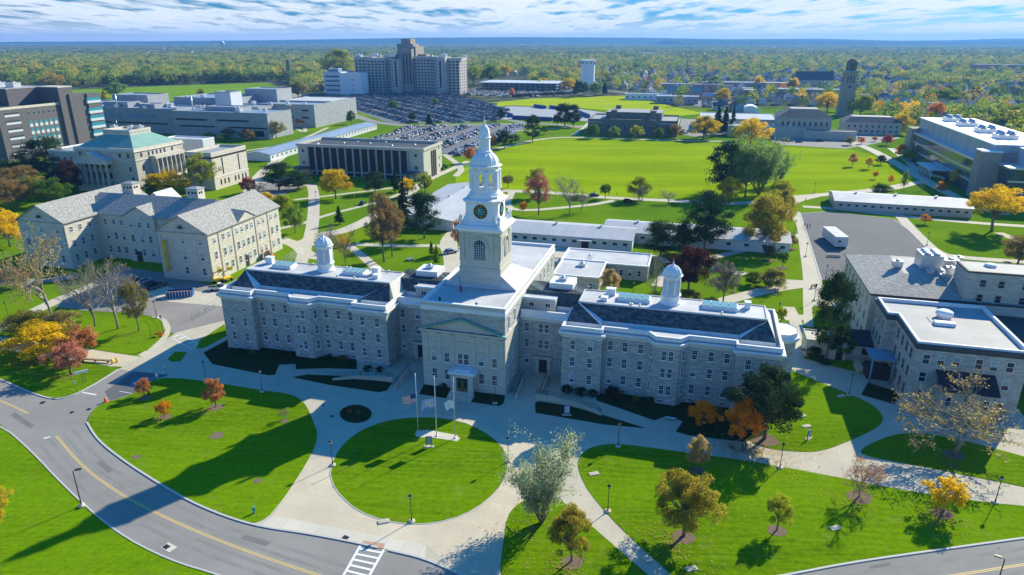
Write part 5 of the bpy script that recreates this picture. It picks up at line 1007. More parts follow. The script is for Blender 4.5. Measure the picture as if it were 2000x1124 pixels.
# --- glass building, right
B = bld('glass_building', 'long modern glass and metal building with white roof, brick shafts and four roof fans', px=(1905, 385))
L_ = 112; H1 = 22.5
MB().prism([(3, 0), (30, 0), (30, L_), (3, L_)], 15, H1, 0, cap=False).build('upper_cladding', ['metal_panel'], B)
b = MB(); b.box(2.4, -.5, H1, 30.6, L_+.5, H1+.5); b.build('roof', ['tower_white'], B)
MB().prism([(0, 1), (30, 1), (30, L_-4), (0, L_-4)], 0, 14.6, 0, cap=False).build('glazing', ['curtain_glass'], B)
b = MB(); b.box(-.8, 0, 14.3, 3, L_-4, 15.1); b.box(-.3, 0, 9.6, .05, L_-4, 10.2); b.box(-.3, 0, 5.0, .05, L_-4, 5.6); split_build(b, 'sun_shade', ['steel'], B)
for k in range(0): pass
split_build(MB().box(-2.5, -4, 0, 5, 4, 20).box(5, -1, 0, 12, 3, 19.4), 'brick_shaft', ['hospital_brick'], B); MB().box(-2.6, -4.1, 20, 5.1, 4.1, 20.5).build('coping', ['tower_white'], B)
MB().box(-1.5, L_-5, 0, 8, L_+6, 17).build('brick_shaft', ['hospital_brick'], B)
b = MB(); b.box(5, -16, 0, 60, 0, 15.2, 0); b.build('glazing', ['curtain_glass'], B); b = MB(); b.box(3.6, -17.5, 15.2, 61, 0, 15.9); b.box(4.6, -16.3, 9.8, 60, -15.9, 10.4); b.box(4.6, -16.3, 5, 60, -15.9, 5.6); b.build('canopy_slab', ['steel'], B)
MB().prism([(12, -10), (60, -10), (60, 0), (12, 0)], 15.9, 21.8, 0, 0).build('upper_cladding', ['light_panel'], B); MB().box(11.5, -10.5, 21.8, 60, 0, 22.3).build('roof', ['tower_white'], B)
for y in (22, 45, 72, 94):
    b = MB().box(10, y-4, H1+.5, 18, y+4, H1+2.4); 
    for i in range(2):
        for j in range(2): b.lathe([(1.3, H1+2.4), (1.3, H1+2.9), (.9, H1+3), (.8, H1+4.0)], 12, 12+4*i, y-2+4*j)
    b.build('roof_fan', ['steel'], B)
b = MB(); b.box(-8, 40, 4.2, 0, 64, 4.7, 0); [b.tube([(-7, 41+i*4, 0), (-7, 41+i*4, 4.2)], .45, 8, 0) for i in range(6)]; split_build(b, 'colonnade_piece', ['light_panel'], B)
B = bld('curved_wall', 'low curved concrete garden wall before the glass building', px=(1815, 350), cat='wall'); b = MB()
for i in range(14): a0_, a1_ = R(-60+i*12), R(-48+i*12); b.add([(6*math.cos(t)*r_, 9*math.sin(t)*r_, z) for t in (a0_, a1_) for r_ in (1, 1.06) for z in (0, 1.3)], [(0, 4, 5, 1), (2, 3, 7, 6), (1, 5, 7, 3)])
b.build('wall_face', ['path_concrete'], B)
# --- heating plant and brick tower
B = bld('plant_hall', 'stone hall with dark hipped roof at the foot of the tall square tower', px=(1620, 271))
MB().prism([(-35, 0), (0, 0), (0, 30), (-35, 30)], 0, 14, 0, cap=False).build('wall', ['pale_ashlar'], B); b = MB(); hip(b, -35, 0, 0, 30, 14, 19, 0, .6, deck=9, md=1); b.build('roof', ['dark_slate', 'grey_roof'], B); win_simple(B, wins(-35, 0, 0, 0, lin(3, 32, 9), (9.5,), 1.3, 2.8)+wins(0, 0, 0, 30, lin(4, 26, 6), (9.5,), 1.3, 2.8))
B = bld('low_plant_wing', 'low flat-roofed beige wing in front of the hipped plant hall, cars parked along it', px=(1590, 272))
flat(B, -58, 0, -6, 16, 7.5, 'beige_wall', 'metal_roof', .4, .5, 'beige_wall'); flat(B, -78, 32, -22, 80, 9, 'beige_wall', 'metal_roof', .4, .5, 'beige_wall'); flat(B, -8, -3, 26, 8, 6, 'beige_wall', 'dark_roof', .4, .5, 'beige_wall')
for i in range(9): rooftop(B, -54+i*5.4, 6+(i*37 % 7), 7.6, 1.8, 1.5, 1)
B = bld('gable_house_row', 'stone side building with dark and pale roof planes right of the square tower', px=(1705, 263))
MB().prism([(-20, 0), (18, 0), (18, 22), (-20, 22)], 0, 8.5, 0, cap=False).build('wall', ['pale_ashlar'], B); b = MB(); hip(b, -20, 0, 18, 22, 8.5, 12, 0, .5, deck=6, md=1); b.build('roof', ['dark_slate', 'grey_roof'], B); win_simple(B, wins(-20, 0, 18, 0, lin(3, 35, 9), (5.6, 2.2), 1.3, 1.6))
B = bld('square_tower', 'tall tapering square stone tower with dark open belfry on top', xy=G(1648, 226), cat='tower')
b = MB(); n4 = lambda r: [(-r, -r), (r, -r), (r, r), (-r, r)]; b.ring(n4(6.4), 0, 0, -1.3, 38); b.build('shaft', ['hospital_brick'], B)
b = MB(); b.box(-5.8, -5.8, 37.6, 5.8, 5.8, 38.8); b.box(-5.3, -5.3, 38.8, 5.3, 5.3, 39.4)
b.build('cornice', ['green_copper'], B); b = MB()
for i in range(8): a = math.pi/8+i*math.pi/4; b.lathe([(.6, 39.4), (.5, 45.5)], 6, 4*math.cos(a), 4*math.sin(a))
b.prism(ngon(4.7, 8, math.pi/8), 45.5, 46.6, 0); b.lathe([(4.1, 46.6), (3.2, 48), (1.6, 49), (.2, 49.5)], 12); b.lathe([(2.4, 39.4), (2.4, 45)], 8); b.build('belfry', ['gym_stone'], B)
win_simple(B, [(-5.2*s_+0, -5.45, 31.5, 0, .9, 6) for s_ in (-.45, 0, .45)]+[(5.45, y, 31.5, R(90), .9, 6) for y in (-2, 0, 2)]+[(-5.45, y, 31.5, R(-90), .9, 6) for y in (-2, 0, 2)]+[(0, -5.65, 25.5, 0, 2, 2.2), (-5.65, 0, 25.5, R(-90), 2, 2.2)], 'black', 'light_panel')
# --- gymnasium
B = bld('gymnasium', 'dark stone gymnasium with raised roof and four stubby corner turrets behind the playing field', px=(1322, 268))
flat(B, -64, 0, 0, 40, 11, 'gym_stone', 'grey_roof', .5, 1.0, 'gym_stone'); MB().prism([(-53, -1.5), (-15, -1.5), (-15, 0), (-53, 0)], 0, 11.4, 0, 0).build('front_bay', ['gym_stone'], B)
MB().prism([(-52, 8), (-12, 8), (-12, 34), (-52, 34)], 10, 15.5, 0, 1).build('upper_hall', ['gym_stone', 'grey_roof'], B)
for x in (-46, -18): split_build(MB().box(x-2.2, 5.6, 10, x+2.2, 9, 17).box(x-1.9, 33, 10, x+1.9, 36, 18), 'turret', ['gym_stone'], B)
b = MB(); o = [(-64, 0), (0, 0), (0, 40), (-64, 40)]; b.ring(o, .05, 8.4, .3, 8.7); b.ring(o, .3, 8.7, .05, 9); b.build('string_course', ['cream_band'], B)
win_simple(B, wins(-53, -1.5, -15, -1.5, lin(4, 34, 6), (5.6,), 1.2, 3.6)+wins(-64, 0, 0, 0, [4, 8, 53, 58], (5.6,), 1.1, 2.4), 'black', 'light_panel')
# --- hospital on the horizon
B = bld('hospital', 'huge pale brick hospital with tall stepped central tower beyond the car parks', px=(765, 182), ang=-15)
def hblock(x0, y0, x1, y1, h, nw, floors=11, ww=3.4, right=False):
    x0 *= .87; x1 *= .87
    MB().prism([(x0, y0), (x1, y0), (x1, y1), (x0, y1)], 0, h, 0, 1).build('wall', ['hospital_wall', 'grey_roof'], B)
    L = x1-x0; it = wins(x0, y0, x1, y0, lin(L/(2*nw), L-L/(2*nw), nw), [3+i*(h-4)/floors for i in range(floors)], min(ww, L/nw*.62), 1.9)
    if right: it += wins(x1, y0, x1, y1, lin(3, y1-y0-3, 4), [3+i*(h-4)/floors for i in range(floors)], 3, 1.9)
    return it
it = []
it += hblock(-62, 8, -38, 32, 44, 4, 10); it += hblock(-37.5, 0, -8, 22, 43, 5); it += hblock(-7.5, 4, 2, 20, 43, 3); it += hblock(2.5, -3, 18, 20, 42, 1, 1, 1)
it += hblock(34, 8, 64, 26, 45, 6); it += hblock(64.5, 2, 73, 24, 45, 3); it += hblock(73.5, -5, 88, 20, 44.5, 1, 1, 1); it += hblock(88.5, 4, 106, 34, 43.5, 3, 11, 4, True)
MB().prism([(15.9, 2), (29.4, 2), (29.4, 24), (15.9, 24)], 0, 54, 0).prism([(8, 12), (31, 12), (31, 40), (8, 40)], 0, 57, 0).prism([(4, 16), (26, 16), (26, 36), (4, 36)], 0, 60, 0).prism([(9, 18), (22, 18), (22, 34), (9, 34)], 0, 66, 0).prism([(-12, 20), (42, 20), (42, 34), (-12, 34)], 0, 47.5, 0).build('central_tower', ['hospital_brick'], B)
for x in (18.2, 22.4, 26.6): it += [(x+.3, 2, 30, 0, 1.9, 38)]
for x in (8.9, 70.1): it += [(x, -3 if x < 50 else -5, 24, 0, 2.4, 32)]; it += [(x+dx, -3 if x < 50 else -5, z, 0, 1.3, 1.7) for dx in (-5, 5) for z in lin(4, 40, 10)]
it.sort(key=lambda k: -k[4]*k[5]); win_simple(B, it, 'black')
for x, w, h in ((-50, 8, 3), (-28, 10, 4), (-20, 4, 2.5), (-2, 10, 3.5), (52, 4, 2), (68, 8, 4), (96, 5, 3)): rooftop(B, x, 14, 44, w, 5, h)
B = bld('white_hospital_block', 'white windowless hospital annex with blue-grey striped side, left of the big hospital', px=(708, 186))
flat(B, -30, 0, 0, 18, 26, 'trim_white', 'grey_roof', .4, .6, 'trim_white'); MB().prism([(-54, 4), (-30, 4), (-30, 40), (-54, 40)], 0, 27, 0, 1).build('wall', ['light_panel', 'grey_roof'], B); flat(B, -48, 6, -34, 16, 31, 'blue_roof', 'blue_roof', .3, .5)
win_simple(B, [(-42, 4, z, 0, 20, 1.6) for z in (5, 10.5, 16, 21.5)]+[(-12, 0, z, 0, 1.4, 1.6) for z in (6, 12, 18)])
B = bld('parking_deck', 'low dark parking deck with white upper rails, right of the big hospital', px=(935, 176)); 
for k in range(2): MB().box(0, 0, 3+k*3.4, 110, 60, 3.5+k*3.4).build('deck', ['grey_concrete'], B)
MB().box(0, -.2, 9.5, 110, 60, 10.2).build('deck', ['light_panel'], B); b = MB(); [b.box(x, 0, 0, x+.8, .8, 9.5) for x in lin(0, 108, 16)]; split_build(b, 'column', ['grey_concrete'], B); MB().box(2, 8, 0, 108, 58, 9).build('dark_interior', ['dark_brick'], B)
# --- landmarks in the distance
B = bld('white_tower', 'white rectangular water tower with castellated top beside the car park', px=(1147, 179), cat='water tower'); b = MB(); b.prism(ngon(9.2, 16, 0), 0, 34, 0); b.prism(ngon(9.9, 16, 0), 34, 40, 0); B2_ = b.build('shaft', ['tower_white'], B)
b = MB(); [b.box(9.95*math.cos(a)-.9, 9.95*math.sin(a)-.9, 35.5, 9.95*math.cos(a)+.9, 9.95*math.sin(a)+.9, 38.4) for a in np.linspace(0, 2*math.pi, 13)[:-1]]; split_build(b, 'opening', ['hospital_brick'], B)
B = bld('chimney', 'lone brown brick chimney among the trees by the golf course', px=(566, 164), cat='chimney'); MB().lathe([(3.6, 0), (2.7, 35), (3, 35.2), (2.9, 36)], 14).build('stack', ['hospital_brick'], B)
B = bld('far_water_tower', 'tiny pale blue water tower on the left horizon', xy=(-1480, 3700), cat='water tower'); MB().lathe([(2, 0), (2, 36), (11, 44), (12.5, 50), (9, 57), (1, 60)], 12).build('tank', ['light_panel'], B)
for i, (px, w, d, h, wl, rf, lab) in enumerate([((1265, 196), 52, 14, 7, 'trim_white', 'white_roof', 'white rounded sheds at the edge of the far playing field'), ((1322, 203), 44, 16, 8, 'grey_concrete', 'white_roof', 'small grey field house beside the white sheds'), ((1290, 190), 30, 12, 7, 'trim_white', 'white_roof', 'smaller white shed behind the pair at the far field'),
        ((1350, 178), 80, 20, 9, 'brick_red', 'grey_roof', 'row of brick shops with flat roofs behind the far field'), ((1460, 176), 110, 22, 10, 'hospital_brick', 'white_roof', 'long brick shop block along the avenue'), ((1580, 262-72), 70, 25, 9, 'hospital_brick', 'grey_roof', 'brick block behind the square tower'),
        ((930, 148), 110, 26, 12, 'brick_red', 'light_panel', 'long brick school building right of the hospital'), ((1950, 142), 90, 30, 16, 'brick_red', 'grey_roof', 'large red brick building on the far right'), 
        ((600, 200-22), 50, 30, 9, 'hospital_brick', 'white_roof', 'low brick service building left of the white annex'), ((528, 190), 60, 20, 6, 'grey_concrete', 'blue_roof', 'low blue-roofed shed by the hospital road'), ((1390, 258), 26, 16, 6, 'beige_wall', 'white_roof', 'small white-roofed service building right of the gymnasium')]):
    B = bld('low_building', lab, px=px); flat(B, -w/2, 0, w/2, d, h, wl, rf, .4, .6); win_simple(B, wins(-w/2, 0, w/2, 0, lin(3, w-3, int(w/6)), (h*.45,), 2.2, 1.6))
B = bld('dark_roof_church', 'church with steep dark roof among the houses left of the square tower', px=(1590, 168), cat='church'); b = MB(); MB().prism([(-26, 0), (26, 0), (26, 20), (-26, 20)], 0, 9, 0, cap=False).build('wall', ['pale_ashlar'], B); gable(b, -26, 0, 26, 20, 9, 20, 'x', 0, .6, 1); b.build('roof', ['dark_slate', 'pale_ashlar'], B)
B = bld('brick_church', 'red brick gabled church by the far car park', px=(1340, 196), cat='church'); MB().prism([(-22, 0), (16, 0), (16, 18), (-22, 18)], 0, 8, 0, cap=False).build('wall', ['brick_red'], B); b = MB(); gable(b, -22, 0, 16, 18, 8, 14, 'x', 0, .6, 1); b.build('roof', ['grey_slate', 'brick_red'], B)
for i, (a, c, lab) in enumerate([((1042, 210), (1066, 213), 'short blue fence panel left of centre by the running track'), ((1073, 212), (1108, 216), 'blue fence panel above the dark pines at the track'), ((1000, 233), (1078, 237), 'long blue and white grandstand wall at the near side of the track'), ((1130, 222), (1152, 231), 'blue fence at the left end of the gymnasium'), ((990, 226), (1002, 230), 'short blue wall at the left end of the track')]):
    p, q = Vector(G(*a)), Vector(G(*c)); t = thing('blue_fence', lab, 'fence', (*p, 0), math.atan2(*(q-p).yx)); L = (q-p).length; MB().box(0, 0, 0, L, .3, 3).build('fence_panel', ['blue_paint'], t); MB().box(0, -.2, 3, L, 0, 3.4).build('top_rail', ['light_panel'], t)

B = bld('domed_hangar', 'white arched hangar behind the low plant wing', px=(1465, 222)); MB().add([(8.5*math.cos(t), y, 7*math.sin(t)) for y in (0, 18) for t in np.linspace(0, math.pi, 13)], [tuple(range(13)), tuple(range(25, 12, -1))]+[(i, i+1, 14+i, 13+i) for i in range(12)]).build('shell', ['tower_white'], B)
# ------------------------------------------------------------------ trees
def arr_mesh(name, V, Q, mats, tri=False):
    me = bpy.data.meshes.new(name); k = 3 if tri else 4; n = len(Q); me.vertices.add(len(V)); me.vertices.foreach_set('co', np.asarray(V, np.float32).ravel()); me.loops.add(n*k); me.loops.foreach_set('vertex_index', np.asarray(Q, np.int32).ravel())
    me.polygons.add(n); me.polygons.foreach_set('loop_start', np.arange(n, dtype=np.int32)*k); me.polygons.foreach_set('loop_total', np.full(n, k, np.int32))
    for m in mats: me.materials.append(MT.get(m) or LEAF[m])
    me.update(); me.validate(); return me
def leafcards(cen, size, rg, flat=0., outward=None):
    n = len(cen); a = rg.normal(size=(n, 3)); a[:, 2] *= (1-flat); a /= np.linalg.norm(a, axis=1)[:, None]+1e-9
    if outward is not None: nr = outward+rg.normal(size=(n, 3))*.55
    else: nr = rg.normal(size=(n, 3))
    nr /= np.linalg.norm(nr, axis=1)[:, None]+1e-9; u = np.cross(nr, a); u /= np.linalg.norm(u, axis=1)[:, None]+1e-9; v = np.cross(nr, u); s = size*rg.uniform(.55, 1.25, n)[:, None]
    bend = nr*s*.25
    V = np.stack([cen-u*s*.9, cen-v*s*.55+bend, cen+u*s*.9, cen+v*s*.55+bend], 1).reshape(-1, 3); return V, np.arange(n*4).reshape(-1, 4)
def branch_pts(p, q, rg, n=4, w=.06):
    p, q = np.array(p, float), np.array(q, float); L = np.linalg.norm(q-p); out = []
    for i in range(n+1):
        t = i/n; c = p+(q-p)*t; c[2] -= L*.12*math.sin(math.pi*t)*.0; c += rg.normal(size=3)*L*w*(0 if i in (0,) else 1)*t*(1-t*.5); out.append(tuple(c))
    return out
TREE = {}
def tree_proto(kind, seed):
    """unit tree: height 1, crown radius about .5 in x and y"""
    rg = np.random.default_rng(seed); tb = MB(); K = []
    def trunk(h, r0, r1, lean=.02):
        pts = [(0, 0, -.01), (rg.normal()*lean*.4, rg.normal()*lean*.4, h*.4), (rg.normal()*lean, rg.normal()*lean, h*.75), (rg.normal()*lean, rg.normal()*lean, h)]; tb.tube(pts, [r0*1.35, r0*.9, (r0+r1)/2, r1], 8); return pts
    if kind in ('round', 'oval', 'sparse', 'bush', 'vase', 'small'):
        cfg = dict(round=(.55, .45, 1.0, 70, .12, 210, .0185), oval=(.56, .44, .95, 84, .10, 200, .0165), sparse=(.57, .43, 1.0, 86, .08, 95, .0155), bush=(.5, .5, 1.05, 50, .16, 190, .027), vase=(.60, .40, 1.05, 90, .095, 180, .0155), small=(.58, .42, 1.0, 46, .13, 100, .028))[kind]
        zc, rz, rx, nk, kr, nl, ls = cfg; rx *= .5
        if kind != 'bush': tp = trunk(zc+rz*.3, .021 if kind != 'small' else .024, .007)
        V = []; Nn = []; cen = []
        for i in range(nk):
            d = rg.normal(size=3); d /= np.linalg.norm(d); rr = rg.uniform(.22, 1)**.42
            if kind == 'vase' and d[2] < -.3: d[2] *= -.3
            if d[2] < -.75: d[2] *= -.5
            wob = 1+.16*math.sin(3*math.atan2(d[1], d[0])+seed)+(.05 if kind in ('small', 'oval') else .09)*rg.normal()
            c = np.array([d[0]*rx*rr*wob*(1-.25*max(0, d[2])), d[1]*rx*rr*wob*(1-.25*max(0, d[2])), zc+d[2]*rz*rr*.93]); K.append(c)
            if kind != 'bush':
                z0 = zc-rz*.8+rg.uniform(0, 1)*(c[2]-(zc-rz*.8))*.6; z0 = max(.16, min(z0, c[2]-.02)); tb.tube(branch_pts((0, 0, z0), c, rg, 4), [.009, .0065, .005, .003, .0015], 5)
                if kind == 'sparse':
                    for j in range(5): e = c+rg.normal(size=3)*.06+d*.05; tb.tube([tuple(c*.75+np.array([0, 0, z0])*.25), tuple(e)], [.0032, .0012], 3)
            k = int(nl*rg.uniform(.6, 1.3)); q = rg.normal(size=(k, 3)); q /= np.linalg.norm(q, axis=1)[:, None]; q *= (rg.uniform(.2, 1, k)**.5)[:, None]*kr*rg.uniform(.7, 1.25); q[:, 2] *= .72
            cen.append(c+q); o = q/kr+d*.4; Nn.append(o)
        cen = np.concatenate(cen); Nn = np.concatenate(Nn); V, Q = leafcards(cen, ls, rg, .2, Nn)
    elif kind == 'bare' or kind == 'barefew':
        tips = []; seg = []
        def grow(p, d, L, r, lev):
            q = p+d*L; pm = (p+q)/2+rg.normal(size=3)*L*.07; seg.append((p, pm, q, r, lev))
            if lev >= 3: tips.append(q); tips.append(pm)
            if lev == 5: return
            for i in range((6, 4, 3, 3, 3)[lev]):
                nd = d+rg.normal(size=3)*(.62 if lev else .55); nd[2] = nd[2]*.72+.26; nd /= np.linalg.norm(nd); grow(q if i < 2 else p+(q-p)*rg.uniform(.35, 1), nd, L*rg.uniform(.62, .86), r*.58, lev+1)
        grow(np.array([0, 0, -.01]), np.array([.02, .02, 1.]), .30, .019, 0); tips = np.array(tips)
        s = max(np.percentile(np.abs(tips[:, 0]), 97), np.percentile(np.abs(tips[:, 1]), 97))/.46; sz = tips[:, 2].max(); T = lambda p: (p[0]/s, p[1]/s, p[2]/sz)
        for p, pm, q, r, lev in seg: tb.tube([T(p), T(pm), T(q)], [max(r, .0018), max(r*.8, .0016), max(r*.6, .0013)], (8, 6, 5, 4, 3, 3)[lev])
        tips[:, :2] /= s; tips[:, 2] /= sz
        k = 2600 if kind == 'barefew' else 600; cen = tips[rg.integers(0, len(tips), k)]+rg.normal(size=(k, 3))*.014; V, Q = leafcards(cen, .0125 if kind == 'barefew' else .009, rg)
    elif kind == 'conifer':
        tb.tube([(0, 0, -.01), (0, 0, .5), (0, 0, .98)], [.02, .013, .003], 8); cen = []; Nn = []
        for lv in range(22):
            z = .14+.84*lv/22; rr = .5*(1-lv/22)**.8*rg.uniform(.78, 1.15)+.02; nb = 8 if lv < 16 else 5
            for j in range(nb):
                a = rg.uniform(0, 2*math.pi); R_ = rr*rg.uniform(.7, 1.1); n = int(95*R_/.5)+16; t = rg.uniform(.1, 1, n); sp = .10*(1-t*.4)
                x = np.cos(a)*R_*t; y = np.sin(a)*R_*t; zz = z-.05*t**1.5*R_*2+.02
                c = np.stack([x, y, zz], 1)+rg.normal(size=(n, 3))*np.array([.5, .5, .16])*sp[:, None]*.55; cen.append(c); Nn.append(np.tile([math.cos(a)*.5, math.sin(a)*.5, .8], (n, 1)))
                if j % 3 == 0: tb.tube([(0, 0, z), (math.cos(a)*R_*.8, math.sin(a)*R_*.8, z-.02)], [.004, .001], 3)
        cen = np.concatenate(cen); Nn = np.concatenate(Nn); V, Q = leafcards(cen, .027, rg, .5, Nn)
    elif kind == 'pine':                         # irregular pads on a leaning stem
        tp = trunk(.9, .024, .006, .03); cen = []; Nn = []
        for i in range(52):
            z = rg.uniform(.2, 1); a = rg.uniform(0, 2*math.pi); R_ = .5*math.sqrt(max(.03, 1-((z-.45)/.62)**2))*rg.uniform(.25, 1.1); c = np.array([math.cos(a)*R_, math.sin(a)*R_, z]); tb.tube(branch_pts((0, 0, max(.15, z-.1)), c, rg, 3), [.008, .006, .004, .002], 4)
            k = 210; q = rg.normal(size=(k, 3))*np.array([.08, .08, .03])*rg.uniform(.7, 1.4); cen.append(c+q); Nn.append(q*6+np.array([0, 0, .8]))
        cen = np.concatenate(cen); Nn = np.concatenate(Nn); V, Q = leafcards(cen, .023, rg, .3, Nn)
    elif kind == 'willow':
        cen = []
        for s_ in range(13):
            a = s_*.48+rg.normal()*.2; R_ = rg.uniform(.12, .5); q = (math.cos(a)*R_, math.sin(a)*R_, rg.uniform(.5, .95)); tb.tube(branch_pts((0, 0, -.01), q, rg, 5, .1), [.013, .011, .008, .006, .004, .002], 6)
            for j in range(14):
                t = rg.uniform(.3, 1); p = np.array(q)*t; e = p+np.array([rg.normal()*.12, rg.normal()*.12, rg.uniform(-.02, .18)]); tb.tube([tuple(p), tuple((p+e)/2+rg.normal(size=3)*.01), tuple(e)], [.004, .003, .0015], 3)
                n = 75; tt = rg.uniform(0, 1, n)[:, None]; cen.append(p*(1-tt)+e*tt+rg.normal(size=(n, 3))*np.array([.035, .035, .035]))
        cen = np.concatenate(cen); V, Q = leafcards(cen, .0135, rg)
    cr = arr_mesh('crown', V, Q, ['green']); tr = tb.mesh('trunk', ['bark']) if tb.v else None
    TREE[(kind, seed)] = (tr, cr); return tr, cr
def get_proto(kind, i):
    sd_ = {'round': (1, 2, 3, 4), 'oval': (5, 6, 7), 'sparse': (8, 9, 10), 'bush': (11, 12), 'vase': (13, 14), 'small': (15, 16, 17), 'bare': (18, 19), 'barefew': (20, 21), 'conifer': (22, 23), 'pine': (24, 25, 26), 'willow': (27, 28)}[kind]
    k = (kind, sd_[i % len(sd_)]); return TREE.get(k) or tree_proto(*k)
trn = random.Random(11)
def tree_at(x, y, h, w, kind, col, label, name='tree', cat='tree', group=None, bark='bark', idx=None):
    tr, cr = get_proto(kind, trn.randrange(9) if idx is None else idx)
    t = thing(name, label, cat, (x, y, 0), trn.uniform(0, 6.28), group)
    for nm, me, m in (('trunk', tr, MT[bark]), ('crown', cr, LEAF[col])):
        if me is None: continue
        o = link(nm, me, t, scale=(w, w, h)); o.material_slots[0].link = 'OBJECT'; o.material_slots[0].material = m
    return t
def tree(bx, by, ty, wpx, kind, col, label, **k):
    x, y = G(bx, by); h = max(1.2, HZ(bx, by, ty)); d = math.hypot(x, y, CAMH-h/2); w = wpx/FPX*d*1.0; return tree_at(x, y, h*1.0, w, kind, col, label, **k)
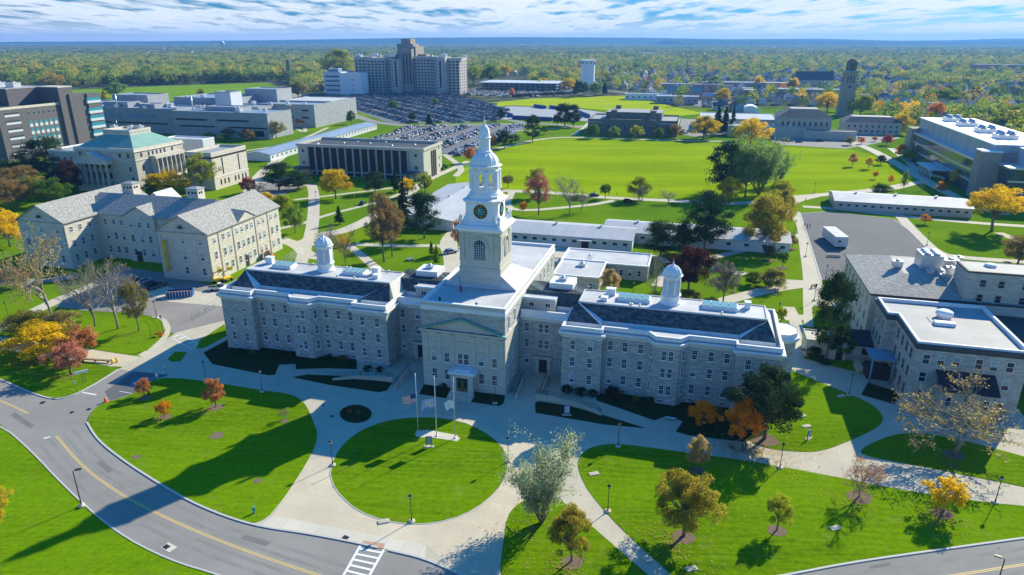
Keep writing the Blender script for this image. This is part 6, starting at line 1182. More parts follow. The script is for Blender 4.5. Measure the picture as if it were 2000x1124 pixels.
T_ = [  # base x, base y, top y, crown width, kind, foliage, label
 (1058, 1022, 850, 150, 'willow', 'silver', 'wispy silver-green tree where the diagonal path leaves the round lawn', 'willow_tree'), (1116, 1098, 985, 78, 'oval', 'autumn', 'slim tan-leaved tree in the small wedge lawn at the bottom'), (1335, 1048, 915, 124, 'oval', 'autumn', 'largest olive-yellow tree on the front right lawn'),
 (1361, 918, 852, 48, 'oval', 'tan', 'small tan oval tree at the edge of the wide front walk'), (1517, 1037, 967, 50, 'small', 'yellowgreen', 'small yellow-green sapling in a mulch ring on the front right lawn'), (1678, 972, 885, 78, 'barefew', 'rust', 'thin rust-brown tree in a mulch ring beside the front walk'),
 (1840, 1003, 935, 62, 'small', 'golden', 'small golden tree at far right of the front lawn'), (1862, 888, 752, 205, 'barefew', 'yellowgrey', 'wide half-bare tree with yellow patches before the right stone hall'), (1493, 858, 712, 132, 'oval', 'dark', 'big dark green tree at the right end of the long hall'),
 (1447, 862, 780, 70, 'round', 'vivid_orange', 'orange tree beside the big dark green tree'), (1371, 833, 785, 50, 'round', 'vivid_orange', 'smaller red-orange tree in the shade before the right wing'), (283, 775, 738, 27, 'small', 'rust', 'small salmon-coloured sapling beside the blue hatched parking bay'),
 (422, 796, 738, 40, 'small', 'rust', 'salmon-orange sapling at the top of the left front lawn'), (322, 815, 782, 27, 'small', 'orange', 'tiny orange sapling in a mulch ring on the left front lawn'), (556, 822, 795, 24, 'barefew', 'olive', 'tiny thin green sapling near the right tip of the left front lawn'),
 (88, 690, 632, 108, 'bush', 'golden', 'broad bright golden tree by the tan path at left'), (52, 655, 606, 62, 'round', 'olive', 'olive-brown tree behind the golden tree at left'), (122, 650, 610, 66, 'round', 'tan', 'tan tree right behind the golden tree at left'),
 (162, 706, 638, 60, 'small', 'rust', 'rusty pink tree behind the timber bench'), (139, 733, 668, 62, 'small', 'pink', 'red-pink tree on the left corner lawn in front of the bench'), (98, 625, 430, 125, 'barefew', 'yellowgrey', 'tallest bare tree at left with some yellow leaves'),
 (186, 638, 508, 82, 'bare', 'grey', 'bare grey tree, second from the left in the row by the yard'), (231, 643, 498, 108, 'bare', 'grey', 'wide bare grey tree in the middle of the row by the yard'), (272, 648, 540, 46, 'sparse', 'olive', 'slim olive-yellow tree at the right end of the row by the yard'),
 (20, 482, 410, 56, 'round', 'golden', 'orange-gold tree at the left edge beside the limestone hall'), (28, 562, 522, 44, 'small', 'pink', 'pinkish-orange sapling at the left edge below the limestone hall'), (-12, 1062, 940, 66, 'sparse', 'yellow', 'yellow tree half cut off at the lower left edge'),
 (650, 520, 425, 66, 'bare', 'grey', 'bare multi-stemmed tree behind the left cupola'), (675, 518, 440, 46, 'barefew', 'orange', 'bare tree with orange leaves right of the left cupola'), (750, 512, 370, 76, 'sparse', 'brown', 'tall brown-leaved tree on the lawn left of the clock tower'), (766, 502, 380, 52, 'sparse', 'brown', 'second brown tree close behind the tallest brown one'),
 (790, 455, 355, 42, 'conifer', 'pine', 'tall dark pine left of the grey barrack'), (829, 466, 378, 58, 'pine', 'pine', 'spreading dark pine in front of the grey barrack'), (797, 385, 345, 28, 'round', 'golden', 'small golden tree behind the pines'), (830, 380, 333, 29, 'oval', 'yellowgreen', 'oval yellow-green tree at the corner of the panelled block'),
 (656, 389, 325, 56, 'round', 'yellow', 'bright yellow tree before the brown panels'), (733, 377, 337, 34, 'pine', 'dark', 'dark pine left of centre before the brown panels'), (772, 376, 333, 25, 'conifer', 'pine', 'narrow pine right of centre before the brown panels'),
 (577, 456, 395, 40, 'round', 'lightgreen', 'light green tree beside the path right of the limestone hall'), (553, 425, 380, 46, 'round', 'yellowgreen', 'yellow-green tree beside the rear corner of the limestone hall'), (522, 397, 376, 34, 'round', 'yellow', 'low yellow tree peeping over the limestone hall roof'),
 (663, 438, 402, 22, 'conifer', 'pine', 'small lone dark conifer beside the central path'), (545, 372, 320, 54, 'pine', 'dark', 'dark pine cluster left of the panelled block'), (583, 370, 337, 42, 'pine', 'dark', 'second dark pine at the left corner of the panelled block'), (487, 378, 346, 30, 'round', 'red', 'red tree beside the cream annex'), (505, 384, 352, 40, 'barefew', 'purple', 'bare purplish tree next to the red tree'),
 (853, 517, 478, 18, 'conifer', 'lightgreen', 'small light green conifer left of the clock tower'), (843, 500, 470, 14, 'conifer', 'lightgreen', 'thinner light green conifer behind the small one by the tower'), (895, 490, 425, 26, 'sparse', 'rust', 'thin rusty tree touching the left side of the clock tower'),
 (333, 380, 330, 68, 'round', 'yellow', 'bright yellow tree in front of the green-roofed hall'), (396, 380, 296, 56, 'sparse', 'yellowgreen', 'tall loose yellow-green tree before the cream annex'), (222, 365, 344, 34, 'round', 'orange', 'orange tree between the portico and the limestone hall'), (300, 382, 355, 50, 'round', 'green', 'green bush-like tree left of the bright yellow tree'),
 (1344, 572, 474, 86, 'round', 'purple', 'large dark purple beech behind the right cupola'), (1412, 592, 508, 60, 'sparse', 'grey', 'grey-green thin tree right of the right cupola'), (1278, 590, 490, 40, 'bare', 'grey', 'bare tree stem cluster between annex and right cupola'), (1190, 576, 527, 40, 'round', 'tan', 'rounded orange-tan tree at the corner of the stone annex'), (1310, 600, 545, 34, 'round', 'olive', 'small olive tree under the purple beech'),
 (1375, 492, 380, 76, 'pine', 'pine', 'tallest dark pine in front of the half-hidden barrack'), (1290, 502, 435, 66, 'pine', 'dark', 'dark green pine at the corner of the first barrack'), (1330, 492, 438, 44, 'round', 'dark', 'dark green tree between the two pines by the barracks'),
 (1493, 487, 378, 88, 'round', 'autumn', 'tall yellow-olive tree right of the pines'), (1527, 440, 372, 48, 'round', 'autumn', 'brownish-olive tree behind the tall yellow-olive one'), (1435, 477, 452, 38, 'bush', 'dark', 'dark round shrub beside the half-hidden barrack'), (1503, 508, 476, 27, 'small', 'dark', 'small dark-leaved tree by the diagonal path'),
 (1528, 522, 490, 20, 'small', 'green', 'small green sapling left of the straight walk'), (1547, 485, 457, 17, 'small', 'brown', 'small brown sapling near the car park corner'), (1470, 556, 530, 32, 'bush', 'green', 'round green shrub on the lawn right of the right cupola'), (1510, 562, 522, 50, 'bush', 'olive', 'larger olive shrub beside the round green shrub'),
 (1525, 630, 600, 20, 'small', 'yellowgreen', 'small yellow-green shrub by the east end bay'), (1420, 378, 285, 74, 'pine', 'pine', 'big dark pine at the left of the grove on the playing field'), (1482, 382, 262, 96, 'willow', 'willow', 'large green willow in the grove on the playing field', 'willow_tree'), (1516, 362, 288, 54, 'willow', 'willow', 'smaller willow on the right of the field grove', 'willow_tree'),
 (1455, 385, 275, 70, 'round', 'willow', 'dense green tree in the middle of the field grove'), (1423, 398, 345, 46, 'oval', 'yellow', 'yellow tree at the near left foot of the field grove'), (1525, 392, 350, 46, 'round', 'yellowgreen', 'olive-yellow tree at the near right foot of the field grove'),
 (1052, 420, 335, 52, 'sparse', 'pink', 'pink-red tree on the lawn right of the clock tower'), (1050, 385, 322, 42, 'round', 'yellowgreen', 'yellow-green tree right behind the pink-red one'), (1112, 420, 333, 62, 'bare', 'grey', 'large bare grey tree right of the pink-red tree'), (1136, 414, 368, 38, 'bare', 'grey', 'smaller bare tree next to the large bare one'),
 (1022, 420, 392, 16, 'small', 'orange', 'tiny orange sapling right of the clock tower'), (992, 368, 340, 26, 'small', 'olive', 'small olive-orange tree on the field edge by the tower lantern'), (1182, 388, 357, 24, 'small', 'green', 'small green tree on the promenade, left of three'), (1248, 390, 343, 44, 'round', 'yellowgreen', 'round olive tree on the promenade'), (1254, 396, 362, 44, 'bare', 'grey', 'bare rounded tree before the promenade'), (1305, 399, 370, 42, 'bare', 'grey', 'bare spreading tree at the rear of the half-hidden barrack'),
 (1158, 270, 241, 26, 'round', 'green', 'first street tree from the left before the gymnasium'), (1200, 270, 247, 24, 'round', 'lightgreen', 'second street tree from the left before the gymnasium'), (1243, 272, 243, 25, 'round', 'yellowgreen', 'third and brightest street tree before the gymnasium'), (1287, 272, 250, 20, 'round', 'green', 'fourth street tree before the gymnasium'), (1317, 271, 243, 30, 'round', 'brown', 'brown street tree at the right end of the gymnasium'),
 (1374, 272, 227, 54, 'round', 'yellow', 'yellow-green spreading tree right of the gymnasium'), (1400, 262, 205, 24, 'conifer', 'pine', 'left conifer of the dark trio right of the gymnasium'), (1414, 264, 208, 22, 'conifer', 'pine', 'middle conifer of the dark trio right of the gymnasium'), (1429, 262, 204, 15, 'conifer', 'dark', 'narrow right conifer of the dark trio'), (1465, 285, 231, 64, 'round', 'golden', 'large orange-gold tree above the field grove'), (1440, 275, 245, 30, 'round', 'yellowgreen', 'small yellow-green tree left of the orange-gold one'),
 (1040, 277, 227, 30, 'pine', 'dark', 'dark pine with russet top at the far left of the playing field'), (1103, 247, 204, 36, 'pine', 'dark', 'left of the pair of big dark pines by the track'), (1120, 248, 207, 28, 'pine', 'dark', 'right of the pair of big dark pines by the track'), (1088, 246, 222, 22, 'round', 'dark', 'low dark tree left of the pine pair by the track'), (978, 237, 212, 17, 'round', 'dark', 'lone dark tree in the car park by the track'),
 (1063, 263, 245, 18, 'small', 'green', 'small green tree between car park and gymnasium'), (985, 290, 252, 32, 'round', 'dark', 'dark green tree at the corner of the lower car park'), (1006, 282, 260, 20, 'sparse', 'rust', 'russet thin tree beside the dark one at the lower car park'), (960, 292, 262, 24, 'round', 'brown', 'brown tree just right of the tower lantern'), (918, 318, 285, 22, 'round', 'rust', 'reddish dark tree left of the tower dome'),
 (768, 214, 196, 18, 'round', 'green', 'small round tree standing in the upper car park'), (806, 238, 220, 14, 'round', 'dark', 'small dark tree at the near edge of the upper car park'), (838, 246, 222, 17, 'conifer', 'pine', 'dark conifer between the two car parks'), (1000, 190, 172, 12, 'round', 'orange', 'small orange tree by the far car park hedge'), (850, 205, 192, 13, 'round', 'lightgreen', 'small light tree at the far side of the upper car park'), (1130, 190, 155, 22, 'round', 'dark', 'dark tree left of the white water tower'), (1142, 186, 158, 18, 'round', 'green', 'green tree touching the white water tower'), (1163, 188, 158, 24, 'round', 'willow', 'grey-green tree right of the white water tower'), (1180, 186, 160, 16, 'conifer', 'dark', 'dark tree second right of the white water tower'), (1110, 176, 153, 30, 'round', 'yellow', 'yellow tree by the far car park'), (1060, 170, 153, 34, 'round', 'golden', 'golden tree behind the far car park'), (925, 135+32, 125, 40, 'round', 'yellowgreen', 'large yellow-green tree right of the hospital'), (960, 165, 125, 40, 'round', 'lightgreen', 'large green tree behind the parking deck'), (985, 150, 125, 26, 'round', 'yellow', 'yellow tree behind the parking deck'), (660, 150, 96, 60, 'round', 'yellowgreen', 'tall yellowish tree left of the hospital'), (1412, 200, 172, 26, 'round', 'yellow', 'bright yellow round tree among the houses right of centre'), (1480, 175, 148, 20, 'round', 'golden', 'golden tree among the houses left of the church'), (1548, 178, 150, 20, 'round', 'golden', 'second golden tree among the houses left of the church'), (1615, 218, 180, 44, 'round', 'golden', 'golden-green tree left of the square tower foot'), (1680, 228, 186, 48, 'round', 'yellowgreen', 'large yellow-green tree right of the square tower foot'), (1755, 262, 222, 38, 'round', 'yellow', 'yellow tree left of the glass building roof'), (1850, 205, 170, 50, 'round', 'lightgreen', 'large light green tree behind the glass building'), (1905, 240, 205, 46, 'round', 'willow', 'grey-green tree behind the glass building roof fans'), (1980, 250, 205, 56, 'round', 'lightgreen', 'large green tree at the right edge behind the glass building'), (1825, 235, 200, 30, 'round', 'orange', 'orange-brown tree behind the glass building'),
 (1937, 452, 362, 92, 'vase', 'golden', 'big blazing orange-gold tree at the right edge'), (1988, 515, 460, 56, 'round', 'brown', 'brown-olive tree cut by the right edge'), (1806, 438, 418, 18, 'small', 'orange', 'tiny orange sapling before the pale grey barrack'), (1837, 380, 354, 19, 'small', 'orange', 'orange sapling behind the pale grey barrack'),
 (1665, 325, 298, 15, 'small', 'pink', 'pink sapling on the right of the playing field'), (1696, 330, 305, 15, 'small', 'yellow', 'yellow sapling on the right of the playing field'), (1709, 350, 334, 10, 'small', 'orange', 'tiny orange sapling low on the playing field'), (1738, 361, 340, 10, 'small', 'orange', 'pale orange sapling near the diagonal walk'), (1763, 376, 328, 12, 'sparse', 'lightgreen', 'slim light green sapling near the barrack'), (1799, 373, 352, 12, 'bare', 'grey', 'bare sapling behind the pale grey barrack'),
 (1722, 380, 358, 34, 'bush', 'green', 'green shrub behind the left end of the pale grey barrack'), (1720, 322, 302, 16, 'round', 'dark', 'small dark tree beside the diagonal walk'), (1757, 308, 282, 19, 'round', 'orange', 'orange tree before the left end of the glass building'), (1774, 315, 292, 30, 'round', 'yellowgreen', 'pale yellow-green tree before the glass building'), (1807, 332, 310, 19, 'small', 'yellow', 'small yellow tree by the curved garden wall'), (1851, 350, 318, 15, 'oval', 'red', 'narrow dark red tree before the glass building'), (1864, 362, 330, 21, 'oval', 'golden', 'gold-topped tree right of the dark red one'),
 (1731, 284, 264, 19, 'round', 'red', 'bright red tree in front of the side building'), (1682, 282, 268, 13, 'small', 'orange', 'tiny orange tree before the square tower hall'), (1659, 284, 268, 17, 'round', 'olive', 'small olive tree before the square tower hall'), (1708, 277, 266, 10, 'small', 'rust', 'tiny rusty tree beside the turning area'),
 (1613, 707, 540, 62, 'pine', 'dark', 'tall drooping conifer between the two stone halls'), (1640, 700, 640, 40, 'round', 'green', 'low green tree behind the garage range'), (228, 192, 158, 32, 'round', 'willow', 'large grey-green tree at the near edge of the golf course'), (205, 195, 176, 16, 'conifer', 'yellow', 'yellow cypress by the box tower'),
 (394, 198, 172, 16, 'oval', 'yellowgreen', 'oval yellow-green tree behind the concrete range'), (516, 190, 175, 14, 'round', 'green', 'lone round tree on the golf course by the road'), (583, 192, 158, 32, 'round', 'olive', 'tall olive tree at the golf course corner near the chimney'), (595, 248, 225, 26, 'round', 'orange', 'green and orange tree before the stepped concrete block'), (632, 240, 218, 26, 'round', 'dark', 'dark round tree at the end of the stepped concrete block'),
 (648, 224, 203, 32, 'round', 'dark', 'broad dark tree at the road bend'), (686, 243, 216, 20, 'oval', 'green', 'green oval tree beside the car park road'), (540, 270, 234, 36, 'sparse', 'olive', 'olive loose tree before the concrete complex'), (425, 262, 240, 40, 'round', 'dark', 'dark tree group left, against the concrete complex'), (455, 268, 246, 34, 'round', 'olive', 'olive tree against the concrete complex'), (485, 276, 252, 30, 'round', 'brown', 'brown-orange tree against the concrete complex'), (410, 272, 258, 22, 'round', 'yellowgreen', 'small yellowish tree left before the concrete complex'), (438, 277, 262, 24, 'round', 'green', 'small green tree second in front of the concrete complex'),
 (435, 320, 290, 20, 'bush', 'dark', 'dark shrub at the left end of the panelled block'), (97, 345, 272, 66, 'pine', 'dark', 'large dark conifer before the brick tower block'), (40, 380, 320, 70, 'round', 'brown', 'brown-green tree at the left edge of the dark grove'), (70, 395, 340, 56, 'round', 'olive', 'olive tree in the dark grove'), (105, 400, 345, 50, 'round', 'green', 'green tree in the dark grove'), (20, 410, 345, 50, 'round', 'brown', 'brownish tree in the dark grove at left'),
 (140, 380, 312, 40, 'round', 'purple', 'dark red-brown tree at the left corner of the portico'), (125, 370, 322, 50, 'round', 'dark', 'very dark tree between grove and portico'), (60, 350, 308, 52, 'round', 'dark', 'dark tree behind the grove at left'), (10, 350, 312, 50, 'round', 'green', 'green tree at the far left edge'), (160, 330, 300, 30, 'round', 'green', 'green tree left of the low stone wing'), (180, 420, 380, 44, 'round', 'dark', 'dark shaded tree behind the limestone hall ridge'),
]
for t in T_:
    nm = t[7] if len(t) > 7 else {'conifer': 'conifer_tree', 'pine': 'pine_tree', 'bush': 'shrub'}.get(t[4], 'tree')
    tree(*t[:7], name=nm, cat='shrub' if nm == 'shrub' else 'tree', bark='pale_bark' if t[4] in ('bare', 'barefew') else 'bark')
for (bx, by, r) in [(1118, 1101, 1.7), (1335, 1050, 1.9), (1361, 920, 1.4), (1517, 1038, 1.6), (1678, 973, 2.1), (1840, 1004, 1.8), (1862, 890, 2), (1493, 860, 2.8), (422, 797, 1.7), (322, 816, 1.3), (424, 852, 1.5), (267, 894, .9), (503, 941, .8), (556, 824, .9), (139, 734, .9), (1503, 510, 2), (1528, 524, 1.8), (1547, 487, 1.8), (283, 779, 1.2)]:
    x, y = G(bx, by); r *= .85; sheet('mulch_ring', [(x+r*math.cos(a)*(1+.08*math.sin(3*a+bx)), y+r*math.sin(a)*.9) for a in np.linspace(0, 2*math.pi, 20)[:-1]], Z4+.03, 'mulch', 1)
# low shrubs and hedges by the buildings
for i, (bx, by, ty, w, c, lab) in enumerate([(1108, 768, 753, 22, 'dark', 'low dark shrub at the left foot of the right wing'), (1135, 772, 757, 24, 'dark', 'second dark shrub along the right wing'), (1158, 774, 761, 20, 'dark', 'third dark shrub along the right wing'), (1195, 776, 755, 26, 'purple', 'dark reddish shrub in the shaded bed of the right wing'), (1268, 792, 774, 16, 'dark', 'small dark shrub beside the right bay'),
        (808, 340, 328, 14, 'dark', 'clipped dark shrub at the right end of the panelled block'), (858, 336, 325, 14, 'dark', 'clipped dark shrub beside the wall end of the panelled block'), (868, 331, 321, 12, 'dark', 'small clipped shrub by the panelled block path'), (520, 390, 380, 20, 'dark', 'dark hedge clump before the pines'), (1130, 390, 381, 30, 'green', 'low hedge by the barrack gable'), (1226, 396, 388, 18, 'purple', 'small purple shrub on the promenade'), (1590, 700, 676, 34, 'dark', 'dark clipped shrub at the garage corner'), (1610, 712, 700, 20, 'dark', 'small dark shrub below the drooping conifer'),
        (470, 690, 680, 16, 'dark', 'first dark shrub along the left wing foot'), (495, 693, 683, 14, 'olive', 'olive shrub along the left wing foot'), (540, 694, 684, 18, 'dark', 'dark shrub in the left wing recess'), (565, 697, 688, 12, 'dark', 'small dark shrub left of the left wing bay'), (640, 703, 693, 16, 'dark', 'dark shrub right of the left wing bay'), (668, 706, 695, 18, 'olive', 'olive shrub right of the left wing bay'), (718, 724, 714, 16, 'dark', 'dark shrub at the foot of the inner end of the left wing'), (742, 726, 716, 14, 'dark', 'last dark shrub along the left wing'), (1215, 782, 768, 18, 'dark', 'dark shrub in the recess of the right wing'), (1242, 786, 772, 14, 'olive', 'olive shrub left of the right bay'), (1350, 802, 786, 18, 'dark', 'dark shrub right of the right bay'), (1400, 812, 795, 18, 'olive', 'olive shrub between the two orange trees'), (700, 812, 803, 12, 'olive', 'small olive plant in the round bed'), (684, 808, 800, 9, 'rust', 'small rusty plant in the round bed'),
        (870, 755, 748, 24, 'dark', 'dark low hedge left of the entrance'), (1345, 590, 565, 40, 'olive', 'olive shrub below the purple beech'), (1385, 610, 580, 34, 'olive', 'olive-green shrub right of the right cupola')]):
    tree(bx, by, ty, w, 'bush', c, lab, name='shrub', cat='shrub')

rg = np.random.default_rng(77); cen = []
for bx, by, r, n in [(1118, 1098, 4, 260), (1335, 1048, 6, 420), (1361, 920, 3, 160), (1678, 973, 4, 200), (1840, 1003, 4, 260), (1493, 872, 7, 700), (1440, 868, 4, 260), (88, 700, 8, 500), (160, 712, 4, 200), (1058, 1022, 5, 160), (422, 797, 3, 120), (322, 816, 2.5, 90), (1862, 892, 8, 420), (139, 735, 3, 130), (272, 650, 5, 160)]:
    x, y = G(bx, by); a = rg.uniform(0, 6.28, n); q = np.abs(rg.normal(size=n))*r*.7; cen.append(np.stack([x+np.cos(a)*q-.3*r, y+np.sin(a)*q-.3*r, np.full(n, Z4+.06)], 1))
cen = np.concatenate(cen); V, Q = leafcards(cen, .17, rg, 0, np.tile([0, 0, 6.], (len(cen), 1))); o = link('fallen_leaves', arr_mesh('fallen_leaves', V, Q, ['tan'])); o['kind'] = 'stuff'
# ------------------------------------------------------------------ lamps, flags, signs, cars, people
def copy_thing(src, loc, rz=0, label=None, group=None):
    r = src.copy(); C.objects.link(r); r.location = loc; r.rotation_euler = (0, 0, rz)
    if label: r['label'] = label
    if group: r['group'] = group
    for ch in src.children:
        c = ch.copy(); C.objects.link(c); c.parent = r
        for g in ch.children: d = g.copy(); C.objects.link(d); d.parent = c
    return r
def make_lamp(label, loc):
    t = thing('street_lamp', label, 'lamp post', loc, 0, 'globe lamp posts along the walks')
    MB().lathe([(.5, 0), (.5, .22), (.3, .3)], 12).build('base', ['path_concrete'], t); b = MB(); b.lathe([(.13, .28), (.09, .8), (.065, .9), (.05, 4.1)], 8); b.build('post', ['dark_metal'], t)
    b = MB(); b.lathe([(.12, 4.1), (.2, 4.2), (.24, 4.45)], 10); b.lathe([(.3, 4.45), (.3, 4.5), (.12, 4.68), (.03, 4.82)], 10); b.build('lantern', ['dark_metal'], t); MB().lathe([(.24, 4.3), (.28, 4.45)], 10).lathe([(.13, 4.55), (.31, 4.49)], 10).build('lamp_globe', ['lamp_white'], t); return t
LP = [(804, 1020, 'lamp post at the front tip of the round lawn'), (650, 910, 'lamp post at the left edge of the round lawn'), (1187, 1000, 'lamp post beside the diagonal path'), (1207, 873, 'lamp post at the upper left of the front right lawn'), (1523, 915, 'lamp post on the front walk below the big dark green tree'), (1943, 983, 'lamp post at the far right of the front walk'),
      (992, 903, 'lamp post at the right edge of the round lawn'), (403, 747, 'lamp post at the top left of the left front lawn'), (512, 766, 'lamp post at the top of the left front lawn before the left wing'), (967, 789, 'lamp post in the bed right of the entrance'), (1658, 773, 'lamp post beside the walk left of the right stone hall'), (320, 653, 'lamp post at the right tip of the lawn with bare trees'), (306, 622, 'lamp post at the corner of the gravel yard'), (18, 624, 'lamp post beside the path at the left edge'),
      (1590, 560+28, 'lamp post at the bend between car park and tall conifer'), (1519, 626, 'lamp post on the lawn right of the right wing'), (1513, 576, 'lamp post by the asphalt path end'), (1451, 533, 'lamp post beside the pale walk behind the right wing'), (1236, 583, 'lamp post behind the roof of the right wing'), (1573, 502, 'lamp post on the straight walk by the car park'), (1612, 548, 'tall lamp post at the lower car park corner'), (1810, 480, 'lamp post behind the roof machinery'),
      (617, 500, 'lamp post left of the left cupola'), (1009, 400, 'lamp post right of the tower lantern stage'), (618, 395, 'lamp post where the central paths cross'), (549, 476, 'lamp post at the rear corner of the limestone hall'), (693, 405, 'lamp post on the middle cross path'), (1552, 455, 'lamp post by the barracks lawn'), (1590, 378, 'lamp post on the promenade at the field corner'), (1562, 312, 'lamp post standing in the playing field'), (1075, 388, 'lamp post on the promenade behind the pink tree')]
L0 = make_lamp(LP[0][2], (*G(*LP[0][:2]), 0))
for bx, by, lab in LP[1:]: copy_thing(L0, (*G(bx, by), 0), 0, lab)
def road_lamp(bx, by, h, lab, rz=0):
    t = thing('road_lamp', lab, 'street light', (*G(bx, by), 0), rz, 'arm lights along the road'); MB().lathe([(.45, 0), (.45, .35)], 12).build('base', ['path_concrete'], t); MB().tube([(0, 0, .3), (0, 0, h), (.5, 0, h+.12)], [.09, .06, .05], 8).build('post', ['dark_metal'], t); MB().box(.3, -.16, h+.05, 1.1, .16, h+.22).build('lamp_head', ['dark_metal'], t); return t
road_lamp(160, 990, 6.2, 'arm street light on the lawn below the curving road at left', R(20)); road_lamp(1945, 1150, 4.6, 'pale arm street light cut off at the bottom right corner', R(150))
# flag poles
def pole(bx, by, lab, zf, L, hh, mats, pat, rz, seed):
    x, y = G(bx, by); t = thing('flagpole', lab, 'flagpole', (x, y, 0), 0, None); MB().lathe([(.22, 0), (.22, .25), (.1, .3)], 10).build('base', ['steel'], t)
    b = MB(); b.lathe([(.095, .25), (.085, 6), (.05, 11.6)], 10); b.lathe([(.03, 11.6), (.11, 11.68), (.11, 11.76), (.02, 11.84)], 8); b.build('pole', ['steel'], t)
    f = thing('flag', pat[1], 'flag', (x, y, 0), rz); b = MB(); n, m = 26, 26
    def S(i, j): u = i/n; v = j/m; w = .26*math.sin(u*7+v*1.6+seed)*u**.5; return (-(.1+L*u*.93)+.1*math.sin(v*3+seed)*u, w, zf-hh*v-.42*u*u*L*.5+.1*math.sin(u*9+seed)*u)
    for i in range(n):
        for j in range(m): b.add([S(i, j), S(i+1, j), S(i+1, j+1), S(i, j+1)], [(0, 1, 2, 3)], pat[0]((i+.5)/n, (j+.5)/m), True)
    b.build('flag_cloth', mats, f)
us = lambda u, v: 2 if (u < .4 and v < .54 and (int(u*26) % 2 or int(v*26) % 2)) else (1 if u < .4 and v < .54 and 0 else (2 if u < .4 and v < .54 else (0 if int(v*13) % 2 == 0 else 1)))
def ny(u, v):
    d = math.hypot((u-.5)*1.3, v-.5)
    return 3 if d < .06 else 2 if d < .13 else 1 if d < .24 else 0
def wh(u, v): return 1 if .12 < math.hypot((u-.5)*1.1, v-.5) < .16 else 0
mat('flag_white', (.75, .75, .78), .9); mat('flag_blue', (.03, .06, .22), .9); mat('flag_red', (.42, .03, .06), .9); mat('flag_pale', (.42, .45, .66), .9); mat('flag_gold', (.6, .4, .12), .9); mat('flag_grey', (.5, .52, .5), .9)
pole(817, 848, 'left flagpole, carrying the striped flag at half mast', 7.9, 2.6, 1.7, ['flag_red', 'flag_white', 'flag_blue'], (us, 'red and white striped flag with dark blue canton on the left pole'), R(5), 0)
pole(853, 853, 'middle flagpole, carrying the pale blue flag', 7.6, 2.4, 1.7, ['flag_pale', 'flag_white', 'flag_gold', 'flag_red'], (ny, 'pale blue flag with a small coat of arms on the middle pole'), R(8), 2)
pole(889, 857, 'right flagpole, carrying the plain white flag', 7.5, 1.5, 1.6, ['flag_white', 'flag_grey'], (wh, 'white flag with a faint round emblem on the right pole'), R(-6), 4)
# signs and small furniture
def sign(bx, by, h, w, lab, face='light_panel', rz=0, legs='blue_paint'):
    t = thing('sign', lab, 'sign', (*G(bx, by), .1), rz); MB().box(-w*.75, -.3, 0, w*.75, .3, .12).build('base', ['path_concrete'], t); b = MB(); b.box(-w/2, -.07, .1, -w/2+.1, .07, h); b.box(w/2-.1, -.07, .1, w/2, .07, h); b.box(-w/2, -.06, h, w/2, .06, h+.12); b.build('frame', [legs], t); b = MB(); b.box(-w/2+.1, -.04, .5, w/2-.1, .04, h); b.build('panel', [face], t); b = MB()
    for k in range(3): b.box(-w/2+.25, -.05, h-.35-k*.3, w/2-.25-.1*k, -.045, h-.29-k*.3)
    b.build('lettering', ['grey_metal'], t)
sign(838, 874, 1.9, 1.1, 'grey notice panel in a blue frame below the flagpoles', 'grey_metal'); sign(1107, 812, 1.9, 1.1, 'white notice panel in a blue frame before the right ramp'); sign(1579, 858, 1.6, 1.0, 'white and blue notice panel on the lawn right of the big dark tree', rz=R(40))
t = thing('sign', 'long white street sign board on two green posts at the left corner', 'sign', (*G(164, 748), .1), R(40)); b = MB(); b.box(-1.2, -.06, 2.1, 1.2, .06, 2.6); b.build('panel', ['white_paint'], t); b = MB(); b.box(-.2, -.05, 0, -.1, .05, 2.1); b.box(.25, -.05, 0, .35, .05, 2.1); split_build(b, 'post', ['green_paint'], t)
for bx, by, lab in ((150, 766, 'slender pale post beside the street sign board'), (268, 771, 'blue and white parking sign at the bay corner'), (309, 753, 'blue parking sign at the right of the bay'), (326, 735, 'small round sign post on the walk')):
    t = thing('sign_post', lab, 'sign post', (*G(bx, by), .05)); MB().tube([(0, 0, 0), (0, 0, 2.3)], .04, 6).build('post', ['green_paint'], t); MB().box(-.2, -.03, 1.9, .2, .03, 2.45).build('plate', ['light_panel'], t)
t = thing('hydrant', 'teal fire hydrant on the lawn by the kerb', 'hydrant', (*G(497, 1003), .1)); MB().lathe([(.2, 0), (.2, .1), (.13, .14), (.13, .75), (.19, .8), (.16, .95), (.04, 1.05)], 10).tube([(-.28, 0, .55), (.28, 0, .55)], .08, 8).build('body', ['teal'], t); MB().lathe([(.05, 1.05), (.04, 1.2)], 6).build('cap', ['white_paint'], t); MB().tube([(.2, 0, .2), (.22, 0, 1.9)], .025, 5).build('marker', ['teal'], t)
t = thing('traffic_cone', 'orange traffic barrel at the corner of the parking bay', 'cone', (*G(207, 786), .05)); MB().box(-.35, -.35, 0, .35, .35, .08).build('base', ['orange_paint'], t); MB().lathe([(.28, .08), (.18, .9), (.1, .95)], 10).build('body', ['orange_paint'], t); MB().lathe([(.235, .45), (.21, .65)], 10).build('stripe', ['white_paint'], t)
t = thing('bollard', 'short red marker stub at the parking bay', 'bollard', (*G(291, 770), .1)); MB().lathe([(.22, 0), (.2, .7), (.1, .8)], 10).build('body', ['red_paint'], t)
t = thing('timber_bench', 'long timber bench beam beside the tan path', 'bench', (*G(187, 707), .05), R(-8)); MB().box(-3.6, -.25, .35, 3.6, .25, .55).build('seat', ['wood'], t)
for x in (-3, 0, 3): MB().box(x-.12, -.2, 0, x+.12, .2, .35).build('leg', ['wood'], t)
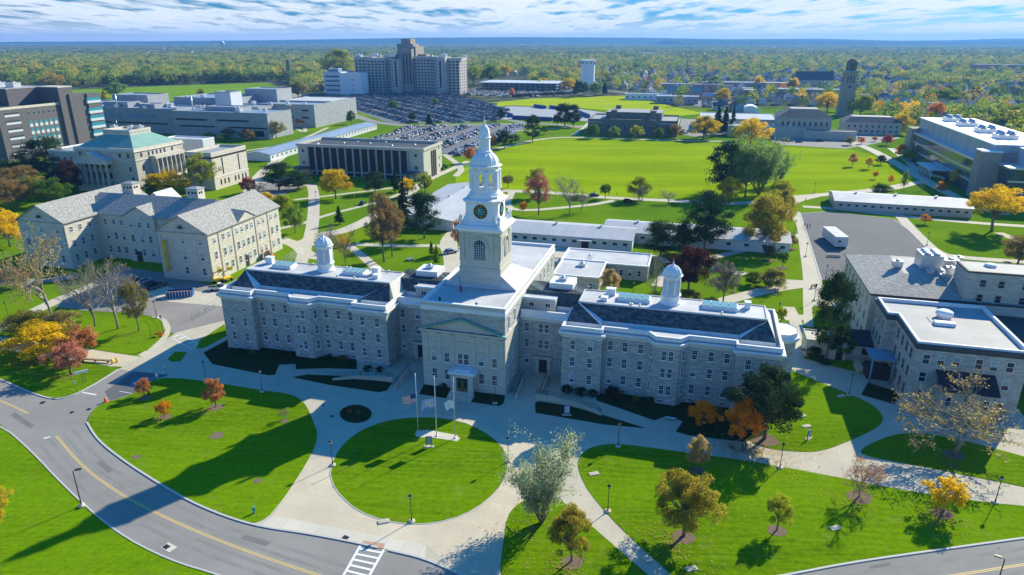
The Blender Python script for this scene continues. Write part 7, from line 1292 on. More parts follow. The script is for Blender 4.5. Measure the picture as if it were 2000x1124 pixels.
for bx, by, lab in ((155, 706, 'yellow bollard pair at the left end of the timber bench'), (220, 711, 'yellow bollard nearest the road'), (229, 708, 'yellow bollard right of its pair')): t = thing('bollard', lab, 'bollard', (*G(bx, by), .05)); MB().lathe([(.22, 0), (.22, .95), (.12, 1.1)], 10).build('post', ['yellow_paint'], t)
t = thing('picnic_table', 'blue picnic table on the lawn left of the clock tower', 'picnic table', (*G(801, 509), 0), .4); MB().box(-1.1, -.4, .7, 1.1, .4, .78).build('tabletop', ['blue_roof'], t); MB().box(-1.1, -.95, .42, 1.1, -.65, .48).build('seat', ['blue_roof'], t); MB().box(-1.1, .65, .42, 1.1, .95, .48).build('seat', ['blue_roof'], t); MB().box(-.8, -.9, 0, -.7, .9, .7).box(.7, -.9, 0, .8, .9, .7).build('frame', ['grey_metal'], t)
t = thing('bench', 'small bench on the paved nook before the right wing', 'bench', (*G(1310, 821), .06), R(-20)); MB().box(-.9, -.2, .4, .9, .2, .48).build('seat', ['light_panel'], t); split_build(MB().box(-.7, -.18, 0, -.6, .18, .4).box(.6, -.18, 0, .7, .18, .4), 'leg', ['dark_metal'], t)
def bike(x, y, rz, lab):
    t = thing('bicycle', lab, 'bicycle', (x, y, .06), rz); 
    for dx in (-.5, .5): b = MB(); b.tube([(dx+.33*math.cos(a), 0, .33+.33*math.sin(a)) for a in np.linspace(0, 2*math.pi, 15)], .02, 4); b.build('wheel', ['black'], t)
    MB().tube([(-.5, 0, .33), (-.15, 0, .8), (.4, 0, .8), (.5, 0, .33)], .022, 4).tube([(-.15, 0, .8), (0, 0, .33), (.4, 0, .75)], .022, 4).tube([(.4, -.22, .95), (.4, .22, .95)], .02, 4).build('frame', ['grey_metal'], t); MB().box(-.28, -.06, .88, -.05, .06, .93).build('saddle', ['black'], t)
for i, (bx, by, lab) in enumerate([(996, 768, 'left bicycle parked at the right foot of the entrance block'), (1001, 765, 'middle bicycle parked at the right foot of the entrance block'), (1005, 770, 'right bicycle parked at the foot of the entrance block')]): bike(*G(bx, by), R(60+i*10), lab)
for bx, by in ((325, 1069), (675, 1051), (413, 969)): x, y = G(bx, by); b = MB(); b.box(-.45, -.35, 0, .45, .35, .02); o = b.build('storm_drain', ['dark_metal'], None, (x, y, .06), R(-30)); struct(o)
x, y = G(330, 1070); b = MB(); b.box(-.95, -.6, 0, .95, .6, .012); struct(b.build('drain_pad', ['bright_concrete'], None, (x, y, .045), R(-30)))
for bx, by, r in ((84, 850-63, .5), (141, 806, .4), (174, 800, .4), (649, 800+14, .35), (631, 792, .3)): x, y = G(bx, by); b = MB(); b.lathe([(r, 0), (r, .015)], 16); struct(b.build('manhole', ['dark_metal'], None, (x, y, .065)))
for bx, by, lab in ((1160, 927, 'pinkish utility slab on the front right lawn'), (1566, 814, 'upper pale utility slab beside the big dark tree'), (1575, 834, 'lower pale utility slab beside the big dark tree'), (1643, 775, 'pale utility slab before the right stone hall walk'), (1631, 1033, 'small grey lawn stone right of the sapling'), (1350, 1113, 'small grey lawn stone near the bottom edge'), (745+5, 1020, 'tan slab at the lower edge of the round lawn')): t = thing('utility_slab', lab, 'slab', (*G(bx, by), .1), .3); MB().box(-.8, -.4, 0, .8, .4, .12).box(-.5, -.2, .12, .5, .2, .16).build('slab', ['path_concrete'], t)
# people
def person(x, y, rz, lab, top='cloth_dark', leg='cloth_dark', stride=.25):
    t = thing('person', lab, 'person', (x, y, .06), rz); me = bpy.data.meshes.new('body')
    J = {'pel': (0, 0, .95, .14), 'che': (0, 0, 1.3, .17), 'nek': (0, 0, 1.48, .06), 'hd': (0, -.02, 1.6, .1), 'top': (0, 0, 1.7, .08), 'lh': (.1, 0, .88, .1), 'lk': (.1, -stride*.6, .5, .065), 'lf': (.1, -stride, .06, .05), 'lt': (.1, -stride-.14, .03, .04), 'rh': (-.1, 0, .88, .1), 'rk': (-.1, stride*.2, .5, .065), 'rf': (-.1, stride, .08, .05), 'rt': (-.1, stride-.12, .03, .04),
         'ls': (.2, 0, 1.4, .065), 'le': (.25, .08, 1.12, .045), 'lw': (.24, -.06, .88, .035), 'rs': (-.2, 0, 1.4, .065), 're': (-.25, .02, 1.12, .045), 'rw': (-.24, .1, .88, .035)}
    k = list(J); E_ = [('pel', 'che'), ('che', 'nek'), ('nek', 'hd'), ('hd', 'top'), ('pel', 'lh'), ('lh', 'lk'), ('lk', 'lf'), ('lf', 'lt'), ('pel', 'rh'), ('rh', 'rk'), ('rk', 'rf'), ('rf', 'rt'), ('che', 'ls'), ('ls', 'le'), ('le', 'lw'), ('che', 'rs'), ('rs', 're'), ('re', 'rw')]
    me.from_pydata([J[i][:3] for i in k], [(k.index(a), k.index(b)) for a, b in E_], []); o = link('body', me, t); s_ = o.modifiers.new('skin', 'SKIN'); 
    for i, n in enumerate(k): me.skin_vertices[0].data[i].radius = (J[n][3], J[n][3]*.8)
    me.skin_vertices[0].data[0].use_root = True; o.modifiers.new('sub', 'SUBSURF').levels = 1; me.materials.append(MT[top])
    MB().lathe([(.03, 1.5), (.1, 1.55), (.105, 1.64), (.07, 1.74), (.01, 1.77)], 10).build('hair', ['black'], t); return t
for bx, by, rz, lab, tp in ((1449, 884, 1.6, 'person in dark clothes walking left on the front walk', 'cloth_dark'), (1455, 880, 1.6, 'person in a dark red top walking beside the other on the front walk', 'cloth_red'), (1571, 444, .3, 'leftmost person of the group walking by the car park', 'cloth_dark'), (1576, 447, .3, 'middle person of the group walking by the car park', 'cloth_dark'), (1581, 446, .3, 'rightmost person of the group walking by the car park', 'cloth_red'), (1551, 398, 2, 'person on the junction of the promenade', 'cloth_dark'), (1573, 394, 1, 'person crossing near the promenade junction', 'cloth_dark'),
                            (1161, 381, 1.2, 'leftmost person on the promenade at the field edge', 'cloth_dark'), (1188, 383, 1.5, 'person beside the small green tree on the promenade', 'cloth_red'), (1205, 383, 1.5, 'person standing alone on the promenade', 'cloth_dark'), (1293, 572, .5, 'person behind the right wing beside the cupola', 'cloth_dark')): person(*G(bx, by), rz, lab, tp)
# vehicles
def car_mesh(kind, lod=0):
    b = MB(); L, W, H = dict(car=(4.6, 1.8, 1.45), suv=(4.8, 1.9, 1.75), van=(5.6, 2.0, 2.3), pickup=(5.6, 1.95, 1.8))[kind]; x, y = L/2, W/2; hb = H*.56
    pr = [(-x, .3), (x, .3), (x, .55), (x-.15, hb*.95), (x-1.2 if kind != 'van' else x-.5, hb), (-x+.1, hb), (-x, .6)]
    n = len(pr); vs = [(px_, s*y, pz) for s in (-1, 1) for px_, pz in pr]; b.add(vs, [tuple(range(n)), tuple(range(2*n-1, n-1, -1))]+[(i, n+i, n+(i+1) % n, (i+1) % n) for i in range(n)], 0)
    c0_, c1_ = {'car': (-x+.5, x-1.3), 'suv': (-x+.15, x-1.35), 'van': (-x+.1, x-.6), 'pickup': (-.6, x-1.4)}[kind]; r0, r1 = c0_+.45, c1_-.75; yi = y-.08; yr = y-.22
    V = [(c0_, -yi, hb), (c1_, -yi, hb), (c1_, yi, hb), (c0_, yi, hb), (r0, -yr, H), (r1, -yr, H), (r1, yr, H), (r0, yr, H)]
    b.add(V, [(0, 1, 5, 4), (1, 2, 6, 5), (2, 3, 7, 6), (3, 0, 4, 7)], 1); b.add([(r0-.05, -yr-.03, H+.02), (r1+.05, -yr-.03, H+.02), (r1+.05, yr+.03, H+.02), (r0-.05, yr+.03, H+.02)], [(0, 1, 2, 3)], 0)
    if kind == 'pickup': b.add([(-x+.15, -y+.15, hb+.01), (-.7, -y+.15, hb+.01), (-.7, y-.15, hb+.01), (-x+.15, y-.15, hb+.01)], [(0, 1, 2, 3)], 2)
    for wx in (-x*.6, x*.6):
        for s in (-1, 1): a = [(wx+.33*math.cos(t), s*(y+.01), .33+.33*math.sin(t)) for t in np.linspace(0, 2*math.pi, 9)[:-1]]; b.add(a, [tuple(range(8))], 2)
    return b.mesh('car_'+kind, ['paint_white', 'pane_far', 'black'])
PC = {}
for nm, c in dict(white=(.62, .64, .66), silver=(.34, .36, .39), grey=(.13, .14, .155), black=(.018, .02, .025), blue=(.03, .08, .2), red=(.3, .02, .025), pale_blue=(.25, .34, .44), tan=(.3, .27, .21)).items(): PC[nm] = mat('paint_'+nm, c, .25, .2, .5)
CM = {k: car_mesh(k) for k in ('car', 'suv', 'van', 'pickup')}
crn = random.Random(5)
def pick(): return crn.choices(list(PC), [12, 17, 26, 24, 10, 4, 11, 3])[0]
def inside(p, poly):
    x, y = p; r = False; n = len(poly)
    for i in range(n):
        (x1, y1), (x2, y2) = poly[i], poly[(i+1) % n]
        if (y1 > y) != (y2 > y) and x < (x2-x1)*(y-y1)/(y2-y1)+x1: r = not r
    return r
KO_tree_in_lot = []
slots = []
ux, uy = math.cos(CA), math.sin(CA); vx, vy = -uy, ux
ra0, ra1 = Vector(G(682, 207)), Vector(G(800, 238)); RA = math.atan2(*(ra1-ra0).yx)
names = ['upper', 'lower', 'far', 'church']
for li, q in enumerate((lotA, lotB, lotC, lotE)):
    cax = RA-math.pi/2 if li == 0 else CA; ux, uy = math.cos(cax), math.sin(cax); vx, vy = -uy, ux
    W = [G(*p) for p in q]; U = [p[0]*ux+p[1]*uy for p in W]; Vv = [p[0]*vx+p[1]*vy for p in W]; u = min(U)+3; row = 0
    while u < max(U)-2:
        for du in (0, 5.3):
            v = min(Vv)+2
            while v < max(Vv)-2:
                x, y = (u+du)*ux+v*vx, (u+du)*uy+v*vy
                if inside((x, y), W) and crn.random() < (.9 if li < 3 else .7) and (v % 61) > 3: slots.append((x, y, cax+(0 if crn.random() < .5 else math.pi)+crn.gauss(0, .02), li))
                v += 2.75
        u += 19.5 if li == 1 else 17.4
def kindpick(): return crn.choices(['car', 'suv', 'van', 'pickup'], [50, 38, 4, 8])[0]
slots.sort(key=lambda s: math.hypot(s[0], s[1])); NEAR = 270
lot_desc = {0: 'upper car park before the hospital', 1: 'lower car park behind the panelled block', 2: 'far car park right of the hospital', 3: 'church car park at right'}
stuff_v = {k: [] for k in PC}
for i, (x, y, a, li) in enumerate(slots):
    k = kindpick(); c = pick()
    if i < NEAR:
        o = link('parked_'+k if k != 'car' else 'parked_car', CM[k], None, (x, y, .07), a); o.material_slots[0].link = 'OBJECT'; o.material_slots[0].material = PC[c]
        tag(o, f'{c.replace("_", " ")} {k} parked in the rows of the {lot_desc[li]}', {'car': 'car', 'suv': 'car', 'van': 'van', 'pickup': 'pickup truck'}[k], f'{c.replace("_", " ")} {k}s in the {lot_desc[li]}')
    else: stuff_v[c].append((x, y, a, k))
def lump(name, items, mats, scalez=1):
    VV, FF, MM = [], [], []; o = 0
    cache = {}
    for x, y, z, a, me, cm in items:
        if me.name not in cache: cache[me.name] = (np.array([v.co[:] for v in me.vertices]), [tuple(p.vertices) for p in me.polygons], [p.material_index for p in me.polygons])
        V, F_, M_ = cache[me.name]; c, s = math.cos(a), math.sin(a); VV.append(np.stack([V[:, 0]*c-V[:, 1]*s+x, V[:, 0]*s+V[:, 1]*c+y, V[:, 2]+z], 1)); FF += [tuple(j+o for j in f) for f in F_]; MM += [cm(m) for m in M_]; o += len(V)
    m = bpy.data.meshes.new(name); m.from_pydata(np.concatenate(VV).tolist(), [], FF); m.polygons.foreach_set('material_index', MM)
    for x in mats: m.materials.append(MT[x])
    return link(name, m)
pn = list(PC); its = []
for ci, c in enumerate(pn):
    for x, y, a, k in stuff_v[c]: its.append((x, y, .07, a, CM[k], (lambda m, ci=ci: ci if m == 0 else len(pn)+m-1)))
o = lump('distant_cars', its, ['paint_'+c for c in pn]+['pane_far', 'black']); o['kind'] = 'stuff'
def car(bx, by, rz, c, k, lab):
    t = thing('parked_'+k, lab, {'van': 'van', 'pickup': 'pickup truck'}.get(k, 'car'), (*G(bx, by), .06), rz); o = link('body', CM[k], t); o.material_slots[0].link = 'OBJECT'; o.material_slots[0].material = PC[c]; return t
for a in [(288, 565, 1.2, 'blue', 'van', 'blue van in the shade of the limestone hall'), (308, 562, 1.1, 'grey', 'pickup', 'grey pickup in the shade left of the dumpster'), (428, 566, .3, 'white', 'pickup', 'white flatbed pickup at the corner of the left wing'), (268, 553, 1.2, 'black', 'suv', 'black suv in the shade of the yard'), (283, 553, 1.2, 'silver', 'car', 'silver car at the back of the yard'),
          (1524, 274, .1, 'white', 'suv', 'white suv at the lower left of the plant wing'), (1532, 276, 0, 'black', 'car', 'black car beside the white suv by the plant wing'), (1508, 271, -.2, 'silver', 'car', 'silver car along the plant wing'), (1543, 277, 0, 'silver', 'suv', 'silver suv before the plant wing'), (1560, 279, 0, 'blue', 'car', 'blue car before the plant wing'), (1590, 276, 0, 'white', 'car', 'white car in front of the plant hall'), (1602, 277, .1, 'black', 'suv', 'black suv in front of the plant hall'), (1658, 274, 0, 'silver', 'car', 'silver car below the square tower'), (1680, 272, 0, 'white', 'car', 'white car before the side building'),
          (1338, 262, .2, 'white', 'car', 'white car at the right end of the gymnasium'), (1350, 258, .2, 'white', 'suv', 'white suv behind the one at the gymnasium'), (520, 387, .2, 'white', 'van', 'white van on the drive by the red tree'), (500, 392, .2, 'white', 'car', 'white car on the drive by the cream annex'), (555, 362, -.2, 'white', 'car', 'white car under the dark pines'), (572, 358, -.2, 'silver', 'car', 'silver car at the corner of the panelled block'), (708, 400, 1.5, 'black', 'car', 'black utility cart on the central path'), (740, 393, 1.3, 'grey', 'car', 'grey cart near the tall brown tree'), (880, 495, .5, 'silver', 'car', 'silver car under the rusty tree by the tower'), (1160, 384, .2, 'black', 'car', 'black car on the promenade')]: car(*a)
t = thing('dumpster', 'long open blue and dark red dumpster before the limestone hall', 'dumpster', (*G(352, 579), .05), R(12)); b = MB(); L, W, H = 6.6, 2.4, 1.7
b.box(-L/2, -W/2, 0, L/2, -W/2+.1, H).box(-L/2, W/2-.1, 0, L/2, W/2, H).box(-L/2, -W/2+.1, 0, -L/2+.1, W/2-.1, H).box(L/2-.1, -W/2+.1, 0, L/2, W/2-.1, H).box(-L/2+.1, -W/2+.1, 0, L/2-.1, W/2-.1, .2); b.build('body', ['blue_paint'], t)
b = MB(); [b.box(x-.08, -W/2-.1, .1, x+.08, -W/2, H) for x in lin(-3, 3, 9)]; split_build(b, 'rib', ['light_panel'], t); MB().box(-L/2+.12, -W/2+.12, .9, L/2-.12, W/2-.12, 1.2).build('rubble', ['brick_red'], t)
for bx, by, rz, lab in ((424, 552, .6, 'left yellow lift machine at the foot of the limestone hall'), (444, 549, .9, 'right yellow lift machine beside the hall corner')):
    t = thing('lift_machine', lab, 'machine', (*G(bx, by), .05), rz); MB().box(-1.3, -.8, .4, 1.3, .8, 1.1).build('chassis', ['yellow_paint'], t); MB().tube([(-.9, 0, 1.1), (-1.2, 0, 2.5), (1.0, 0, 3.3)], .17, 6).build('boom', ['yellow_paint'], t); MB().box(.8, -.6, 3.0, 1.7, .6, 4.0).build('basket', ['yellow_paint'], t)
    for x in (-.9, .9):
        for y in (-.85, .85): b = MB(); b.tube([(x, y-.14, .42), (x, y+.14, .42)], .42, 12); b.build('wheel', ['black'], t)
t = thing('skid_loader', 'red and dark loader at the rear foot of the limestone hall', 'machine', (*G(525, 505), 0), .4); MB().box(-1.4, -.9, .4, .9, .9, 1.9).build('body', ['brick_red'], t); MB().box(-.7, -.7, 1.9, .6, .7, 2.7).build('cab', ['brick_red'], t); MB().box(.9, -1, .2, 1.6, 1, .9).build('bucket', ['orange_paint'], t)
t = thing('office_trailer', 'long white office trailer parked in the dark car park', 'trailer', (*G(1640, 484), .08), R(84)); L = 13.5
MB().box(-1, -2, .5, L-1, 2, 3.7).build('body', ['white_siding'], t); MB().box(-1.1, -2.1, 3.7, L-.9, 2.1, 3.85).build('roof', ['white_roof'], t); MB().box(-1.6, -1.4, 0, -1, 1.4, .5).box(1, -1.6, 0, 1.4, 1.6, .5).box(10, -1.6, 0, 10.4, 1.6, .5).build('undercarriage', ['black'], t); win_simple(t, [(-1, .7, 2.3, R(-90), .8, .7)], 'pane_far', 'grey_metal')
t = thing('concrete_barrier', 'short pale barrier on the asphalt of the dark car park', 'barrier', (*G(1628, 503), .08), R(-12)); MB().box(-2, -.3, 0, 2, .3, .3).box(-2, -.15, .3, 2, .15, .8).build('body', ['path_concrete'], t)
for bx, by, lab, c in ((311, 658, 'orange barrier on the lawn with bare trees', 'orange_paint'), (1589, 563, 'red barrier box by the walk bend', 'brick_red')):
    t = thing('barrier', lab, 'barrier', (*G(bx, by), .1), .3); MB().box(-.9, -.06, .5, .9, .06, 1.0).build('board', [c], t); split_build(MB().box(-.8, -.3, 0, -.7, .3, .5).box(.7, -.3, 0, .8, .3, .5), 'leg', [c], t)
def fence(px, h, lab, n, m='green_paint', name='mesh_fence'):
    pts = [Vector(G(*p)) for p in px]; t = thing(name, lab, 'fence', (*pts[0], .05)); o = pts[0]; b = MB(); r_ = MB()
    for a, c in zip(pts, pts[1:]):
        a, c = a-o, c-o; k = max(2, int((c-a).length/2.5)); 
        for i in range(k+1): p = a.lerp(c, i/k); b.tube([(*p, 0), (*p, h)], .035, 4)
        for z in (.15, h*.5, h): r_.tube([(*a, z), (*c, z)], .025, 4)
    split_build(b, 'post', [m], t); r_.build('rails', [m], t)
fence([(375, 628), (402, 612), (436, 592)], 1.9, 'green mesh fence along the gravel yard by the left wing', 8); fence([(175, 607), (250, 612), (307, 619), (318, 632), (322, 655)], 1.8, 'grey mesh fence around the gravel yard', 8, 'grey_metal'); fence([(-30, 575), (20, 572), (60, 563)], 1.6, 'green mesh fence on the far left lawn', 6); fence([(538, 463), (560, 461)], 1.6, 'dark fence at the rear of the limestone hall', 4, 'dark_metal')
for i in range(3): fence([(545+i*7, 514+i*2), (590+i*3, 487+i*5)], 1.0, ['topmost pale handrail on the bank left of the cupola', 'middle pale handrail on the bank left of the cupola', 'lowest pale handrail on the bank left of the cupola'][i], 4, 'light_panel', 'handrail_line')
t = thing('hedge', 'long dark clipped hedge between the far car park and the lime field', 'hedge', (*G(1000, 190), 0), math.atan2(*(Vector(G(1128, 184))-Vector(G(1000, 190))).yx)); b = MB(); L = (Vector(G(1128, 184))-Vector(G(1000, 190))).length
rg = np.random.default_rng(3); cen = np.stack([rg.uniform(0, L, 2600), rg.normal(size=2600)*1.0, rg.uniform(.2, 3.2, 2600)], 1); V, Q = leafcards(cen, 1.0, rg); link('foliage', arr_mesh('hedge', V, Q, ['dark']), t)
t = thing('blue_tarpaulin', 'bright blue crumpled tarpaulin hanging by the slim olive-yellow tree', 'tarpaulin', (*G(252, 580), 0)); b = MB(); b.lathe([(1.5, 0), (1.7, 1.2), (1.1, 2.1), (.3, 2.6)], 9); [b.v.__setitem__(i, (x*(1+.3*math.sin(i*2.3)), y*(1+.3*math.cos(i*1.7)), z)) for i, (x, y, z) in enumerate(b.v)]; b.build('tarpaulin_sheet', ['blue_paint'], t)
# ------------------------------------------------------------------ suburb houses and woodland
KO = [P2(q) for q in (field_px, soccer_px, track_px, lotA, lotB, lotC, lotE)]
KO += [P2(q) for q in ([(-200, 330), (-200, 160), (140, 172), (330, 166), (560, 158), (600, 186), (900, 170), (905, 150), (1040, 148), (1040, 178), (1140, 172), (1250, 180), (1240, 200), (1380, 215), (1440, 228), (1480, 208), (1640, 205), (1760, 240), (1900, 330), (2200, 420), (2200, 1200), (-200, 1200)], golf2_px,
     [(620, 186), (640, 178), (900, 176), (905, 150), (640, 150)])]
KOB = [(min(p[0] for p in k), min(p[1] for p in k), max(p[0] for p in k), max(p[1] for p in k)) for k in KO]
def blocked(x, y):
    for k, b in zip(KO, KOB):
        if b[0] <= x <= b[2] and b[1] <= y <= b[3] and inside((x, y), [p[:2] for p in k]): return True
    return False
fr = random.Random(21)
def frustum(x, y, m=1.06): X, Y = PX(x, y, 0); return -60 < X < 2060
def roadish(x, y):                      # streets of the suburb, a slightly turned grid
    a = R(-12); u = x*math.cos(a)+y*math.sin(a); v = -x*math.sin(a)+y*math.cos(a); return (v % 78) < 8 or (u % 210) < 9
def house_mesh(k):
    b = MB(); w, d, h, r = [(8, 11, 5.6, 3.4), (7.5, 12, 5.8, 3.8), (10, 9, 4.6, 3.2), (14, 12, 7, 0.5)][k]
    b.prism([(-w/2, -d/2), (w/2, -d/2), (w/2, d/2), (-w/2, d/2)], 0, h, 0, 1)
    if k < 3: gable(b, -w/2, -d/2, w/2, d/2, h, h+r, 'y' if k < 2 else 'x', 1, .4, 0, .12)
    if k == 1: gable(b, -w/2-.05, -1.4, 0, 1.4, h+.2, h+2.6, 'x', 1, .2, 0, .1)
    if k == 0: b.box(-w/2+1, -d/2-1.8, 0, w/2-1, -d/2, 2.7, 0); b.poly([(-w/2+.6, -d/2-2.1, 2.7), (w/2-.6, -d/2-2.1, 2.7), (w/2-.6, -d/2+.1, 3.3), (-w/2+.6, -d/2+.1, 3.3)], 1)
    if k < 3: b.box(w*.18, d*.1, h+r*.3, w*.18+.7, d*.1+.7, h+r+.6, 3)
    for z in ((1.6, 4.2) if h > 5 else (1.7,)):
        for x in lin(-w/2+1.4, w/2-1.4, 3): b.add([(x-.5, -d/2-.04, z-.7), (x+.5, -d/2-.04, z-.7), (x+.5, -d/2-.04, z+.6), (x-.5, -d/2-.04, z+.6)], [(0, 1, 2, 3)], 2)
        for y in lin(-d/2+1.6, d/2-1.6, 3):
            for s in (-1, 1): X = s*(w/2+.04); b.add([(X, y-.5, z-.7), (X, y+.5, z-.7), (X, y+.5, z+.6), (X, y-.5, z+.6)], [(0, 1, 2, 3)], 2)
    return b.mesh('house', ['house_white', 'shingle_grey', 'pane_far', 'brick_red'])
WALLS = dict(white=(.62, .63, .62), cream=(.52, .47, .36), grey=(.3, .32, .34), blue=(.22, .28, .34), brick=(.22, .1, .07), tan=(.36, .29, .2)); ROOFS = dict(grey=(.30, .31, .33), dark=(.12, .125, .14), brown=(.22, .17, .14), pale=(.48, .48, .5))
for k, c in WALLS.items(): mat('house_'+k, c, .85)
for k, c in ROOFS.items(): mat('shingle_'+k, c, .9, 0, .1)
HM = [house_mesh(k) for k in range(4)]
cands = []
a = R(-12); ca, sa = math.cos(a), math.sin(a)
for i in range(-40, 60):
    for j in range(4, 42):
        for side in (14, 64):
            u = i*17.5; v = j*78+side
            x, y = u*ca-v*sa, u*sa+v*ca
            if y < 480 or not frustum(x, y) or (u % 210) < 14 or blocked(x, y): continue
            X, Y = PX(x, y, 0)
            if X < 620 and Y > 112 and fr.random() < .9: continue       # woodland on the left
            if fr.random() < (.9 if X > 1150 else .55): cands.append((math.hypot(x, y), x+fr.uniform(-2, 2), y+fr.uniform(-2, 2), a+(0 if side > 30 else math.pi)+fr.gauss(0, .03)))
cands.sort(); rest = []
for n, (d, x, y, rz) in enumerate(cands):
    k = fr.choices([0, 1, 2, 3], [42, 36, 18, 4])[0]; wl = fr.choices(list(WALLS), [40, 18, 14, 8, 9, 11])[0]; rf = fr.choices(list(ROOFS), [40, 22, 22, 16])[0]
    if n < 290:
        o = link('house', HM[k], None, (x, y, 0), rz)
        for s_, m_ in ((0, MT['house_'+wl]), (1, MT['shingle_'+rf])): o.material_slots[s_].link = 'OBJECT'; o.material_slots[s_].material = m_
        tag(o, f'{wl} suburban house with {rf} {["gabled", "dormered gable", "side-gabled", "flat"][k]} roof among the trees beyond the campus', 'house', f'{wl} houses with {rf} {["gabled", "dormered", "side-gabled", "flat"][k]} roofs')
    else: rest.append((x, y, rz, k, list(WALLS).index(wl), list(ROOFS).index(rf)))
o = lump('distant_houses', [(x, y, 0, rz, HM[k], (lambda m, wi=wi, ri=ri: wi if m == 0 else len(WALLS)+ri if m == 1 else len(WALLS)+len(ROOFS)+m-2)) for x, y, rz, k, wi, ri in rest], ['house_'+k for k in WALLS]+['shingle_'+k for k in ROOFS]+['pane_far', 'brick_red']); o['kind'] = 'stuff'
for j in range(6, 40):                                                      # suburb streets
    v = j*78+4; L = []
    p = [(u*ca-v*sa, u*sa+v*ca) for u in range(-2600, 3200, 60)]; p = [q for q in p if q[1] > 560 and frustum(*q) and not blocked(*q) and q[1] < 2600 and PX(*q, 0)[0] > 650]
    run = []
    for q in p+[None]:
        if q and (not run or math.dist(q, run[-1]) < 70): run.append(q)
        else:
            if len(run) > 2: ribbon('street', run, 7, .02, 'road', sm=0)
            run = [q] if q else []
# trees one can tell apart beyond the campus, then the woodland
far_protos = []
for kind, sd_, k in (('round', 41, 22), ('round', 42, 18), ('oval', 43, 20), ('round', 44, 26)):
    rg = np.random.default_rng(sd_); cen = []; Nn = []
    zc, rz_, rx = (.58, .42, .46) if kind == 'round' else (.56, .44, .36)
    for i in range(k):
        d = rg.normal(size=3); d /= np.linalg.norm(d); rr = rg.uniform(.4, 1)**.5; c = np.array([d[0]*rx*rr, d[1]*rx*rr, zc+d[2]*rz_*rr]); n = 16; q = rg.normal(size=(n, 3)); q /= np.linalg.norm(q, axis=1)[:, None]; q *= .15*rg.uniform(.6, 1, n)[:, None]; cen.append(c+q); Nn.append(q/.15+d*.7)
    V, Q = leafcards(np.concatenate(cen), .062, rg, .1, np.concatenate(Nn)); me = arr_mesh('far_tree', V, Q, ['mixed']); far_protos.append(me)
zones = [(.0, 0)]
pts = []
def scatter(n, y0, y1, dens_fn, out):
    for _ in range(n):
        t = fr.random(); y = math.sqrt(y0*y0+t*(y1*y1-y0*y0)); x = fr.uniform(-.86, .86)*y
        if frustum(x, y) and not blocked(x, y) and not roadish(x, y) and fr.random() < dens_fn(x, y): out.append((x, y))
def dens(x, y):
    X, Y = PX(x, y, 0)
    if X < 620: return 1
    cl = .5+.5*math.sin(x*.011+1.7*math.sin(y*.009))*math.sin(y*.013+1.3*math.sin(x*.007))
    
    if 1240 < X < 1640 and 146 < Y < 230: return .05+.22*cl
    return (.15+.38*cl) if X > 1120 and 118 < Y < 225 else .45+.45*cl
scatter(40000, 470, 2600, dens, pts)
hs = {}
for d, x, y, rz in cands: hs.setdefault((int(x//20), int(y//20)), []).append((x, y))
def near_house(x, y, r=6.8):
    i, j = int(x//20), int(y//20); return any((x-a_)**2+(y-b_)**2 < r*r for di in (-1, 0, 1) for dj in (-1, 0, 1) for a_, b_ in hs.get((i+di, j+dj), ()))
pts = [p for p in pts if not near_house(*p)]
pts.sort(key=lambda p: math.hypot(*p))
cols = [('lightgreen', 28), ('yellowgreen', 20), ('olive', 18), ('green', 14), ('tan', 6), ('golden', 7), ('orange', 3), ('dark', 4)]
word = dict(lightgreen='light green', yellowgreen='yellow-green', olive='olive', green='green', tan='tan', golden='golden', orange='orange', dark='dark green')
sep = []
for p in pts:
    if len(sep) < 175 and all((p[0]-q[0])**2+(p[1]-q[1])**2 > 60 for q in sep[-60:]): sep.append(p)
for i in range(46):
    X = 168+i*8.7+fr.uniform(-3, 3); x, y = G(X, 168-7.5*(X-165)/395+fr.uniform(-1.5, 1.5)); h = fr.uniform(11, 17); o = link('tree', fr.choice(far_protos), None, (x, y, 0), fr.uniform(0, 6), (h*.9, h*.9, h)); o.material_slots[0].link = 'OBJECT'; o.material_slots[0].material = LEAF['dark']; tag(o, 'dark tree in the shaded row along the far edge of the golf course', 'tree', 'dark trees along the far edge of the golf course')
ss = set(sep); wood = [p for p in pts if p not in ss]
TM = {}
for x, y in sep:
    c = fr.choices([q[0] for q in cols], [q[1] for q in cols])[0]; me = fr.choice(far_protos); h = fr.uniform(9, 16); w = h*fr.uniform(.8, 1.1)
    o = link('tree', me, None, (x, y, 0), fr.uniform(0, 6.28), (w, w, h)); o.material_slots[0].link = 'OBJECT'; o.material_slots[0].material = LEAF[c]
    tag(o, f'{word[c]} rounded tree in the nearest belt of trees beyond the campus', 'tree', f'{word[c]} trees in the nearest belt beyond the campus')
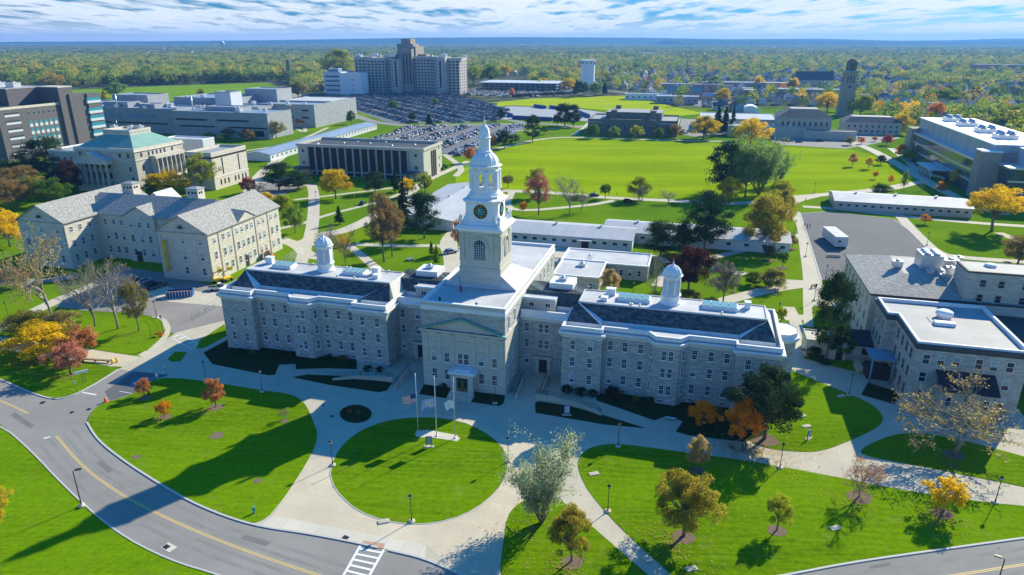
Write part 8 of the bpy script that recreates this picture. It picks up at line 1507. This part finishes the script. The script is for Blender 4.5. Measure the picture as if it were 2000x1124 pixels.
# groves for the far distance: twenty crowns each
def grove(sd_):
    rg = np.random.default_rng(sd_); cen = []; Nn = []; S = []
    for i in range(34):
        cx, cy = rg.uniform(-45, 45, 2); h = rg.uniform(9, 15); r = h*rg.uniform(.38, .5); n = 15; q = rg.normal(size=(n, 3)); q[:, 2] = abs(q[:, 2]); q /= np.linalg.norm(q, axis=1)[:, None]; cen.append(np.array([cx, cy, h*.45])+q*np.array([r, r, h*.52])); Nn.append(q)
    V, Q = leafcards(np.concatenate(cen), 3.4, rg, .0, np.concatenate(Nn)*2); return arr_mesh('grove', V, Q, ['grove'])
def instancer(name, P, meshes, scl):
    me = bpy.data.meshes.new(name); me.from_pydata(P, [], []); o = link(name, me); o['kind'] = 'stuff'
    at = me.attributes.new('sc', 'FLOAT_VECTOR', 'POINT'); at.data.foreach_set('vector', np.array(scl, np.float32).ravel())
    at = me.attributes.new('ix', 'INT', 'POINT'); at.data.foreach_set('value', [fr.randrange(len(meshes)) for _ in P]); at = me.attributes.new('ro', 'FLOAT', 'POINT'); at.data.foreach_set('value', [fr.uniform(0, 6.28) for _ in P])
    ng = bpy.data.node_groups.new(name, 'GeometryNodeTree'); ng.interface.new_socket('Geometry', in_out='INPUT', socket_type='NodeSocketGeometry'); ng.interface.new_socket('Geometry', in_out='OUTPUT', socket_type='NodeSocketGeometry')
    n = ng.nodes; l = ng.links; gi = n.new('NodeGroupInput'); go = n.new('NodeGroupOutput'); jo = n.new('GeometryNodeJoinGeometry')
    src = []
    for m in meshes: src.append(m)
    for m in reversed(src):
        oi = n.new('GeometryNodeObjectInfo'); oi.inputs['Object'].default_value = m; oi.inputs['As Instance'].default_value = True; oi.transform_space = 'ORIGINAL'; l.new(oi.outputs['Geometry'], jo.inputs[0])
    ip = n.new('GeometryNodeInstanceOnPoints'); l.new(gi.outputs[0], ip.inputs['Points']); l.new(jo.outputs[0], ip.inputs['Instance']); ip.inputs['Pick Instance'].default_value = True
    def attr(nm, ty):
        a_ = n.new('GeometryNodeInputNamedAttribute'); a_.data_type = ty; a_.inputs['Name'].default_value = nm; return a_.outputs['Attribute']
    l.new(attr('ix', 'INT'), ip.inputs['Instance Index']); l.new(attr('sc', 'FLOAT_VECTOR'), ip.inputs['Scale']); cv = n.new('ShaderNodeCombineXYZ'); l.new(attr('ro', 'FLOAT'), cv.inputs[2]); l.new(cv.outputs[0], ip.inputs['Rotation']); l.new(ip.outputs[0], go.inputs[0])
    md = o.modifiers.new('instances', 'NODES'); md.node_group = ng; return o
srcs = []
for i, me in enumerate(far_protos):                                       # real trees at the head of the wood serve as its pattern
    x, y = wood[i]; h = 12; o = link('tree', me, None, (x, y, 0), 0, (h*.95, h*.95, h)); tag(o, f'multicoloured rounded tree in the nearest belt of trees beyond the campus', 'tree', 'mixed trees in the nearest belt beyond the campus'); srcs.append(o)
sc_ = []
for x, y in wood[4:]: h = fr.uniform(8, 19)*(1.15 if PX(x, y, 0)[0] < 620 else .95); w = h*fr.uniform(.85, 1.25); sc_.append((w, w*1.12, h))
instancer('woodland', [(x, y, 0) for x, y in wood[4:]], srcs, [(s[1]/1, s[1]/1, s[2]/1) for s in sc_])
gm = [grove(61), grove(62), grove(63)]; gsrc = []
gp = []; 
for _ in range(11500):
    t = fr.random(); y = math.sqrt(2500**2+t*(9500**2-2500**2)); x = fr.uniform(-.86, .86)*y
    if frustum(x, y): gp.append((x, y))
for i, me in enumerate(gm):
    x, y = gp[i]; o = link('grove', me, None, (x, y, 0)); o['kind'] = 'stuff'; gsrc.append(o)
instancer('far_woodland', [(x, y, 0) for x, y in gp[3:]], gsrc, [(fr.uniform(.8, 1.2),)*2+(fr.uniform(.8, 1.3),) for _ in gp[3:]])
# far pale roofs and blocks
b = MB()
for _ in range(260):
    y = fr.uniform(2600, 8000); x = fr.uniform(-.8, .8)*y
    if not frustum(x, y): continue
    w, d, h = fr.uniform(15, 60), fr.uniform(12, 40), fr.uniform(8, 17); b.box(x-w/2, y-d/2, 0, x+w/2, y+d/2, h, fr.choice((0, 0, 1, 2)))
o = b.build('distant_buildings', ['trim_white', 'hospital_brick', 'brick_red']); o['kind'] = 'stuff'
# ------------------------------------------------------------------ the air
b = MB(); b.box(-14500, -500, -1, 14500, 13000, 150); hz = b.build('haze', ['white_paint']); hz['kind'] = 'stuff'
hm = bpy.data.materials.new('haze_air'); hm.use_nodes = True; nt = hm.node_tree; nt.nodes.remove(nt.nodes['Principled BSDF']); pv = nt.nodes.new('ShaderNodeVolumePrincipled'); pv.inputs['Color'].default_value = (.17, .45, .98, 1); pv.inputs['Density'].default_value = 1/10500; pv.inputs['Anisotropy'].default_value = .2
nt.links.new(pv.outputs[0], nt.nodes['Material Output'].inputs['Volume']); hz.data.materials.clear(); hz.data.materials.append(hm)
